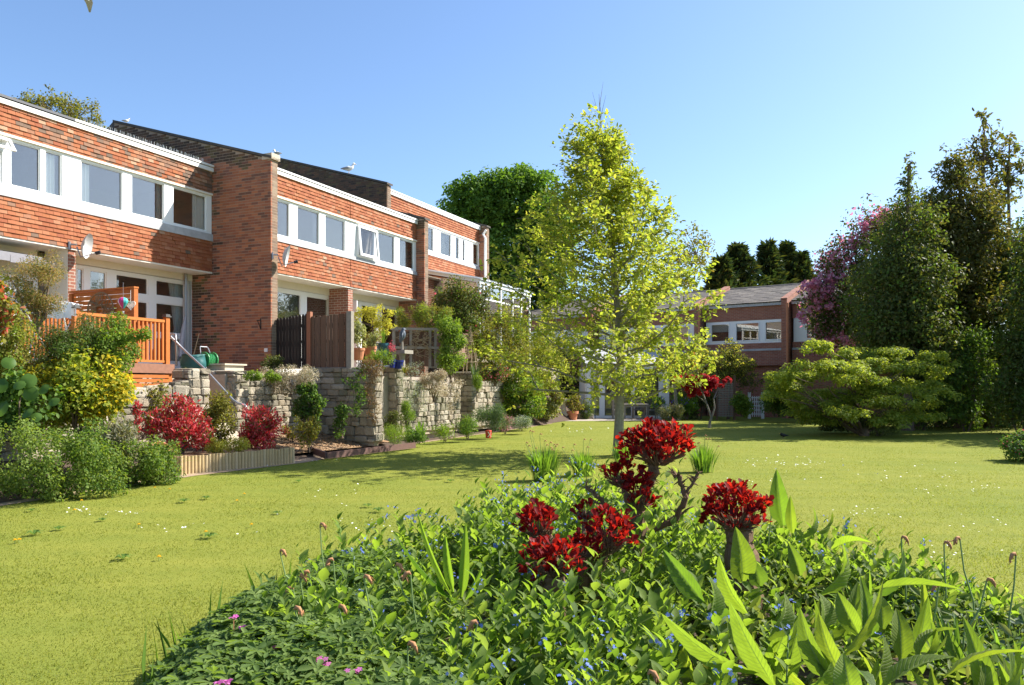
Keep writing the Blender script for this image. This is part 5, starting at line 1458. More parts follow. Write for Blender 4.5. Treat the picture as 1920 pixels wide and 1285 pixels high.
hO = zpot(618, 25.2) - zpot(700, 25.2)
for i in range(9):
    a = 2 * math.pi * i / 9
    (MB().tube([(.26 * math.cos(a), .26 * math.sin(a), 0), (.17 * math.cos(a), .17 * math.sin(a), hO * .5), (.0 + .03 * math.cos(a + 3), .03 * math.sin(a + 3), hO * (.97 + .05 * (i % 3)))], [.012, .010, .007], 5)).build('cane', M['cane'], ob)
for z, r in ((.25, .23), (.5, .165), (.72, .10)):
    (MB().tube([(r * math.cos(t * .4189), r * math.sin(t * .4189), hO * z + .01 * math.sin(t * 2)) for t in range(16)], .012, 4)).build('hoop', M['cane'], ob)
# ---------------------------------------------------------------- trees
def crown_px(lobes, base, Y, k=9, cr=.42, zsq=.85, dy=None, lo=.4, hi=1.0):
    out = []
    for L in lobes:
        px, py, rx, ry = L[:4]; yo = L[4] if len(L) > 4 else 0
        p = at(px, py, Y + yo) - base; a, b = rx / F * Y, ry / F * Y
        kk = max(5, int(1.5 * k * (rx * ry) ** .5 / 35))
        out.append(sub_clumps(p, (a, dy or a, b), kk, cr, lo, hi, zsq))
    return np.vstack(out)

# the young lime green tree on the lawn
YT = 18.0
b = ground_at(1160, 724 + F * H / YT)
tl = thing('lime_green_tree', 'young tree with lime green spring leaves standing alone on the lawn', 'tree', b)
def ttop(py): return H + (724 - py) / F * YT
Hh = ttop(176)
lead = [(0, 0, 0), (.0, 0, .5), (.02, 0, 1.0), (.03, .0, 1.5), (.06, .02, 2.2), (.0, 0, 3.0), (-.06, 0, 3.8), (-.14, .02, 4.7), (-.26, 0, 5.6), (-.36, .02, 6.6), (-.42, 0, 7.4), (-.45, .02, Hh)]
def lead_at(z):
    for p, q in zip(lead[:-1], lead[1:]):
        if z <= q[2]: t = (z - p[2]) / (q[2] - p[2]); return Vector(p).lerp(Vector(q), t)
    return Vector(lead[-1])
def rprof(z):
    xs = [1.2, 1.7, 2.4, 3.0, 3.6, 4.4, 5.2, 5.9, 6.5, 7.1, 7.7, 8.3]; rs = [1.3, 2.2, 2.7, 2.75, 2.5, 2.1, 1.7, 1.3, .9, .62, .34, .12]
    return float(np.interp(z, xs, rs))
g = MB()
g.tube(lead, [.15, .115, .105, .10, .10, .085, .072, .058, .042, .027, .014, .004], 10)
tips = []
nb = 78
for i in range(nb):
    z0 = 1.25 + 6.0 * (i / nb) ** .95
    a = i * 2.39996 + random.uniform(-.3, .3)
    st_ = lead_at(z0)
    rise = .55 + .3 * (z0 / 7)
    L = 1.0
    for _ in range(5): L = rprof(z0 + L * rise) / .9 * random.uniform(.9, 1.0)
    L *= random.uniform(.82, 1.14) * (.74 if math.cos(a) > .25 else 1.08)
    if z0 < 2: rise *= .6
    e = st_ + Vector((math.cos(a) * L, math.sin(a) * L, L * rise * random.uniform(.7, 1.15)))
    pts = branch_pts(st_, e, 7, .14, .035)
    rb_ = max(.008, .042 * (1 - z0 / 8.6)) * min(1, L / 1.6 + .3)
    g.tube(pts, [rb_ * (1 - .13 * j) for j in range(7)], 6)
    for j in range(1, 7):
        p = pts[j]
        for q in range(3 if j > 2 else 2):
            d = Vector((math.cos(a + random.uniform(-1.3, 1.3)), math.sin(a + random.uniform(-1.3, 1.3)), random.uniform(-.15, .9))).normalized()
            ln = random.uniform(.18, .5) * (.55 + .45 * L / 2)
            e2 = p + d * ln
            if random.random() < .75: g.tube([p, p.lerp(e2, .5) + Vector((0, 0, .02)), e2], [rb_ * .3 + .003, .005, .003], 4)
            tips.append((p.lerp(e2, .55), ln))
for i in range(14):      # bare upright twigs at the top
    p = lead_at(6.6 + 1.5 * random.random()); d = Vector((random.gauss(0, .35), random.gauss(0, .3), 1)).normalized()
    g.tube([p, p + d * random.uniform(.35, .7)], [.008, .002], 4)
g.build('trunk', M['bark_grey'], tl)
tp_ = np.array([list(t[0]) for t in tips]); tn = np.array([t[1] for t in tips])
per = 27
k = np.repeat(np.arange(len(tp_)), per)
keep = rng.random(len(k)) < np.interp(tp_[k, 2], [0, 5.5, 7.4, 8.3], [1, .9, .5, .12])
k = k[keep]
kc = k[::5]
cen = tp_[kc] + rng.normal(size=(len(kc), 3)) * (tn[kc] * .42)[:, None]
cen = np.repeat(cen, 6, axis=0); m_ = len(cen)
out = unit(cen - np.array([0, 0, 3.0]))
dr = rng.normal(size=(m_, 3)) * [1, 1, .55] + out * .35 + [0, 0, .1]; dr = unit(dr)
pos = cen + dr * .035 + rng.normal(size=(m_, 3)) * .012
nr = unit(np.array([0, 0, 1.0]) + rng.normal(size=(m_, 3)) * .55 + out * .25); dr[:, 2] -= .25
link('crown', leaves_mesh('crown', pos, dr, nr, .10 * (.5 + .8 * rng.random(m_)), T_OVAL, M['l_lime']), tl)

# big green tree beyond the terrace
Y0 = 52.0; b = at(945, 724 + F * H / Y0, Y0)
lob = [(868, 385, 44, 56), (852, 450, 34, 60), (860, 520, 40, 50), (900, 400, 62, 66), (955, 372, 70, 60), (1010, 400, 62, 66), (870, 450, 44, 56), (940, 460, 70, 60), (1020, 470, 58, 60), (900, 520, 52, 52), (975, 530, 60, 60), (1040, 540, 50, 60), (880, 360, 36, 40), (930, 345, 46, 34), (1000, 345, 50, 34), (1055, 420, 40, 80), (950, 600, 80, 50), (850, 410, 28, 36)]
tree('chestnut_tree', 'large round topped green tree beyond the end of the terrace', b, [(0, 0, 0), (.1, 0, 3), (0, 0, 7), (.2, 0, 12)], crown_px(lob, b, Y0, 22, .28), 46000, .27, 'l_bigtree', 'bark_brown', r0=.45, nb=24, up=.7, extra=(('l_green', 12000, .27, T_DIA),), jit=.06)
# trees seen through and behind the lime tree
Y0 = 56.0; b = at(1300, 724 + F * H / Y0, Y0)
tree('sparse_tree', 'thin pale spring tree rising behind the right side of the lime tree', b, [(0, 0, 0), (.1, 0, 4), (0, 0, 8), (.2, 0, 11)], crown_px([(1295, 450, 30, 44), (1318, 480, 24, 40), (1280, 500, 40, 50)], b, Y0, 14, .3), 1900, .22, 'l_olive', 'bark_grey', r0=.16, nb=26, branch_r=.22)
Y0 = 60.0; b = at(1130, 724 + F * H / Y0, Y0)
tree('dark_background_tree', 'dark green tree hidden behind the lime tree and the sunroom', b, [(0, 0, 0), (.1, 0, 4), (0, 0, 8)], crown_px([(1110, 600, 70, 60), (1190, 610, 60, 50), (1060, 640, 60, 80), (1240, 600, 40, 40)], b, Y0, 14, .36), 9000, .34, 'l_dark', 'bark_brown', r0=.3, nb=10, extra=(('l_green', 3000, .3, T_DIA),))
Y0 = 43.0; b = at(1062, 724 + F * H / Y0, Y0)
tree('dark_background_tree', 'dark evergreen filling the gap between the far bed and the sunroom', b, [(0, 0, 0), (.1, 0, 1.5), (0, 0, 3)], crown_px([(1062, 690, 46, 50), (1050, 740, 50, 36), (1085, 740, 22, 40), (1030, 660, 40, 50)], b, Y0, 14, .36), 6500, .16, 'l_dark', 'bark_brown', r0=.14, nb=8)
# tree over the roofs at the left
Y0 = 46.0; b = at(112, 724 + F * H / Y0, Y0)
tree('sparse_tree', 'sparse yellowish tree top showing above the left roof', b, [(0, 0, 0), (.2, 0, 8), (0, 0, 13), (.2, 0, 17)], crown_px([(60, 210, 40, 36), (105, 200, 46, 32), (150, 220, 40, 32), (178, 236, 26, 20), (90, 245, 60, 30), (40, 200, 20, 26)], b, Y0, 15, .3), 3800, .17, 'l_olive', 'bark_brown', r0=.3, nb=60, branch_r=.14, extra=(('l_bronze', 2200, .15, T_DIA),))
# far conifers
def conifer(label, px, pt, pb, wpx, Y, n, lean=0):
    b = at(px, 724 + F * H / Y, Y)
    zt = at(px, pt, Y).z; zb = at(px, pb, Y).z; R0 = wpx / 2 / F * Y
    t = thing('conifer', label, 'conifer', b, 0, 'dark conifers behind the far houses')
    MB().tube([(0, 0, 0), (lean * .5, 0, zt * .6), (lean, 0, zt)], [.28, .16, .02], 8).build('trunk', M['bark_brown'], t)
    ps = []; dd = []
    m = 54
    for i in range(m):
        q = (i / m) ** .85; z = zb + (zt - zb) * q; L = R0 * (1 - q) ** 1.1 * random.uniform(.55, 1.4) * 1.25 + .12
        a = i * 2.4; d = Vector((math.cos(a), math.sin(a), 0))
        for j in range(n // m):
            r = random.random() ** .7
            ps.append((lean * z / zt + d.x * L * r + random.gauss(0, .16 * L * (1.1 - r) + .05), d.y * L * r + random.gauss(0, .16 * L * (1.1 - r) + .05), z + L * .25 * r + random.gauss(0, .10) + .12 * r))
            dd.append((d.x, d.y, .45))
    ps = np.array(ps); dd = np.array(dd) + rng.normal(size=ps.shape) * .4
    link('crown', leaves_mesh('crown', ps, dd, unit(rng.normal(size=ps.shape) * .5 + [0, 0, 1]), .6 * (.4 + .9 * rng.random(len(ps))), T_NAR, M['l_conifer'], 1.5), t)
conifer('broad dark conifer just right of the lime tree, behind the grey roof', 1382, 466, 560, 84, 62, 4200)
conifer('tall dark conifer in the middle behind the grey roof', 1440, 462, 560, 62, 64, 3600)
conifer('dark conifer with a pointed top just left of the roof end wall', 1475, 462, 560, 56, 66, 3600)
conifer('shorter dark conifer nearest the pink blossom', 1502, 478, 570, 46, 66, 2600)
conifer('olive tinted conifer partly behind the lime tree', 1352, 490, 560, 56, 60, 2600)

# right hand trees
RT = None
def rtree(name, label, px, Y, lobes, n, leaf, mat, trunk_top, r0=.14, extra=(), nb=16, k=17, cr=.42, bark='bark_brown', tmpl=T_DIA, **kw):
    b = at(px, 724 + F * H / Y, Y)
    zt = at(px, trunk_top, Y).z; n = int(n * 1.5); lobes = [(q[0], q[1], q[2] * 1.08, q[3] * 1.08) for q in lobes]
    return tree(name, label, b, [(0, 0, 0), (.1, .05, zt * .35), (-.05, 0, zt * .7), (.05, 0, zt)], np.vstack([crown_px(lobes, b, Y, k, cr), crown_px(lobes, b, Y, k * .45, cr * .5, lo=1.0, hi=1.4)]), n, leaf, mat, bark, None, tmpl, nb, r0, extra=extra, **kw)
rtree('blossom_tree', 'dark tree with pink blossom along its left side', 1600, 34, [(1545, 570, 40, 40), (1580, 520, 46, 60), (1620, 470, 42, 60), (1650, 430, 36, 46), (1590, 600, 60, 40), (1640, 560, 56, 66), (1560, 620, 36, 34)], 9000, .15, 'l_dark', 500, .16,
      extra=(('l_bronze', 2600, .15, T_DIA), ('l_pink', 1000, .14, T_OVAL, lambda c: (c[:, 0] < -.02 * 34 * 1.0) & (c[:, 0] < np.interp(c[:, 2], [3, 5, 7, 9], [-.7, -.5, .1, .9])), 'blossom'), ('l_pink', 800, .14, T_OVAL, lambda c: c[:, 2] > np.interp(c[:, 0], [-2, 0, 1.2, 2], [6.0, 7.2, 8.6, 9]), 'blossom')))
rtree('blossom_tree', 'low pink blossomed bush under the dark tree beside the far house', 1575, 36, [(1540, 640, 30, 20), (1585, 650, 40, 18), (1530, 600, 18, 18)], 900, .13, 'l_dark', 650, .07, extra=(('l_pink', 520, .12, T_OVAL, lambda c: c[:, 2] > 0, 'blossom'),), nb=8)
rtree('holly_tree', 'dark pointed evergreen with a thin spire in the right hand group', 1702, 28, [(1702, 300, 8, 20), (1703, 335, 14, 24), (1702, 375, 24, 30), (1708, 430, 48, 46), (1690, 500, 62, 54), (1720, 560, 66, 60), (1680, 610, 70, 56), (1720, 650, 70, 50)], 17000, .13, 'l_dark', 310, .17, extra=(('l_green', 3600, .13, T_DIA), ('l_bronze', 2600, .12, T_DIA)), nb=20)
rtree('bronze_evergreen', 'tall bronze green evergreen behind the dark pointed one', 1800, 29.5, [(1790, 310, 22, 34), (1800, 350, 38, 44), (1775, 400, 40, 50), (1815, 420, 46, 50), (1760, 470, 46, 60), (1815, 500, 50, 60), (1790, 570, 70, 60), (1770, 330, 16, 26), (1750, 440, 40, 40), (1745, 500, 52, 60), (1835, 400, 40, 50), (1850, 460, 50, 50)], 17000, .14, 'l_bronze', 300, .18, extra=(('l_dark', 6500, .14, T_DIA), ('l_olive', 1200, .12, T_DIA)), nb=22)
def thin_tree(label, px, Y, pt, lobes, n, seedr):
    b = at(px, 724 + F * H / Y, Y); zt = at(px, pt, Y).z
    cl = crown_px([(q[0], q[1] + 8, q[2] * 1.3, q[3] * 1.6) for q in lobes], b, Y, 26, .13, hi=1.15)
    return tree('slender_tree', label, b, [(0, 0, 0), (.1, 0, zt * .3), (0, 0, zt * .6), (-.05, 0, zt * .85), (0, 0, zt)], cl, n, .15, 'l_bronze', 'bark_brown', 'slender trees standing above the right hand group', T_OVAL, 40, .12, branch_r=.22, extra=(('l_dark', n // 2, .14, T_OVAL),))
thin_tree('tallest slender tree, its leafy top highest in the right hand group', 1846, 31, 225, [(1848, 245, 26, 30), (1828, 275, 22, 26), (1866, 282, 26, 28), (1846, 325, 30, 34)], 800, 3)
thin_tree('slender bare stemmed tree right of the tallest one', 1893, 31.6, 265, [(1893, 285, 22, 28), (1906, 320, 22, 28), (1882, 345, 16, 26)], 480, 4)
thin_tree('third slender tree close to the tallest one on its right', 1868, 32, 330, [(1870, 350, 16, 24), (1862, 390, 16, 24)], 260, 5)
rtree('broad_green_tree', 'broad mid green tree at the right edge with light leaves low down', 1850, 30, [(1885, 520, 62, 60), (1840, 560, 60, 56), (1800, 620, 56, 60), (1880, 620, 70, 60), (1830, 690, 64, 50), (1900, 700, 70, 60), (1930, 580, 50, 80), (1790, 690, 34, 60), (1820, 745, 54, 40), (1950, 480, 40, 50), (1905, 470, 50, 50), (1850, 500, 40, 50), (1760, 600, 50, 50), (1740, 680, 44, 50)], 20000, .13, 'l_green', 480, .2, extra=(('l_dark', 15000, .13, T_DIA), ('l_fresh', 2600, .12, T_DIA, lambda c: c[:, 0] < -.2)), nb=22)
rtree('dark_hedge_tree', 'very dark tree beyond the right edge of the picture', 2000, 26, [(1950, 600, 60, 90), (2020, 560, 80, 90), (1960, 720, 60, 80), (2060, 660, 80, 120), (1940, 460, 30, 60), (1990, 450, 60, 70)], 15000, .14, 'l_dark', 470, .22, nb=14, extra=(('l_green', 3500, .13, T_DIA),))
rtree('dark_hedge_tree', 'dark spreading undergrowth tree beneath the broad green tree', 1760, 30.5, [(1740, 740, 60, 40), (1690, 760, 40, 34), (1800, 770, 60, 30), (1860, 780, 70, 34), (1770, 700, 50, 40), (1920, 780, 60, 40)], 11000, .11, 'l_dark', 700, .12, nb=14, extra=(('l_green', 1800, .11, T_DIA), ('l_fresh', 500, .1, T_DIA)))
rtree('dark_hedge_tree', 'dark tree out of the picture shading the lawn from the right', 2260, 24, [(2200, 560, 110, 130), (2330, 560, 120, 130), (2260, 470, 110, 90), (2200, 700, 100, 80), (2350, 700, 100, 80)], 9000, .24, 'l_dark', 420, .25, nb=10)

rtree('dark_broad_tree', 'broad dark green tree filling the middle of the right hand group', 1725, 31, [(1742, 385, 34, 36), (1748, 450, 50, 50), (1690, 420, 40, 40), (1700, 480, 60, 70), (1750, 430, 50, 60), (1760, 540, 70, 70), (1700, 600, 70, 60), (1645, 540, 50, 70), (1800, 480, 50, 60), (1780, 640, 60, 50), (1650, 620, 50, 50)], 13000, .135, 'l_dark', 480, .2, nb=14, extra=(('l_green', 5000, .13, T_DIA), ('l_bronze', 3000, .13, T_DIA)))
shrub('dark_shrub', 'tall dark shrub behind the right side of the layered dogwood', 'shrub', 1655, 1795, 668, 808, 28.5, 'l_dark', .11, 3600, 46, .26, .6, extra=(('l_green', 1600, .1, T_DIA),))
shrub('laurel_shrub', 'light green leaved tall shrub right of the layered dogwood', 'shrub', 1762, 1862, 610, 814, 27.5, 'l_green', .11, 3800, 50, .24, .6, extra=(('l_fresh', 1300, .1, T_OVAL), ('l_dark', 1600, .1, T_DIA)))
shrub('dark_shrub', 'dark shrub at the right edge behind the pink flowered shrub', 'shrub', 1840, 2000, 600, 822, 26.0, 'l_dark', .11, 4200, 50, .26, .6, extra=(('l_green', 2000, .1, T_DIA),))
t_ = bpy.data.objects['blossom_tree']; b = t_.location
cl = crown_px([(1522, 548, 24, 26), (1548, 532, 26, 24), (1574, 522, 18, 22), (1508, 590, 12, 22), (1540, 570, 20, 16), (1628, 422, 22, 20), (1654, 400, 18, 14), (1602, 452, 12, 18), (1575, 640, 36, 14), (1590, 490, 10, 18)], b, 33.4, 14, .3)
ps, dr, nr, sz = cloud(cl, 1500, .15, .5, .7, .3); link('blossom', leaves_mesh('blossom', ps, dr, nr, sz, T_OVAL, M['l_pink']), t_)

# layered dogwood on the lawn
Yd = 25.0
b = at(1620, 724 + F * H / Yd, Yd)
tiers = [(1650, 662, 86, 9), (1745, 672, 46, 8), (1560, 688, 74, 9), (1700, 690, 60, 9), (1500, 706, 54, 10), (1600, 714, 70, 9), (1480, 722, 40, 9), (1545, 738, 68, 10), (1690, 720, 70, 9), (1740, 738, 46, 9), (1490, 752, 42, 9), (1660, 752, 60, 9), (1580, 770, 56, 9), (1720, 762, 40, 8), (1520, 775, 36, 8), (1640, 682, 60, 8), (1600, 740, 60, 9), (1460, 738, 34, 9), (1640, 728, 60, 9), (1560, 756, 60, 9), (1700, 778, 50, 8), (1760, 700, 34, 8), (1560, 786, 60, 9), (1670, 788, 60, 9), (1500, 772, 40, 8), (1730, 782, 40, 9), (1610, 696, 70, 8), (1470, 708, 30, 8), (1575, 664, 40, 7), (1535, 648, 40, 7)]
cl = []
for px, py, rx, ry in tiers:
    p = at(px, py, Yd + random.uniform(-1.1, 1.1)) - b
    a = rx / F * Yd
    for c in sub_clumps(p, (a, a * .8, .10), max(8, rx // 4), .34, .25, 1.05, .22): cl.append(c)
cl = np.array(cl)
cl[:, 2] += rng.normal(size=len(cl)) * .07
cl[:, 5] = np.clip(cl[:, 5] * 1.3, .13, .30)
cl[:, 3:5] = np.clip(cl[:, 3:5], .22, .46)
tree('layered_dogwood', 'wide lime green bush with flat layered branches in front of the dark trees', b, [(0, 0, 0), (.03, 0, .6), (-.1, 0, 1.1), (0, 0, 2.0)], cl, 34000, .085, 'l_layer', 'bark_brown', None, T_OVAL, 40, .13, up=1.6, rough=.45, droop=.35, extra=(('l_fresh', 3500, .085, T_OVAL),))
shrub('dark_shrub', 'low dark bush in the shade under the layered dogwood', 'shrub', 1528, 1620, 764, 806, 26.5, 'l_dark', .08, 2600, 26, .30, .8, None, T_OVAL, extra=(('l_rosemary', 700, .07, T_OVAL),))
shrub('dark_shrub', 'dark leafy shoots round the trunk of the layered dogwood', 'shrub', 1590, 1700, 776, 818, 25.0, 'l_dark', .09, 1300, 24, .26, .6, None, T_NAR, droop=-.5)
shrub('pink_flowered_shrub', 'low round shrub with small pink flowers on the lawn at the right edge', 'shrub', 1866, 1990, 812, 865, 16.6, 'l_green', .05, 3600, 36, .26, .8, None, T_OVAL, extra=(('f_redpink', 260, .035, T_OVAL, lambda c, rx, h: c[:, 2] > h * .45), ('l_rosemary', 1200, .05, T_OVAL)))

# far-off wood behind everything
cl = []
for i in range(120):
    x = -75 + 150 * i / 119; cl.append((x + random.gauss(0, 1), 84 + random.uniform(-3, 3), random.uniform(1.5, 4.2), 2.6, 2.0, 2.0 + random.random()))
cl = np.array(cl)
ps, dr, nr, sz = cloud(cl, 22000, .7, .5, .7, .2)
tag(link('far_wood', leaves_mesh('far_wood', ps, dr, nr, sz, T_DIA, M['l_dark'])), 'dark belt of trees in the distance behind the garden', 'wood', None, 'stuff')
# ---------------------------------------------------------------- far houses, facing the lawn
FA = rad(53)                                   # the row runs away to the left of the viewing direction
fx, fy = math.sin(FA) * -1, math.cos(FA)       # along the row, leftwards and away
mx_, my_ = -math.cos(FA), -math.sin(FA)        # out of the facade
Q0 = at(1484, 724, 39.0); QX, QY = Q0.x, Q0.y
RF = math.atan2(-fy, -fx)                      # local x runs to the right along the facade, local -y is out of it
def fs_at(px, p=0):
    k = (px - 960) / F; return (k * (QY + p * my_) - QX - p * mx_) / (fx - k * fy)
def FW(t, p, z): return Vector((QX + t * fx + p * mx_, QY + t * fy + p * my_, z))
def fz(py, t, p=0): return H + (724 - py) / F * FW(t, p, 0).y
FG = 'houses beyond the lawn'
def far_house(label, t0, t1, pan, gf, roof_y, lab_fin=True):
    """t grows leftwards; local x = -t"""
    h = thing('far_house', label, 'house', FW(t0, 0, 0), RF, FG)
    L = t1 - t0; X = lambda t: -(t - t0)
    zE, zw1, zw0, zs, zr = 5.80, 4.98, 3.80, 3.50, 7.05
    g = MB()
    g.box(-L, 0, 0, .25, zw1 + .001, zE); g.box(-L, 0, 0, .25, zs, zw0 - .001); g.box(-L, 0, .6, .85, 0, zs - .3)
    g.build('wall', M['brick_far'], h)
    MB().box(-L, 0, -.06, .8, zs - .86, zs - .101).build('lower_band', M['brick_far'], h)
    MB().box(-L, 0, -.10, .0, zs - .10, zs).build('string_course', M['lead'], h)
    MB().box(-L, 0, -.16, -.005, zE - .12, zE + .03).build('gutter', M['lead'], h)
    rf = MB().add([(-L, -.2, zE + .02), (0, -.2, zE + .02), (0, 3.6, zr), (-L, 3.6, zr)], [(0, 1, 2, 3)]).build('roof', M['roof_tile'], h)
    n = 11; nx = int(L / .33)
    sl_ = math.atan2(zr - zE, 3.8)
    mt = bpy.data.meshes.get('roof_tile') or MB().box(-.16, .16, 0, .38, .012, .040).mesh('roof_tile', M['roof_tile'])
    for r in range(n):
        q = r / n
        for i in range(nx):
            x = -L + (i + .5) * L / nx
            link('roof_tile', mt, rf, (x, -.22 + 3.8 * q, zE + .03 + (zr - zE) * q), (sl_ - .03, 0, random.gauss(0, .006)), (L / nx / .33, 1, random.uniform(.9, 1.25)))
    MB().tube([(-L, 3.6, zr + .03), (0, 3.6, zr + .03)], .10, 8).build('ridge', M['roof_tile'], h)
    MB().prism([(.25, 0), (7, 0), (7, zE), (3.6, zr - .05), (.25, zE)], 0, -L + .02, -.02).build('side_wall', M['brick_far'], h)
    w = MB(); z0, z1 = zw0, zw1; pans = [(X(b), X(a)) for a, b in pan]; pans = sorted(pans)
    w.box(-L + .05, -.05, .02, .12, z0, z0 + .12); w.box(-L + .05, -.05, .02, .12, z1 - .1, z1)
    x = -L + .05
    for a, b in pans:
        if a > x: w.box(x, a, .02, .12, z0 + .12, z1 - .1)
        x = max(x, b)
    if x < -.05: w.box(x, -.05, .02, .12, z0 + .12, z1 - .1)
    wo = w.build('window', M['upvc'], h)
    for i, (a, b) in enumerate(pans):
        MB().box(a, b, .06, .066, z0 + .12, z1 - .1).build('pane', M['glass_dark'], wo)
        MB().box(a, b, .16, .166, (z0 + z1) / 2 + .06, z1 - .1).build('blind', M['blind'], wo)
        s = MB(); t = .05
        s.box(a, b, -.01, .05, z0 + .12, z0 + .12 + t); s.box(a, b, -.01, .05, z1 - .1 - t, z1 - .1); s.box(a, a + t, -.01, .05, z0 + .12 + t, z1 - .1 - t); s.box(b - t, b, -.01, .05, z0 + .12 + t, z1 - .1 - t)
        s.build('sash', M['upvc'], wo)
    for a, b, c, d in gf:
        a, b = X(b), X(a)
        w = MB(); w.box(a, b, .48, .59, c, c + .1); w.box(a, b, .48, .59, d - .12, d); w.box(a, a + .1, .48, .59, c + .1, d - .12); w.box(b - .1, b, .48, .59, c + .1, d - .12)
        m = (a + b) / 2; w.box(m - .05, m + .05, .48, .59, c + .1, d - .12)
        wo = w.build('window', M['upvc'], h)
        MB().box(a + .1, m - .05, .52, .526, c + .1, d - .12).build('pane', M['glass_dark'], wo)
        MB().box(m + .05, b - .1, .52, .526, c + .1, d - .12).build('pane', M['glass_dark'], wo)
    # party wall at the right end
    fp = .55
    MB().tube([(.34, -.62, 0), (.34, -.62, zE - .1)], .06, 8).build('downpipe', M['terra'], h)  # added pipe, its terracotta colour standing in for a sunlit strip on the wall end
    pw = MB().prism([(-fp, 0), (-fp, zE + .10), (3.7, zr + .22), (7, zE), (7, 0)], 0, .02, .30).build('party_wall', M['brick_far'], h)
    MB().prism([(-fp - .04, zE + .101), (-fp - .04, zE + .16), (3.7, zr + .27), (3.7, zr + .221)], 0, .0, .32).build('coping', M['brick_far'], pw)
    return h
tA0 = 0.35; tA1 = fs_at(1322)
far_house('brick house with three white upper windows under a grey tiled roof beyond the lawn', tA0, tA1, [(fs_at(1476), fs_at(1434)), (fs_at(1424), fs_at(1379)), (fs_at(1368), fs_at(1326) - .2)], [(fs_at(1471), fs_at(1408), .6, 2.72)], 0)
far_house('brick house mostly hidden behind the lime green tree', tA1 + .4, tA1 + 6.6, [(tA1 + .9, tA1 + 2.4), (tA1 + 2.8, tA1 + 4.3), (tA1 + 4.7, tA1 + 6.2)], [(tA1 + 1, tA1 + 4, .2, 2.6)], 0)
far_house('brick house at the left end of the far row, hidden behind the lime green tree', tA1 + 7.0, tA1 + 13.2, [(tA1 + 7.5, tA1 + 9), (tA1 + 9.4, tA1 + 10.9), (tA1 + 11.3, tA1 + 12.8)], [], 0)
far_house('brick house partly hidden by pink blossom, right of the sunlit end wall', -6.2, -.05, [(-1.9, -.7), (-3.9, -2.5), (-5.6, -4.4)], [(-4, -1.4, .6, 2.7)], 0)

# white framed sunroom
Ys = 39.0
sr = thing('sunroom', 'white framed sunroom with wide glass doors behind the lime green tree', 'sunroom', at(1100, 724 + F * H / Ys, Ys), rad(2))
kx = Ys / F
def sxp(px): return (px - 1100) * kx
hs = 2.45
g = MB(); pxs = [1100, 1110, 1126, 1134, 1186, 1194, 1240, 1256]
for a, b in ((1100, 1108), (1124, 1134), (1184, 1191), (1236, 1256)): g.box(sxp(a), sxp(b), 0, .1, .12, hs)
g.box(sxp(1100), sxp(1256), 0, .1, .0, .118); g.box(sxp(1100), sxp(1256), -.02, .12, hs + .002, hs + .22)
g.box(sxp(1098), sxp(1104), .12, 2.6, 0, hs)
g.build('frame', M['upvc'], sr)
for a, b in ((1108, 1124), (1134, 1184), (1191, 1236)): MB().box(sxp(a), sxp(b), .04, .05, .12, hs).build('pane', M['glass_dark'], sr)
MB().prism([(-.15, hs + .225), (3.2, hs + 1.15), (3.2, hs + 1.2), (-.15, hs + .275)], 0, sxp(1097), sxp(1259)).build('roof', M['lead'], sr)
MB().box(sxp(1104), sxp(1256), 3.0, 3.1, 0, hs + 1).build('back_wall', M['room'], sr)
curt = MB(); curt.add([(sxp(1108) + .3 * i / 8, .2 + .03 * (i % 2), z) for z in (.1, 2.4) for i in range(9)], [(i, i + 1, 10 + i, 9 + i) for i in range(8)])
curt.build('curtain', M['curtain'], sr)
MB().box(sxp(1191), sxp(1240), .5, .55, .1, 1.9).build('inner_wall', M['stone_core'], sr)
g = MB(); c = at(1180, 0, 36.5)
g.add([Vector((c.x - 4.5, 35.2, .006)), Vector((c.x + 1.5, 36.2, .006)), Vector((c.x + 2, 39.2, .006)), Vector((c.x - 3.5, 39.2, .006))], [(0, 1, 2, 3)])
o = g.build('patio', M['paving']); o["kind"] = 'structure'

# garden table, benches, chairs
Yt2 = 37.6
tb2 = thing('garden_table', 'grey wooden garden table in front of the sunroom', 'table', at(1190, 724 + F * H / Yt2, Yt2))
for i in range(6): MB().box(-.62, .62, -.4 + i * .135, -.27 + i * .135 - .008, .70, .735).build('plank', M['timber_grey'], tb2)
for x, y in ((-.52, -.3), (.52, -.3), (-.52, .3), (.52, .3)): MB().box(x - .035, x + .035, y - .035, y + .035, 0, .698).build('leg', M['timber_grey'], tb2)
MB().box(-.48, .48, -.32, -.29, .60, .697).build('apron', M['timber_grey'], tb2)
def chair(label, px, Y, rz):
    c = thing('garden_chair', label, 'chair', at(px, 724 + F * H / Y, Y), rad(rz), 'wooden chairs round the garden table')
    for i in range(4): MB().box(-.24, .24, -.22 + i * .115, -.115 + i * .115, .42, .45).build('seat_slat', M['timber_grey'], c)
    for x in (-.23, .23):
        MB().box(x - .025, x + .025, -.22, -.17, 0, .62).build('leg', M['timber_grey'], c)
        MB().box(x - .025, x + .025, .20, .25, 0, .92).build('leg', M['timber_grey'], c)
        MB().box(x - .03, x + .03, -.24, .2, .622, .65).build('arm', M['timber_grey'], c)
    for i in range(5): MB().box(-.19 + i * .085, -.15 + i * .085, .21, .235, .45, .86).build('back_slat', M['timber_grey'], c)
    MB().box(-.2, .2, .205, .245, .862, .92).build('back_rail', M['timber_grey'], c)
chair('grey wooden chair at the right end of the garden table', 1222, 37.8, -90)
chair('grey wooden chair at the left end of the garden table', 1158, 37.8, 90)
chair('grey wooden chair behind the garden table', 1196, 38.5, 0)
mc = thing('metal_chair', 'black curly metal garden chair at the left of the sunroom doors', 'chair', at(1106, 724 + F * H / 37.9, 37.9), rad(30))
g = MB()
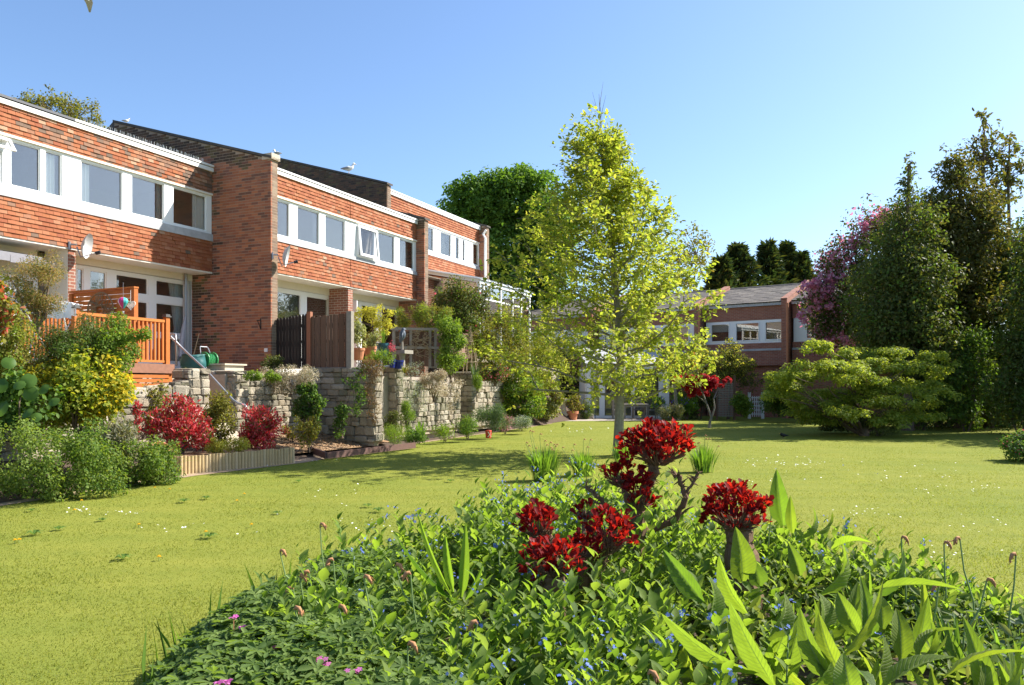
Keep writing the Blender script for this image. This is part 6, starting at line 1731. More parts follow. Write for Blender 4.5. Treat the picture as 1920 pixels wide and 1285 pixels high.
for x in (-.2, .2):
    g.tube([(x, -.2, 0), (x, -.18, .44)], .014, 5); g.tube([(x, .2, 0), (x, .2, .44), (x, .26, .92)], .014, 5)
g.tube([(-.2, .26, .92), (-.1, .27, 1.0), (.1, .27, 1.0), (.2, .26, .92)], .014, 5)
g.build('frame', M['black'], mc)
MB().lathe([(.22, .43), (.23, .45), (.2, .46)], seg=14).build('seat', M['black'], mc)
g = MB()
for k in (-1, 1): g.tube([(k * (.02 + .012 * i) * math.cos(i * .5), .22 + .003 * i, .62 + (.02 + .012 * i) * math.sin(i * .5)) for i in range(13)], .011, 4)
g.build('back_scroll', M['black'], mc)

# stone birdbath, big pot
bb = thing('birdbath', 'pale stone birdbath on a carved pedestal at the corner of the far bed', 'birdbath', ground_at(1056, 788))
k = ground_at(1056, 788).y / F
MB().box(-9 * k, 9 * k, -9 * k, 9 * k, 0, 5 * k).lathe([(8 * k, 5 * k), (8.5 * k, 12 * k), (6 * k, 18 * k), (4.5 * k, 26 * k), (6 * k, 32 * k)], seg=12).build('pedestal', M['stone_cut'], bb)
MB().lathe([(5 * k, 32.2 * k), (12 * k, 36 * k), (13 * k, 40 * k), (11 * k, 40 * k), (4 * k, 37 * k)], seg=16).build('bowl', M['stone_cut'], bb)
pt = thing('plant_pot', 'large terracotta pot beside the stone birdbath', 'pot', ground_at(1074, 788))
MB().lathe([(7 * k, 0), (9 * k, 12 * k), (11 * k, 12 * k), (11 * k, 17 * k), (9.5 * k, 17 * k), (9 * k, 14 * k)], seg=16).build('pot_body', M['terra'], pt)
shrub('potted_shrub', 'bronze green shrub growing in the large terracotta pot', 'shrub', 1058, 1092, 738, 774, 36.6, 'l_olive', .09, 600, 14, .36, .9, None, T_DIA, extra=(('l_brown', 200, .08, T_DIA),))
shrub('fern', 'dark leafy plant behind the large terracotta pot', 'plant', 1080, 1112, 748, 784, 37.6, 'l_dark', .1, 700, 14, .36, .8, None, T_NAR, extra=(('l_green', 300, .1, T_NAR),))
for px in (1093, 1106): 
    r_ = thing('stone', 'pale rounded stone beside the large terracotta pot' if px == 1093 else 'smaller pale stone by the sunroom doors', 'stone', ground_at(px, 786))
    o = link('stone_body', STONES[px % 7], r_, (0, 0, .12), (0, 0, .4), (.45 if px == 1093 else .3, .3, .28))
shrub('lavender_bush', 'rounded grey green lavender bush in front of the garden table', 'shrub', 1226, 1282, 760, 787, 36.0, 'l_lavender', .10, 1700, 20, .34, .8, None, T_NAR, droop=-.7, extra=(('l_rosemary', 900, .09, T_NAR),))
ir = shrub('iris_bed', 'purple irises with pale green leaves right of the lavender bush', 'plant', 1262, 1312, 742, 785, 37.0, 'l_strap', .22, 520, 18, .34, .7, None, T_NAR, droop=-1.2, extra=(('f_purple', 90, .09, T_OVAL, lambda c, rx, h: c[:, 2] > h * .5),))
shrub('iris_bed', 'purple irises standing by the table end', 'plant', 1222, 1246, 742, 770, 37.4, 'l_strap', .2, 160, 10, .34, .7, None, T_NAR, droop=-1.2, extra=(('f_purple', 50, .08, T_OVAL),))

# red maple on the lawn
Ym = 29.6; b = at(1330, 724 + F * H / Ym, Ym)
rm = thing('red_maple', 'small red leaved maple with three thin grey stems on the lawn', 'tree', b)
def lm(px, py, dy=0): return at(px, py, Ym + dy) - b
g = MB()
g.tube([(0, 0, 0), lm(1331, 792), lm(1334, 784)], [.07, .05, .045], 7)
g.tube([lm(1334, 784), lm(1326, 760), lm(1318, 738), lm(1310, 722, -.2), lm(1296, 716, -.3)], [.04, .035, .028, .02, .01], 6)
g.tube([lm(1334, 784), lm(1340, 765), lm(1338, 748), lm(1346, 730, .3), lm(1370, 716, .4)], [.038, .032, .025, .018, .008], 6)
g.tube([lm(1324, 756), lm(1308, 742, .1), lm(1296, 736, .1)], [.022, .015, .007], 5)
g.tube([lm(1318, 738), lm(1322, 724), lm(1340, 712, .2)], [.02, .014, .007], 5)
g.tube([lm(1338, 748), lm(1348, 740), lm(1352, 726), lm(1368, 712)], [.015, .012, .009, .005], 5)
g.build('trunk', M['bark_grey'], rm)
cl = []
for px, py, r in ((1285, 722, 14), (1298, 716, 16), (1312, 720, 16), (1326, 716, 16), (1336, 724, 12), (1270, 710, 10), (1300, 728, 10), (1340, 710, 7), (1368, 710, 6), (1354, 722, 5), (1298, 738, 8), (1312, 734, 7), (1324, 738, 5), (1318, 708, 10), (1358, 714, 5)):
    p = lm(px, py, random.uniform(-.4, .4)); rr = r / F * Ym
    for c in sub_clumps(p, (rr, rr * 1.2, rr * .5), 4, .5): cl.append(c)
ps, dr, nr, sz = cloud(np.array(cl), 1900, .10, 1.2, .5, .5)
link('crown', leaves_mesh('crown', ps, dr, nr, sz, T_PALM, M['l_maple']), rm)

# trellis, climber, hydrangea, gate
Yl = 36.8
lt = thing('lattice_trellis', 'dark square lattice trellis panel beside the post under the climber', 'trellis', at(1362, 724 + F * H / Yl, Yl))
g = MB(); kk = Yl / F
for i in range(11): g.box((-16 + i * 2.8) * kk - .012, (-16 + i * 2.8) * kk + .012, -.012, 0, .15, 1.75)
for i in range(15): g.box(-16 * kk - .02, 12 * kk + .02, .001, .013, .18 + i * .11, .205 + i * .11)
g.build('lattice', M['timber_grey'], lt)
MB().box(13 * kk, 17 * kk, -.05, .05, 0, 2.1).build('post', M['fence_brown'], lt)
MB().box(-19 * kk, -16.6 * kk, -.05, .05, 0, 2.1).build('post', M['fence_brown'], lt)
b = at(1365, 724 + F * H / 37.6, 37.6)
lob = [(1330, 668, 34, 28), (1362, 668, 34, 30), (1390, 688, 30, 28), (1412, 712, 22, 24), (1310, 690, 24, 28), (1340, 705, 34, 24), (1300, 720, 26, 24), (1384, 716, 24, 18)]
tree('arbour_climber', 'climber arching over the trellis, dark inside with golden outer leaves', b, [(0, 0, 0), (.1, 0, 1), (0, 0, 1.9)], crown_px(lob, b, 37.6, 14, .32), 5200, .10, 'l_dark', 'bark_brown', r0=.06, nb=14, cat='climber', extra=(('l_gold', 2300, .10, T_DIA, lambda c: c[:, 2] > 1.9), ('l_olive', 1500, .10, T_DIA)))
shrub('dark_shrub', 'dark bush under the climber left of the lattice', 'shrub', 1276, 1352, 728, 786, 38.0, 'l_dark', .12, 1800, 22, .34, .7, None, T_DIA)
shrub('hydrangea', 'fresh green leafy bush right of the trellis post', 'shrub', 1372, 1412, 738, 780, 36.2, 'l_fresh', .11, 900, 18, .34, .9, None, T_OVAL, extra=(('l_green', 400, .1, T_OVAL),))
gt = thing('white_gate', 'small white latticed gate between the leafy bush and the dark bush', 'gate', at(1418, 724 + F * H / 38.2, 38.2))
g = MB(); k = 38.2 / F
for i in range(6): g.box((-11 + i * 4) * k - .02, (-11 + i * 4) * k + .02, -.02, .02, .1, 1.1)
for i in range(5): g.box(-11 * k, 10 * k, .021, .05, .2 + i * .2, .25 + i * .2)
g.build('lattice', M['upvc'], gt)
for x in (-13 * k, 12 * k): MB().box(x - .06, x + .06, -.06, .06, 0, 1.3).build('post', M['upvc'], gt)
shrub('rounded_bush', 'dense dark green rounded bush left of the layered dogwood', 'shrub', 1424, 1482, 730, 780, 34.5, 'l_green', .09, 2200, 26, .34, .8, None, T_DIA, extra=(('l_dark', 1200, .09, T_DIA),))
shrub('golden_bush', 'yellow green bush joining the layered dogwood on its left', 'shrub', 1432, 1510, 690, 742, 33.0, 'l_layer', .09, 2300, 30, .28, .7, None, T_OVAL)
Yp = 36.5; b = at(1270, 724 + F * H / Yp, Yp)
tree('pale_trunk_tree', 'pale trunked small tree behind the purple irises', b, [(0, 0, 0), (-.06, 0, .7), (-.1, 0, 1.4), (-.1, 0, 2.0)], crown_px([(1268, 690, 30, 22), (1290, 676, 24, 20), (1250, 680, 22, 18)], b, Yp, 12, .36), 1300, .11, 'l_lime', 'bark_grey', r0=.13, nb=8, extra=(('l_maple', 90, .1, T_PALM),))

# ---------------------------------------------------------------- birds
def gull(label, loc_, rz, sc=1.0, legs=True):
    t = thing('gull', label, 'bird', loc_, rz, 'gulls on the roofs')
    t.scale = (sc,) * 3
    MB().tube([(-.26, 0, .15), (-.17, 0, .165), (-.06, 0, .18), (.05, 0, .20), (.12, 0, .245), (.145, 0, .31), (.165, 0, .355), (.195, 0, .37), (.225, 0, .365)], [.012, .045, .085, .09, .068, .044, .046, .046, .018], 10).build('body', M['gull_white'], t, smooth=True)
    for sy in (-1, 1):
        MB().tube([(.07, sy * .075, .21), (-.05, sy * .088, .20), (-.18, sy * .06, .18), (-.30, sy * .02, .165)], [.02, .05, .035, .006], 7).build('wing', M['gull_grey'], t, smooth=True)
        MB().tube([(.0, sy * .035, 0), (.01, sy * .035, .12)], .008, 5).build('leg', M['beak'], t)
    MB().tube([(.22, 0, .362), (.26, 0, .352), (.275, 0, .338)], [.014, .010, .003], 6).build('beak', M['beak'], t)
    return t
p = p_at(654, sD1 + .14)
gull('white gull standing on the far party wall against the sky', W(sD1 + .14, p, z_at(346, sD1 + .1, pF) + (pF - p) * SLOPE + .068), rad(10), 1.0)
p = PB2 + .12
gull('gull at the top of the far party wall, just over the brick wall end', W(sD1 + .14, p, z_at(346, sD1 + .1, pF) + (pF - p) * SLOPE + .05), rad(150), .85)
gull('distant gull on the peak of the tall brick wall', W(.13, -3.5, 7.60 + (PF1 + 3.5) * SLOPE + .068), rad(30), .42)
fl = thing('flying_gull', 'gull in flight cut off by the top edge of the picture', 'bird', at(146, -9, 14.0), rad(0))
MB().tube([(-.30, 0, .02), (-.2, 0, .01), (-.05, 0, 0), (.08, 0, .01), (.16, 0, .03), (.2, 0, .03)], [.012, .04, .07, .06, .04, .012], 9).build('body', M['gull_white'], fl, smooth=True)
for sy in (-1, 1):
    g = MB(); vs = []
    prof = [(0, .0, .20, 0), (.22, .03, .18, .10), (.42, -.02, .13, .06), (.62, -.12, .03, -.02)]
    for y, x, c, z in prof: vs += [(x + c / 2, sy * y, z), (x, sy * y, z + .012), (x - c / 2, sy * y, z)]
    g.add(vs, [(i * 3 + j, i * 3 + j + 1, i * 3 + j + 4, i * 3 + j + 3) for i in range(3) for j in range(2)])
    o = g.build('wing', M['gull_white'] if sy < 0 else M['gull_grey'], fl)
MB().tube([(.08, -.02, -.02), (.16, -.03, -.06), (.22, -.03, -.115)], [.05, .03, .004], 6).build('tail', M['gull_white'], fl)
blk = thing('blackbird', 'blackbird standing on the shaded lawn', 'bird', ground_at(1468, 823), rad(200))
MB().tube([(-.20, 0, .10), (-.10, 0, .10), (-.03, 0, .105), (.04, 0, .125), (.08, 0, .16), (.105, 0, .17)], [.012, .03, .055, .05, .035, .012], 9).build('body', M['bird_black'], blk, smooth=True)
MB().tube([(.10, 0, .168), (.135, 0, .162)], [.012, .003], 5).build('beak', M['beak'], blk)
for sy in (-1, 1): MB().tube([(.0, sy * .02, 0), (0, sy * .02, .07)], .005, 4).build('leg', M['bark_brown'], blk)
# ---------------------------------------------------------------- grass on the lawn
def in_bed(x, y, grow=0.0):
    """the flower bed in front: a lopsided oval"""
    cx = .75 + .06 * (y - 5); 
    left = np.interp(y, [2, 3.6, 4.6, 5.6, 6.6, 7.6, 8.2], [-1.75, -1.84, -1.92, -1.72, -1.05, -.35, .15]) - grow
    right = np.interp(y, [2, 3.6, 4.6, 5.6, 6.6, 7.6, 8.2], [4.6, 4.0, 3.35, 2.85, 2.3, 1.45, .8]) + grow
    return (x > left) & (x < right) & (y < 8.15 + grow)
def grass(n, y0, y1, pw, hgt, wid):
    q = rng.random(n)
    y = (y0 ** pw + q * (y1 ** pw - y0 ** pw)) ** (1 / pw)
    x = (rng.random(n) * 2 - 1) * (.70 * y + .3)
    # keep off the bed and off the border (path side)
    s = (x - OX) * UX + (y - OY) * UY; p = (x - OX) * NX + (y - OY) * NY
    edge_p = np.interp(s, [e[0] for e in edge], [e[1] for e in edge])
    ok = ~in_bed(x, y, -.12) & (p > edge_p + rng.normal(size=n) * .02)
    x, y = x[ok], y[ok]; n = len(x)
    pos = np.column_stack([x, y, np.zeros(n)])
    dr = rng.normal(size=(n, 3)) * .55 + [0, 0, 1.0]; nr = rng.normal(size=(n, 3)); nr[:, 2] *= .3
    patch = .75 + .35 * np.sin(x * 2.1 + 1.3 * np.sin(y * 1.1)) * np.sin(y * 1.7 + np.sin(x * .9))
    sz = hgt * (.5 + .8 * rng.random(n)) * patch * np.interp(y, [4, 12, 30], [1, .85, .6])
    tv = np.array([(0, -.5, 0), (.55, -.35, .06), (1, 0, .2), (.55, .35, .06), (0, .5, 0)]); tf = np.array([(0, 1, 3, 4)]); 
    tmpl = (np.array([(0, -.5, 0), (1, 0, .25), (0, .5, 0)]), np.array([(0, 1, 2)]))
    w = (wid * (y / y0) ** .6) / np.maximum(sz, 1e-3)
    return leaves_mesh('lawn_grass', pos, dr, nr, sz, tmpl, M['l_grass'], w)
tag(link('lawn_grass', grass(400000, 3.7, 36.0, .12, .024, .0042)), 'short mown yellow green grass of the lawn', 'grass', None, 'stuff')

# daisies: white specks in drifts
P = []
for px, py, n, sx, sy in ((150, 962, 16, 26, 6), (215, 966, 22, 50, 5), (560, 868, 20, 90, 8), (640, 930, 12, 60, 14), (1490, 870, 60, 90, 8), (1620, 966, 22, 50, 8), (1800, 920, 34, 80, 14), (1850, 985, 24, 60, 14), (1700, 890, 40, 160, 12), (1090, 808, 30, 50, 5), (1240, 830, 20, 60, 10), (700, 990, 14, 60, 16), (1780, 1040, 18, 60, 14), (470, 985, 6, 50, 20), (330, 990, 8, 80, 12), (1400, 905, 14, 60, 12)):
    for _ in range(n):
        q = ground_at(px + random.gauss(0, sx * .6), py + random.gauss(0, sy * .7)); P.append((q.x, q.y, .035 + random.random() * .012))
P = np.array(P)
k = 6; tv = np.array([(0, 0, 0)] + [(.5 * math.cos(i * 2 * math.pi / k), .5 * math.sin(i * 2 * math.pi / k), .05) for i in range(k)]); tf = np.array([(0, 1 + i, 1 + (i + 1) % k) for i in range(k)])
N = len(P)
tag(link('daisies', leaves_mesh('daisies', P, rng.normal(size=(N, 3)) * [1, 1, .1], unit(rng.normal(size=(N, 3)) * .3 + [0, 0, 1]), .020 * (.8 + .5 * rng.random(N)) * np.clip(P[:, 1] / 11, 1, 2.0), (tv, tf), M['daisy'])), 'scattered small white daisies in the lawn', 'daisies', None, 'stuff')
g = MB()
for r, z, n in ((.024, .0, 14), (.017, .006, 12), (.009, .010, 8)):
    for i in range(n):
        a = 2 * math.pi * i / n + z * 90; c, s = math.cos(a), math.sin(a); w = .005
        g.add([(.002 * c, .002 * s, z + .004), (r * .6 * c - w * s, r * .6 * s + w * c, z + .008), (r * c, r * s, z + .004), (r * .6 * c + w * s, r * .6 * s - w * c, z + .008)], [(0, 1, 2, 3)])
dm = g.mesh('dandelion_head', M['dandelion'])
ds_ = MB().tube([(0, 0, 0), (.004, 0, .035)], .003, 5).mesh('stem', M['stem_pale'])
first = None
for px, py in ((260, 990), (298, 1052), (386, 1004), (36, 1019), (28, 1020), (140, 962), (290, 919), (318, 922), (444, 944), (458, 931), (471, 990), (153, 944), (1010, 868)):
    if first is None:
        first = thing('dandelion', 'yellow dandelion flower in the lawn', 'flower', ground_at(px, py), 0, 'yellow dandelions in the lawn')
        link('head', dm, first, (0, 0, .036)); link('stem', ds_, first); DL = [(px, first)]
    else:
        c = copy_tree(first); c.location = ground_at(px, py); c.rotation_euler[2] = random.uniform(0, 6); DL.append((px, c))
by_order(DL, 'yellow dandelion flower in the lawn')
gm = None
for px, py in ((110, 995), (64, 1005), (192, 978), (345, 943), (230, 1051), (392, 1010), (690, 952), (710, 961), (387, 937), (520, 965), (845, 905), (60, 960), (560, 905)):
    if gm is None:
        g = MB()
        for i in range(9):
            a = i * 2.4; c, s = math.cos(a), math.sin(a); L = random.uniform(.06, .10)
            g.add([(0, 0, .012), (L * .5 * c - .014 * s, L * .5 * s + .014 * c, .045), (L * c, L * s, .03), (L * .5 * c + .014 * s, L * .5 * s - .014 * c, .045)], [(0, 1, 2, 3)])
        gm = tag(g.build('weed_rosette', M['l_green'], None, ground_at(px, py)), 'small dark green weed rosette in the lawn', 'weed', 'weed rosettes in the lawn'); WL = [(px, gm)]
    else:
        c = gm.copy(); COL.objects.link(c); c.location = ground_at(px, py); c.rotation_euler[2] = random.uniform(0, 6); c.scale = (random.uniform(.8, 1.3),) * 3; WL.append((px, c))
by_order(WL, 'small dark green weed rosette in the lawn')

# daffodil leaf clumps on the lawn
DG = 'spent daffodil clumps on the lawn'
def daff(label, px, py, n, L, heads):
    b = ground_at(px, py)
    t = strap_clump('daffodil_clump', label, 'plant', b, int(n * 1.7), L, .021, 'l_strap', .42, DG, .45, .20, single=True)
    hh = MB(); g = MB()
    for i in range(heads):
        a = random.uniform(0, 6.28); sp_ = random.uniform(.05, .42); e = Vector((math.cos(a) * sp_, math.sin(a) * sp_, L * random.uniform(.85, 1.35)))
        g.tube([(e.x * .3, e.y * .3, 0), (e.x * .7, e.y * .7, e.z * .6), e], [.004, .0035, .003], 4)
        hh.tube([e, e + Vector((.02, 0, .02)), e + Vector((.05, 0, .0))], [.005, .012, .003], 5)
    g.build('stem', M['stem_pale'], t); hh.build('seed_head', M['withered'], t)
daff('largest daffodil leaf clump on the lawn, left of the red shrub', 1020, 902, 150, .62, 14)
daff('smaller daffodil leaf clump right beside the largest one', 1094, 893, 90, .48, 6)
daff('daffodil leaf clump at the foot of the lime green tree', 1168, 872, 70, .52, 4)
daff('daffodil leaf clump right of the topmost red foliage', 1318, 886, 100, .55, 9)

# ---------------------------------------------------------------- the flower bed in front
def mound(x, y):
    """height of the leaf canopy"""
    e = np.minimum.reduce([x - np.interp(y, [2, 3.6, 4.6, 5.6, 6.6, 7.6, 8.2], [-1.75, -1.84, -1.92, -1.72, -1.05, -.35, .15]),
                           np.interp(y, [2, 3.6, 4.6, 5.6, 6.6, 7.6, 8.2], [4.6, 4.0, 3.35, 2.85, 2.3, 1.45, .8]) - x, (8.15 - y)])
    return np.clip(e / .5, 0, 1) ** .6
n = 40
xs = np.linspace(-2.6, 4.8, n); ys = np.linspace(1.2, 8.4, n)
XX, YY = np.meshgrid(xs, ys)
ZZ = np.where(in_bed(XX, YY), .02 + .10 * mound(XX, YY), -.03)
V = np.column_stack([XX.ravel(), YY.ravel(), ZZ.ravel()])
Fq = np.array([(j * n + i, j * n + i + 1, (j + 1) * n + i + 1, (j + 1) * n + i) for j in range(n - 1) for i in range(n - 1)])
o = link('bed_soil', np_mesh('bed_soil', V, Fq, M['soil'], True)); o["kind"] = 'structure'

def spread(n, cond, y0=2.3, y1=8.15, x0=-2.5, x1=4.6):
    out = []
    while sum(len(a) for a in out) < n:
        x = rng.uniform(x0, x1, n * 3); y = rng.uniform(y0, y1, n * 3)
        ok = in_bed(x, y) & (np.abs(x) < .74 * y + .4) & cond(x, y)
        out.append(np.column_stack([x[ok], y[ok]]))
    return np.vstack(out)[:n]
# cranesbill carpet on the left
def cz(x, y): return x < -.55 + .25 * np.sin(y * 2.3) - .42 * (y - 4.2) * (y > 4.2) * -.2
CP = spread(6600, lambda x, y: (x < np.interp(y, [2.2, 3, 4, 5, 6, 7], [.0, -.2, -.6, -.95, -1.1, -.9]) + rng.normal(size=len(x)) * .12))
hgt = mound(CP[:, 0], CP[:, 1]) * (.40 + .06 * np.sin(CP[:, 0] * 5) * np.sin(CP[:, 1] * 4))
lay_ = rng.random(len(CP)) ** .5
pos = np.column_stack([CP, .03 + hgt * (.45 + .55 * lay_)])
edge_out = np.array([-.6, .1, 0]) * (1 - np.clip((CP[:, 0] + 1.9) / .7, 0, 1))[:, None]
nr = unit(rng.normal(size=pos.shape) * .32 + edge_out + [0.1, -.1, 1]); dr = rng.normal(size=pos.shape) * [1, 1, .15]
tag(link('cranesbill_carpet', leaves_mesh('cranesbill_carpet', pos, dr, nr, .066 * (.6 + .7 * rng.random(len(pos))), T_PALM, M['l_cranes'])), 'dark green lobed leaf carpet of hardy geranium at the left of the bed', 'ground cover', None, 'stuff')
# green alkanet: leafy shoots crowding the middle and the right
SP = spread(1900, lambda x, y: ~((x > .75) & (x < 2.3) & (y < 4.1) & (rng.random(len(x)) < .7)) & (x > np.interp(y, [2.2, 3, 4, 5, 6, 7, 8], [-.3, -.6, -1.1, -1.3, -1.3, -1.0, -.6]) + rng.normal(size=len(x)) * .15) & ~((x > 2.0) & (y < 4.3) & (rng.random(len(x)) < .75)))
LP, LD, LN, LS, FP, ST = [], [], [], [], [], MB()
def gapf(x, y): return np.sin(x * 3.1 + 1.7 * np.sin(y * 2.3)) + np.sin(y * 3.7 + 1.3 * np.sin(x * 2.9)) + .6 * np.sin(x * 7.3 + y * 5.1)
def alk_shoot(x, y, hh, dense=1.0, lf=None):
    lean = rng.normal(size=2) * .10
    nl = int(11 * dense)
    for i in range(nl):
        q = (i + 1) / nl; a = i * 2.4 + rng.random()
        b = np.array([x + lean[0] * q * hh * 2, y + lean[1] * q * hh * 2, .05 + hh * q])
        d = np.array([math.cos(a), math.sin(a), .5 + 1.1 * q ** 1.3 - .5 * rng.random()])
        LP.append(b); LD.append(d); nn = np.array([-d[0] * d[2] * .8, -d[1] * d[2] * .8, 1.0]) + rng.normal(size=3) * .38
        LN.append(nn); LS.append((.15 - .08 * q) * (.8 if x > .9 and y < 4.3 else 1) * (.5 + .9 * rng.random()))
    return np.array([x + lean[0] * hh * 2, y + lean[1] * hh * 2, .06 + hh])
for x, y in SP:
    m_ = float(mound(np.array([x]), np.array([y]))[0])
    gq = gapf(x, y)
    if gq < -1.25 or (gq < .2 and random.random() < .22): continue
    hh = (.17 + .24 * m_) * random.uniform(.55, 1.3) * (1 + .12 * min(1.5, gq)) * (.72 if x > 1.5 else 1) * (1.12 if y > 6 else 1.0) * (.62 if x > .75 and y < 4.4 else 1.0) * (1.3 if 5.0 < y and x > -.5 else 1.0) * (1.2 if -.3 < x < .7 and 3.9 < y < 4.6 else 1.0)
    top = alk_shoot(x, y, hh)
    if random.random() < (.34 if y > 5.8 else .10):
        for _ in range(random.randint(3, 7)): FP.append(top + rng.normal(size=3) * [.022, .022, .018] + [0, 0, .012])
LP, LD, LN, LS = map(np.array, (LP, LD, LN, LS))
QP = spread(9500, lambda x, y: (x > np.interp(y, [2.2, 3, 4, 5, 6, 7, 8], [-.3, -.6, -1.1, -1.3, -1.3, -1.0, -.6])))
qh = mound(QP[:, 0], QP[:, 1]) * (.26 + .10 * np.sin(QP[:, 0] * 4.3) * np.sin(QP[:, 1] * 3.9))
qpos = np.column_stack([QP, .03 + qh * (.2 + .8 * rng.random(len(QP)))])
tag(link('mixed_leaves', leaves_mesh('mixed_leaves', qpos, rng.normal(size=qpos.shape) * [1, 1, .6] + [0, 0, .7], unit(rng.normal(size=qpos.shape) * .7 + [0, 0, .7]), .085 * (.4 + 1.0 * rng.random(len(QP))), T_LAN, M['l_lance'])), 'narrow grey green and yellowish leaves mixed through the flower bed', 'ground cover', None, 'stuff')
tag(link('alkanet_growth', leaves_mesh('alkanet_growth', LP, LD, unit(LN), LS, T_OVATE, M['l_alkanet'], .65 + .55 * rng.random(len(LS)))), 'tangled bright green leafy growth filling the middle of the flower bed', 'ground cover', None, 'stuff')
FP = np.array(FP); N = len(FP)
k = 5; tv = [(0, 0, 0)]; tf = []
for i in range(k):
    a = i * 2 * math.pi / k; o_ = len(tv)
    tv += [(.35 * math.cos(a) + .2 * math.sin(a), .35 * math.sin(a) - .2 * math.cos(a), .05), (.55 * math.cos(a), .55 * math.sin(a), .0), (.35 * math.cos(a) - .2 * math.sin(a), .35 * math.sin(a) + .2 * math.cos(a), .05)]
    tf.append((0, o_, o_ + 1, o_ + 2))
T_FLOWER = (np.array(tv), np.array(tf))
tag(link('blue_flowers', leaves_mesh('blue_flowers', FP, rng.normal(size=(N, 3)), unit(rng.normal(size=(N, 3)) * .7 + [0, -.4, .8]), .0145 * (.8 + .5 * rng.random(N)), T_FLOWER, M['f_blue'])), 'many tiny blue flowers scattered over the bright green growth', 'flowers', None, 'stuff')
# fine grasses and sprigs along the bed margins
GP = spread(420, lambda x, y: (x < np.interp(y, [2, 4, 6, 8], [-1.6, -1.7, -.9, .4])) | (x > np.interp(y, [2, 4, 6, 8], [2.4, 2.5, 2.2, .8])))
pos = np.column_stack([GP, np.full(len(GP), .05)])
tag(link('wild_grass', leaves_mesh('wild_grass', pos, rng.normal(size=pos.shape) * .3 + [0, 0, 1], rng.normal(size=pos.shape), .16 + .20 * rng.random(len(pos)), T_NAR, M['l_strap'], .055)), 'thin uncut grass blades among the bed margins', 'grass', None, 'stuff')
# low dark tangle on the right margin
RP = spread(3600, lambda x, y: (x > np.interp(y, [2, 3, 4, 5, 6, 7], [1.7, 2.0, 2.35, 2.45, 2.2, 1.7])))
hgt = mound(RP[:, 0], RP[:, 1]) * .26
pos = np.column_stack([RP, .03 + hgt * rng.random(len(RP)) ** .5])
tag(link('leafy_tangle', leaves_mesh('leafy_tangle', pos, rng.normal(size=pos.shape) * [1, 1, .5], unit(rng.normal(size=pos.shape) * .6 + [0, 0, 1]), .05 * (.6 + .8 * rng.random(len(pos))), T_OVAL, M['l_rosemary'])), 'low tangled small leaved growth at the right margin of the bed', 'ground cover', None, 'stuff')

# --- distinct flowering shoots at the front
AG = 'blue flowered alkanet shoots at the front of the bed'
def alkanet_plant(proto_seed):
    global LP, LD, LN, LS
    LP, LD, LN, LS = [], [], [], []
    top = alk_shoot(0, 0, .42, 1.3)
    t = thing('alkanet_plant', 'hairy leaved shoot topped with small bright blue flowers at the front of the bed', 'plant', (0, 0, 0), 0, AG)
    link('foliage', leaves_mesh('foliage', np.array(LP), np.array(LD), unit(np.array(LN)), np.array(LS) * 1.1, T_OVATE, M['l_alkanet']), t)
    f = np.array([top + rng.normal(size=3) * [.028, .028, .02] + [0, 0, .015] for _ in range(9)])
    fc_ = link('flower_cluster', leaves_mesh('flower_cluster', f, rng.normal(size=(9, 3)), unit(rng.normal(size=(9, 3)) * .6 + [0, -.5, .8]), .022 * np.ones(9), T_FLOWER, M['f_blue']), t); fc_['kind'] = 'stuff'
    MB().tube([(0, 0, 0), tuple(top * [.5, .5, .55]), tuple(top)], [.006, .005, .004], 5).build('stem', M['stem_pale'], t)
    return t
protos = [alkanet_plant(i) for i in range(4)]
spots = [(1055, 1215, 3.35), (1075, 1240, 3.2), (920, 1180, 3.5), (1165, 1225, 3.25), (1280, 1200, 3.4), (1285, 1245, 3.1), (1000, 1260, 3.1), (1350, 1100, 4.0), (1380, 1165, 3.6), (940, 1020, 5.0), (665, 1038, 4.7), (1130, 1260, 3.05), (1230, 1150, 3.7), (1440, 1135, 3.9), (960, 910, 7.6), (1005, 912, 7.7), (1040, 918, 7.4), (930, 930, 7.0), (740, 960, 6.2), (1570, 975, 6.2), (1335, 1275, 2.9), (870, 1240, 3.2), (1470, 1190, 3.4)]
AL = []
for i, (px, py, Y) in enumerate(spots):
    c = protos[i] if i < 4 else copy_tree(protos[i % 4])
    p = at(px, py, Y); sc = max(.4, (p.z) / .52); c.location = (p.x, p.y, 0); c.rotation_euler = (0, 0, random.uniform(0, 6)); c.scale = (max(.8, sc),) * 2 + (sc,)
    AL.append((px, c))
by_order(AL, 'blue flowered hairy leaved shoot in the flower bed')

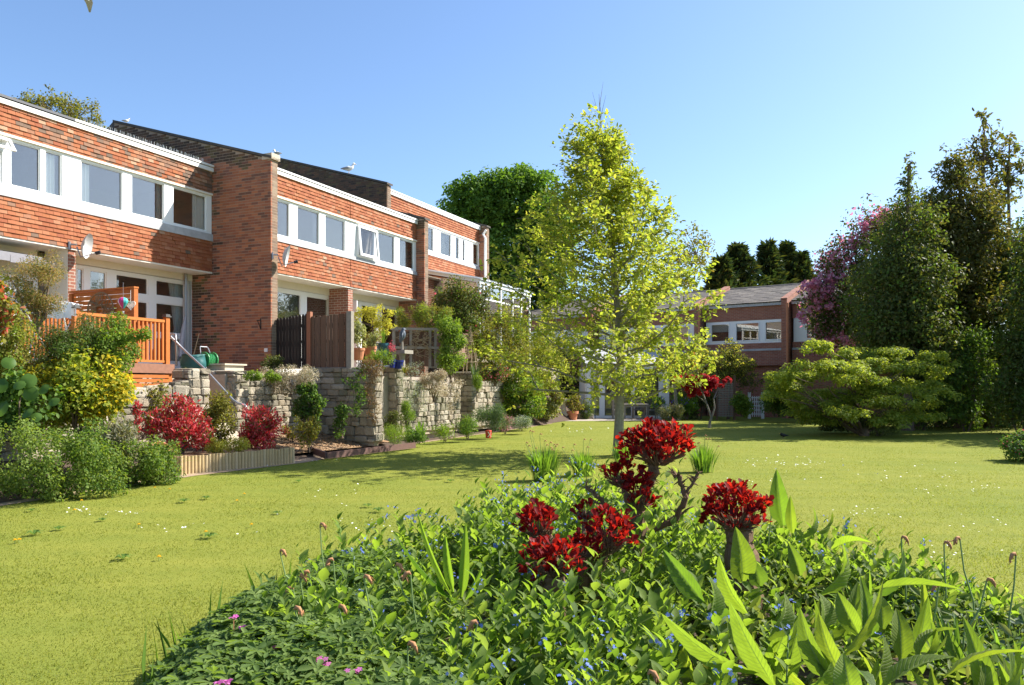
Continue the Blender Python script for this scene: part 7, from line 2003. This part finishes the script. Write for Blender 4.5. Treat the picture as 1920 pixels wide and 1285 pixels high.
# --- large leaved elecampane: every leaf a part
def big_leaf(parent, base, tip, width, curl=.10, fold=.25, roll=0.0, wave=.02, mat='l_big'):
    """leaf from base to tip, arching up between them, with midrib fold, side veins and wavy edge"""
    base, tip = Vector(base), Vector(tip); d = tip - base; L = d.length; x = d.normalized()
    up = Vector((0, 0, 1)); back = Vector((0, .75, .66))
    y = x.cross(back if abs(x.z) > .5 else up)
    if y.length < .1: y = x.cross(Vector((0, 1, 0)))
    y.normalize(); z = y.cross(x).normalized()
    if z.y > 0 and abs(x.z) > .5: z = -z; y = -y
    if z.z < 0 and abs(x.z) <= .5: z = -z; y = -y
    rot = Matrix.Rotation(roll, 3, x); y = rot @ y; z = rot @ z
    nx, ny = 17, 8; vs = []; fs = []
    for i in range(nx + 1):
        t = i / nx
        w = width * (math.sin(math.pi * min(1, t * .98 + .02) ** .8) ** .75) * (1 - .25 * t) + .002
        if t < .12: w = min(w, width * (.22 + t * 2.2))
        for j in range(ny + 1):
            s = (j / ny - .5) * 2
            h = curl * L * math.sin(math.pi * t) + abs(s) * w * .5 * fold + wave * w * math.sin(t * 34 + (s > 0) * 1.3) * abs(s) ** 3 * 1.2 - .03 * w * math.sin(t * 44 - abs(s) * 4.5) * (1 - abs(s)) * (abs(s) > .05) - (.05 * w if abs(s) < .02 else 0)
            vs.append(base + x * (L * t) + y * (s * w / 2) + z * h)
    for i in range(nx):
        for j in range(ny): fs.append((i * (ny + 1) + j, i * (ny + 1) + j + 1, (i + 1) * (ny + 1) + j + 1, (i + 1) * (ny + 1) + j))
    g = MB(); g.add([v - parent.location for v in vs], fs)
    o = g.build('leaf', M[mat], parent, smooth=True)
    uvl = o.data.uv_layers.new(name='UVMap'); uvs = []
    for f in fs:
        for i in f: uvs += [(i // (ny + 1)) / nx, (i % (ny + 1)) / ny]
    uvl.data.foreach_set('uv', uvs)
    return o
EG = 'large leaved plants at the right front of the bed'
e1 = thing('elecampane', 'plant with the longest broad upright leaves at the right front of the bed', 'plant', at(1540, 1285, 3.5) * 1.0, 0, EG); e1.location.z = .08
e2 = thing('elecampane', 'broad leaved plant just left of the longest leaves, below the right red shrub', 'plant', at(1380, 1220, 3.7), 0, EG); e2.location.z = .08
e3 = thing('elecampane', 'tall pale leaved plant behind the right red shrub', 'plant', at(1490, 1010, 5.4), 0, EG); e3.location.z = .08
e4 = thing('elecampane', 'broad leaved plant with arching leaves at the lower right corner', 'plant', at(1760, 1285, 3.2), 0, EG); e4.location.z = .08
def BL(pl, bx, by, bY, tx, ty, tY, wpx, **kw):
    kw.setdefault('roll', random.uniform(-.55, .55)); kw.setdefault('curl', random.uniform(.09, .22)); kw.setdefault('fold', random.uniform(.3, .6))
    b, t_ = at(bx, by, bY), at(tx, ty, tY)
    big_leaf(pl, b, t_, wpx / F * (bY + tY) / 2 * 1.2, **kw)
BL(e3, 1468, 985, 5.5, 1456, 880, 5.45, 34, fold=.5); BL(e3, 1500, 1010, 5.5, 1524, 950, 5.6, 22, fold=.5); BL(e3, 1486, 1000, 5.3, 1482, 930, 5.3, 18); BL(e3, 1530, 1000, 5.4, 1560, 960, 5.5, 20)
BL(e2, 1392, 1090, 4.3, 1379, 988, 4.2, 46, fold=.3); BL(e2, 1400, 1150, 4.0, 1348, 1042, 4.0, 36, fold=.5); BL(e2, 1318, 1130, 3.9, 1243, 1030, 4.0, 34, fold=.4, curl=.06)
BL(e2, 1450, 1285, 3.35, 1368, 1128, 3.3, 50, fold=.3, curl=.04); BL(e2, 1420, 1262, 3.3, 1240, 1150, 3.1, 56, fold=.2, curl=.08, roll=-.3); BL(e2, 1415, 1240, 3.5, 1365, 1165, 3.5, 40, fold=.2)
BL(e2, 1425, 1100, 4.3, 1408, 1048, 4.3, 32); BL(e2, 1330, 1165, 3.7, 1330, 1085, 3.8, 34, fold=.6); BL(e2, 1440, 1200, 3.6, 1470, 1110, 3.7, 34, fold=.5)
BL(e1, 1575, 1235, 3.5, 1655, 1088, 3.5, 60, fold=.3, curl=.07); BL(e1, 1536, 1115, 4.1, 1578, 1012, 4.2, 50, fold=.35); BL(e1, 1590, 1285, 3.2, 1535, 1150, 3.3, 40, fold=.35); BL(e1, 1640, 1105, 3.9, 1806, 1106, 3.7, 34, fold=.5, curl=.07)
BL(e1, 1560, 1030, 4.8, 1636, 1018, 4.6, 26, fold=.5, curl=.12); BL(e1, 1630, 1120, 4.1, 1694, 1028, 4.1, 40, fold=.3); BL(e1, 1500, 1080, 4.4, 1478, 1018, 4.4, 26); BL(e1, 1545, 1180, 3.7, 1535, 1112, 3.8, 40, fold=.4)
BL(e1, 1560, 1280, 3.2, 1500, 1140, 3.3, 40, fold=.4); BL(e1, 1655, 1180, 3.6, 1640, 1110, 3.7, 32, fold=.4); BL(e1, 1690, 1240, 3.4, 1680, 1140, 3.5, 36, fold=.4); BL(e1, 1610, 1190, 3.7, 1570, 1110, 3.8, 34)
BL(e4, 1655, 1290, 3.0, 1790, 1232, 3.0, 40, fold=.4, curl=.10); BL(e4, 1770, 1272, 3.0, 1940, 1222, 2.95, 38, fold=.4, curl=.10); BL(e4, 1700, 1250, 3.3, 1745, 1160, 3.4, 36, fold=.5); BL(e4, 1500, 1300, 3.0, 1560, 1240, 3.0, 50, fold=.4, curl=.16); BL(e4, 1570, 1260, 3.1, 1640, 1300, 2.9, 46, fold=.3, curl=.2)
BL(e4, 1720, 1240, 3.3, 1795, 1180, 3.4, 30, fold=.5); BL(e4, 1880, 1300, 2.9, 1900, 1200, 3.0, 26, fold=.5); BL(e4, 1640, 1285, 3.1, 1655, 1190, 3.2, 36, fold=.4); BL(e4, 1600, 1320, 2.9, 1580, 1225, 3.0, 44, fold=.3)

for i in range(56):
    pl = (e1, e2, e4, e1)[i % 4]; y = random.uniform(2.75, 4.4); x = random.uniform(.75, min(2.45, .62 * y + .15)); a = random.uniform(0, 6.28); L = random.uniform(.26, .48); tl_ = random.uniform(.25, 1.0)
    b = Vector((x, y, .14)); big_leaf(pl, b, b + Vector((math.cos(a) * L * tl_, math.sin(a) * L * tl_, L * (1.15 - .55 * tl_))), random.uniform(.07, .125), curl=random.uniform(.1, .24), fold=random.uniform(.25, .6), roll=random.uniform(-.7, .7), wave=.035)

# --- red topiary shrubs in the bed
def red_shrub(label, bx, by, bY, heads, limbs, bare=()):
    b = at(bx, by, bY); b.z = .06
    t = thing('red_leaved_topiary', label, 'shrub', b, 0, 'cut back red leaved shrubs in the flower bed')
    g = MB(); pt_ = lambda q: at(q[0], q[1], bY + (q[2] if len(q) > 2 else 0)) - b
    for pts, r0, r1 in limbs:
        pp = [pt_(q) if not isinstance(q, Vector) else q for q in pts]; n = len(pp)
        # knobbly old wood
        fine = []
        for a, c in zip(pp[:-1], pp[1:]):
            for k in range(4): fine.append(a.lerp(c, k / 4) + Vector((random.gauss(0, 1), random.gauss(0, 1), random.gauss(0, 1))) * .006)
        fine.append(pp[-1]); m = len(fine)
        g.tube(fine, [(r0 + (r1 - r0) * i / (m - 1)) * random.uniform(.8, 1.25) for i in range(m)], 8)
        for i in range(4, m):
            if r0 > .012:
                for _ in range(3 if r0 < .04 else 16):
                    d = Vector((random.gauss(0, 1), random.gauss(0, 1), random.gauss(.5, .6))).normalized()
                    q = fine[i] + d * (r1 * .6); g.tube([q, q + d * random.uniform(.02, .07)], [random.uniform(.004, .009), .002], 4)
    g.build('trunk', M['bark_dead'], t)
    for px, py, rx, ry, dy, n in heads:
        c = at(px, py, bY + dy) - b; k = (bY + dy) / F; a, e = rx * k, ry * k
        wood = MB()                                    # stubby clipped wood inside each head
        for _ in range(70):
            d = Vector((random.gauss(0, 1), random.gauss(0, 1), random.gauss(-.1, .8))).normalized()
            p0 = c + Vector((d.x * a * .2, d.y * a * .2, -e * .75)); p1 = c + Vector((d.x * a * .82, d.y * a * .82, d.z * e * .6 - e * .15))
            wood.tube([p0, p0.lerp(p1, .55) + Vector((random.gauss(0, .01), random.gauss(0, .01), .01)), p1], [.009, .006, .003], 4)
        wood.build('clipped_wood', M['bark_dead'], t)
        d = unit(rng.normal(size=(n // 7, 3)) + [0, 0, .55])
        cen = np.array(c) + d * np.array([a, a, e]) * (.5 + .66 * rng.random((len(d), 1)))
        cen = cen[cen[:, 2] > c.z - e * .55]; d = unit(cen - np.array(c))
        kk = np.repeat(np.arange(len(cen)), 7)
        ax = unit(d[kk] * .6 + [0, 0, .75])
        rr = rng.normal(size=(len(kk), 3)); rr = unit(rr - ax * np.sum(rr * ax, axis=1, keepdims=True))
        dr = ax * (.75 + .5 * rng.random((len(kk), 1))) + rr * .75
        nr = -rr + ax * .45
        pos = cen[kk] + rr * .006 + rng.normal(size=rr.shape) * .009
        link('foliage', leaves_mesh('foliage', pos, dr, nr, .052 * (.6 + .65 * rng.random(len(kk))), T_OBOV, M['l_red']), t)
    return t
red_shrub('tallest red leaved shrub with bare grey branches in the middle of the bed', 1195, 1070, 5.6,
          [(1234, 840, 64, 42, 0, 1250), (1165, 893, 34, 26, .05, 190), (1196, 928, 27, 38, -.15, 230)],
          [([Vector((0, 0, -.05)), (1192, 1010), (1196, 965), (1205, 925), (1225, 885), (1234, 850)], .065, .035), ([(1192, 960), (1172, 930), (1165, 900)], .035, .02),
           ([(1215, 1000), (1250, 985, -.05), (1272, 965, -.1), (1285, 930, -.1), (1275, 900, -.1), (1262, 885, -.1)], .026, .014), ([(1285, 930, -.1), (1298, 905, -.1), (1310, 886, -.1)], .014, .009), ([(1272, 965, -.1), (1300, 950, -.1)], .010, .004),
           ([(1190, 985), (1150, 962, -.05), (1120, 930, -.1), (1098, 912, -.1)], .022, .010), ([(1150, 962, -.05), (1130, 952, -.1), (1108, 935, -.1)], .012, .006)])
red_shrub('right hand red leaved shrub on a thick clipped stem', 1395, 1100, 5.1, [(1380, 962, 57, 48, 0, 900)], [([Vector((0, 0, -.05)), (1392, 1060), (1388, 1020), (1382, 985)], .10, .09)])
red_shrub('low spreading red leaved shrub left of the tallest one', 1100, 1100, 5.0, [(1010, 985, 35, 34, .1, 300), (1140, 1005, 42, 42, -.1, 420), (1090, 1032, 34, 22, -.15, 150), (1098, 962, 22, 16, .3, 60)],
          [([Vector((0, 0, -.05)), (1090, 1060), (1050, 1030, .1), (1015, 1000, .1)], .05, .03), ([Vector((.03, 0, -.05)), (1120, 1060), (1138, 1020, -.1)], .05, .035), ([(1090, 1060), (1095, 990, .2), (1098, 965, .3)], .02, .01)])
red_shrub('nearest low red leaved shrub on a stubby brown stem', 1045, 1130, 4.5, [(1036, 1055, 48, 34, 0, 330), (1030, 1085, 26, 26, .02, 130)], [([Vector((0, 0, -.05)), (1042, 1110), (1038, 1080)], .07, .05)])

# --- sword leaves and spent daffodil heads
IRIS_LEAF = True
iris = thing('iris_clump', 'upright sword shaped iris leaves left of the red shrubs', 'plant', at(862, 1130, 4.3), 0); iris.location.z = .06
for bx, by, tx, ty, w in ((850, 1110, 835, 1000, 16), (865, 1120, 873, 980, 17), (846, 1115, 782, 958, 11), (858, 1130, 740, 1000, 12), (872, 1125, 905, 1060, 11), (840, 1120, 820, 1080, 14)):
    big_leaf(iris, at(bx, by, 4.3), at(tx, ty, 4.25), w / F * 4.3 * 1.2, curl=.05, fold=.7, wave=0, mat='l_strap', roll=random.uniform(-.6, .6))
fd = None
SD = 'withered daffodil heads in the flower bed'
heads = [(770, 1078, 600 + 190, 1200, 3.9), (625, 1052, 640, 1100, 4.5), (682, 1084, 730, 1280, 3.8), (525, 1035, 565, 1070, 4.7), (580, 1075, 605, 1095, 4.3), (562, 1082, 590, 1105, 4.3), (550, 1105, 570, 1118, 4.2), (552, 1143, 630, 1200, 3.7), (635, 1140, 690, 1170, 3.7), (742, 1062, 800, 1120, 4.2), (765, 1210, 762, 1290, 3.2), (895, 1170, 850, 1240, 3.5), (600, 985, 612, 1060, 5.0), (1215, 1265, 1240, 1290, 3.0), (1770, 1020, 1775, 1100, 4.6), (1800, 1012, 1830, 1110, 4.4), (1905, 1042, 1890, 1140, 4.2), (1760, 1100, 1740, 1180, 4.2), (1690, 1010, 1700, 1080, 4.8), (1448, 925, 1440, 990, 6.0), (1850, 1090, 1800, 1170, 4.0)]
HL = []
for i, (hx, hy, bx, by, Y) in enumerate(heads):
    tpz = at(hx, hy, Y); bs_ = at(bx, by, Y); bs_.z = max(.04, min(bs_.z, tpz.z - .08))
    c = thing('spent_daffodil', 'withered brown daffodil head on a green stalk in the flower bed', 'flower', (bs_.x, bs_.y, .04), 0, SD)
    d = tpz - Vector((bs_.x, bs_.y, .04)); d2 = Vector((bs_.x, bs_.y, bs_.z)) - Vector((bs_.x, bs_.y, .04))
    MB().tube([(0, 0, 0), tuple(d2 * .6 + d * .15), tuple(d * .75 + Vector((0, 0, .0))), tuple(d)], [.0055, .005, .0045, .004], 6).build('stem', M['stem_pale'], c)
    hd = MB(); s_ = random.choice((-1, 1))
    hd.tube([(0, 0, 0), (s_ * .008, 0, .012), (s_ * .022, -.004, .008), (s_ * .034, -.008, -.012), (s_ * .04, -.008, -.03)], [.005, .009, .011, .008, .003], 6)
    for _ in range(5): 
        q = (s_ * (.018 + random.random() * .02), random.gauss(-.004, .008), random.gauss(-.005, .01)); hd.tube([q, (q[0] + random.gauss(0, .012), q[1] + random.gauss(0, .01), q[2] - .018)], [.004, .001], 4)
    link('head', hd.mesh('head', M['withered'], True), c, tuple(d)); HL.append((hx, c))
by_order(HL, 'withered brown daffodil head on a green stalk')
PG = 'pink cranesbill flowers at the front of the bed'
pf = None
for px, py, Y in ((516, 1215, 3.5), (604, 1240, 3.3), (610, 1250, 3.3), (593, 1238, 3.3), (645, 1262, 3.2), (668, 1260, 3.2), (438, 1160, 3.8), (452, 1178, 3.8), (408, 1283, 3.1), (425, 1280, 3.1), (510, 1222, 3.5)):
    p = at(px, py, Y)
    if pf is None:
        pf = thing('pink_flower', 'small magenta pink flower above the lobed leaves at the front of the bed', 'flower', p, 0, PG)
        g = np.array([(0, 0, 0), (.012, .004, .008), (-.008, .008, .004)])
        link('petals', leaves_mesh('petals', g, rng.normal(size=(3, 3)), unit(np.array([(0, -.6, 1), (.3, -.5, .8), (-.4, -.6, .7)])), .030 * np.ones(3), T_FLOWER, M['f_magenta']), pf)
        MB().tube([(0, 0, 0), (.005, .01, -.15)], .002, 4).build('stem', M['withered'], pf); PL = [(px, pf)]
    else:
        c = copy_tree(pf); c.location = p; c.rotation_euler = (0, 0, random.uniform(-.8, .8)); PL.append((px, c))
by_order(PL, 'small magenta pink flower above the lobed leaves')
# strappy daffodil leaves in the bed
for lab, px, py, Y, n in (('thin daffodil leaves beside the lobed leaf carpet', 640, 1190, 3.9, 30), ('thin daffodil leaves behind the iris', 800, 1040, 4.9, 24), ('thin daffodil leaves between the nearest red shrub and the iris', 930, 1150, 4.1, 30), ('thin daffodil leaves below the nearest red shrub', 1010, 1240, 3.4, 30), ('tall grassy leaves behind the longest broad leaves', 1640, 1060, 4.9, 36), ('grassy leaves left of the tallest red shrub', 1000, 960, 6.2, 30), ('limp daffodil leaves in front of the iris', 790, 1200, 3.7, 26), ('limp daffodil leaves at the front edge of the picture', 740, 1290, 3.2, 26), ('limp grassy leaves at the right margin of the bed', 1800, 1150, 4.0, 40), ('limp grassy leaves at the far right corner of the bed', 1890, 1130, 4.0, 36)):
    p = at(px, py, Y); strap_clump('daffodil_leaves', lab, 'plant', (p.x, p.y, .08), n, .48, .017, 'l_strap', 1.0, None, .8, .15, single=True)
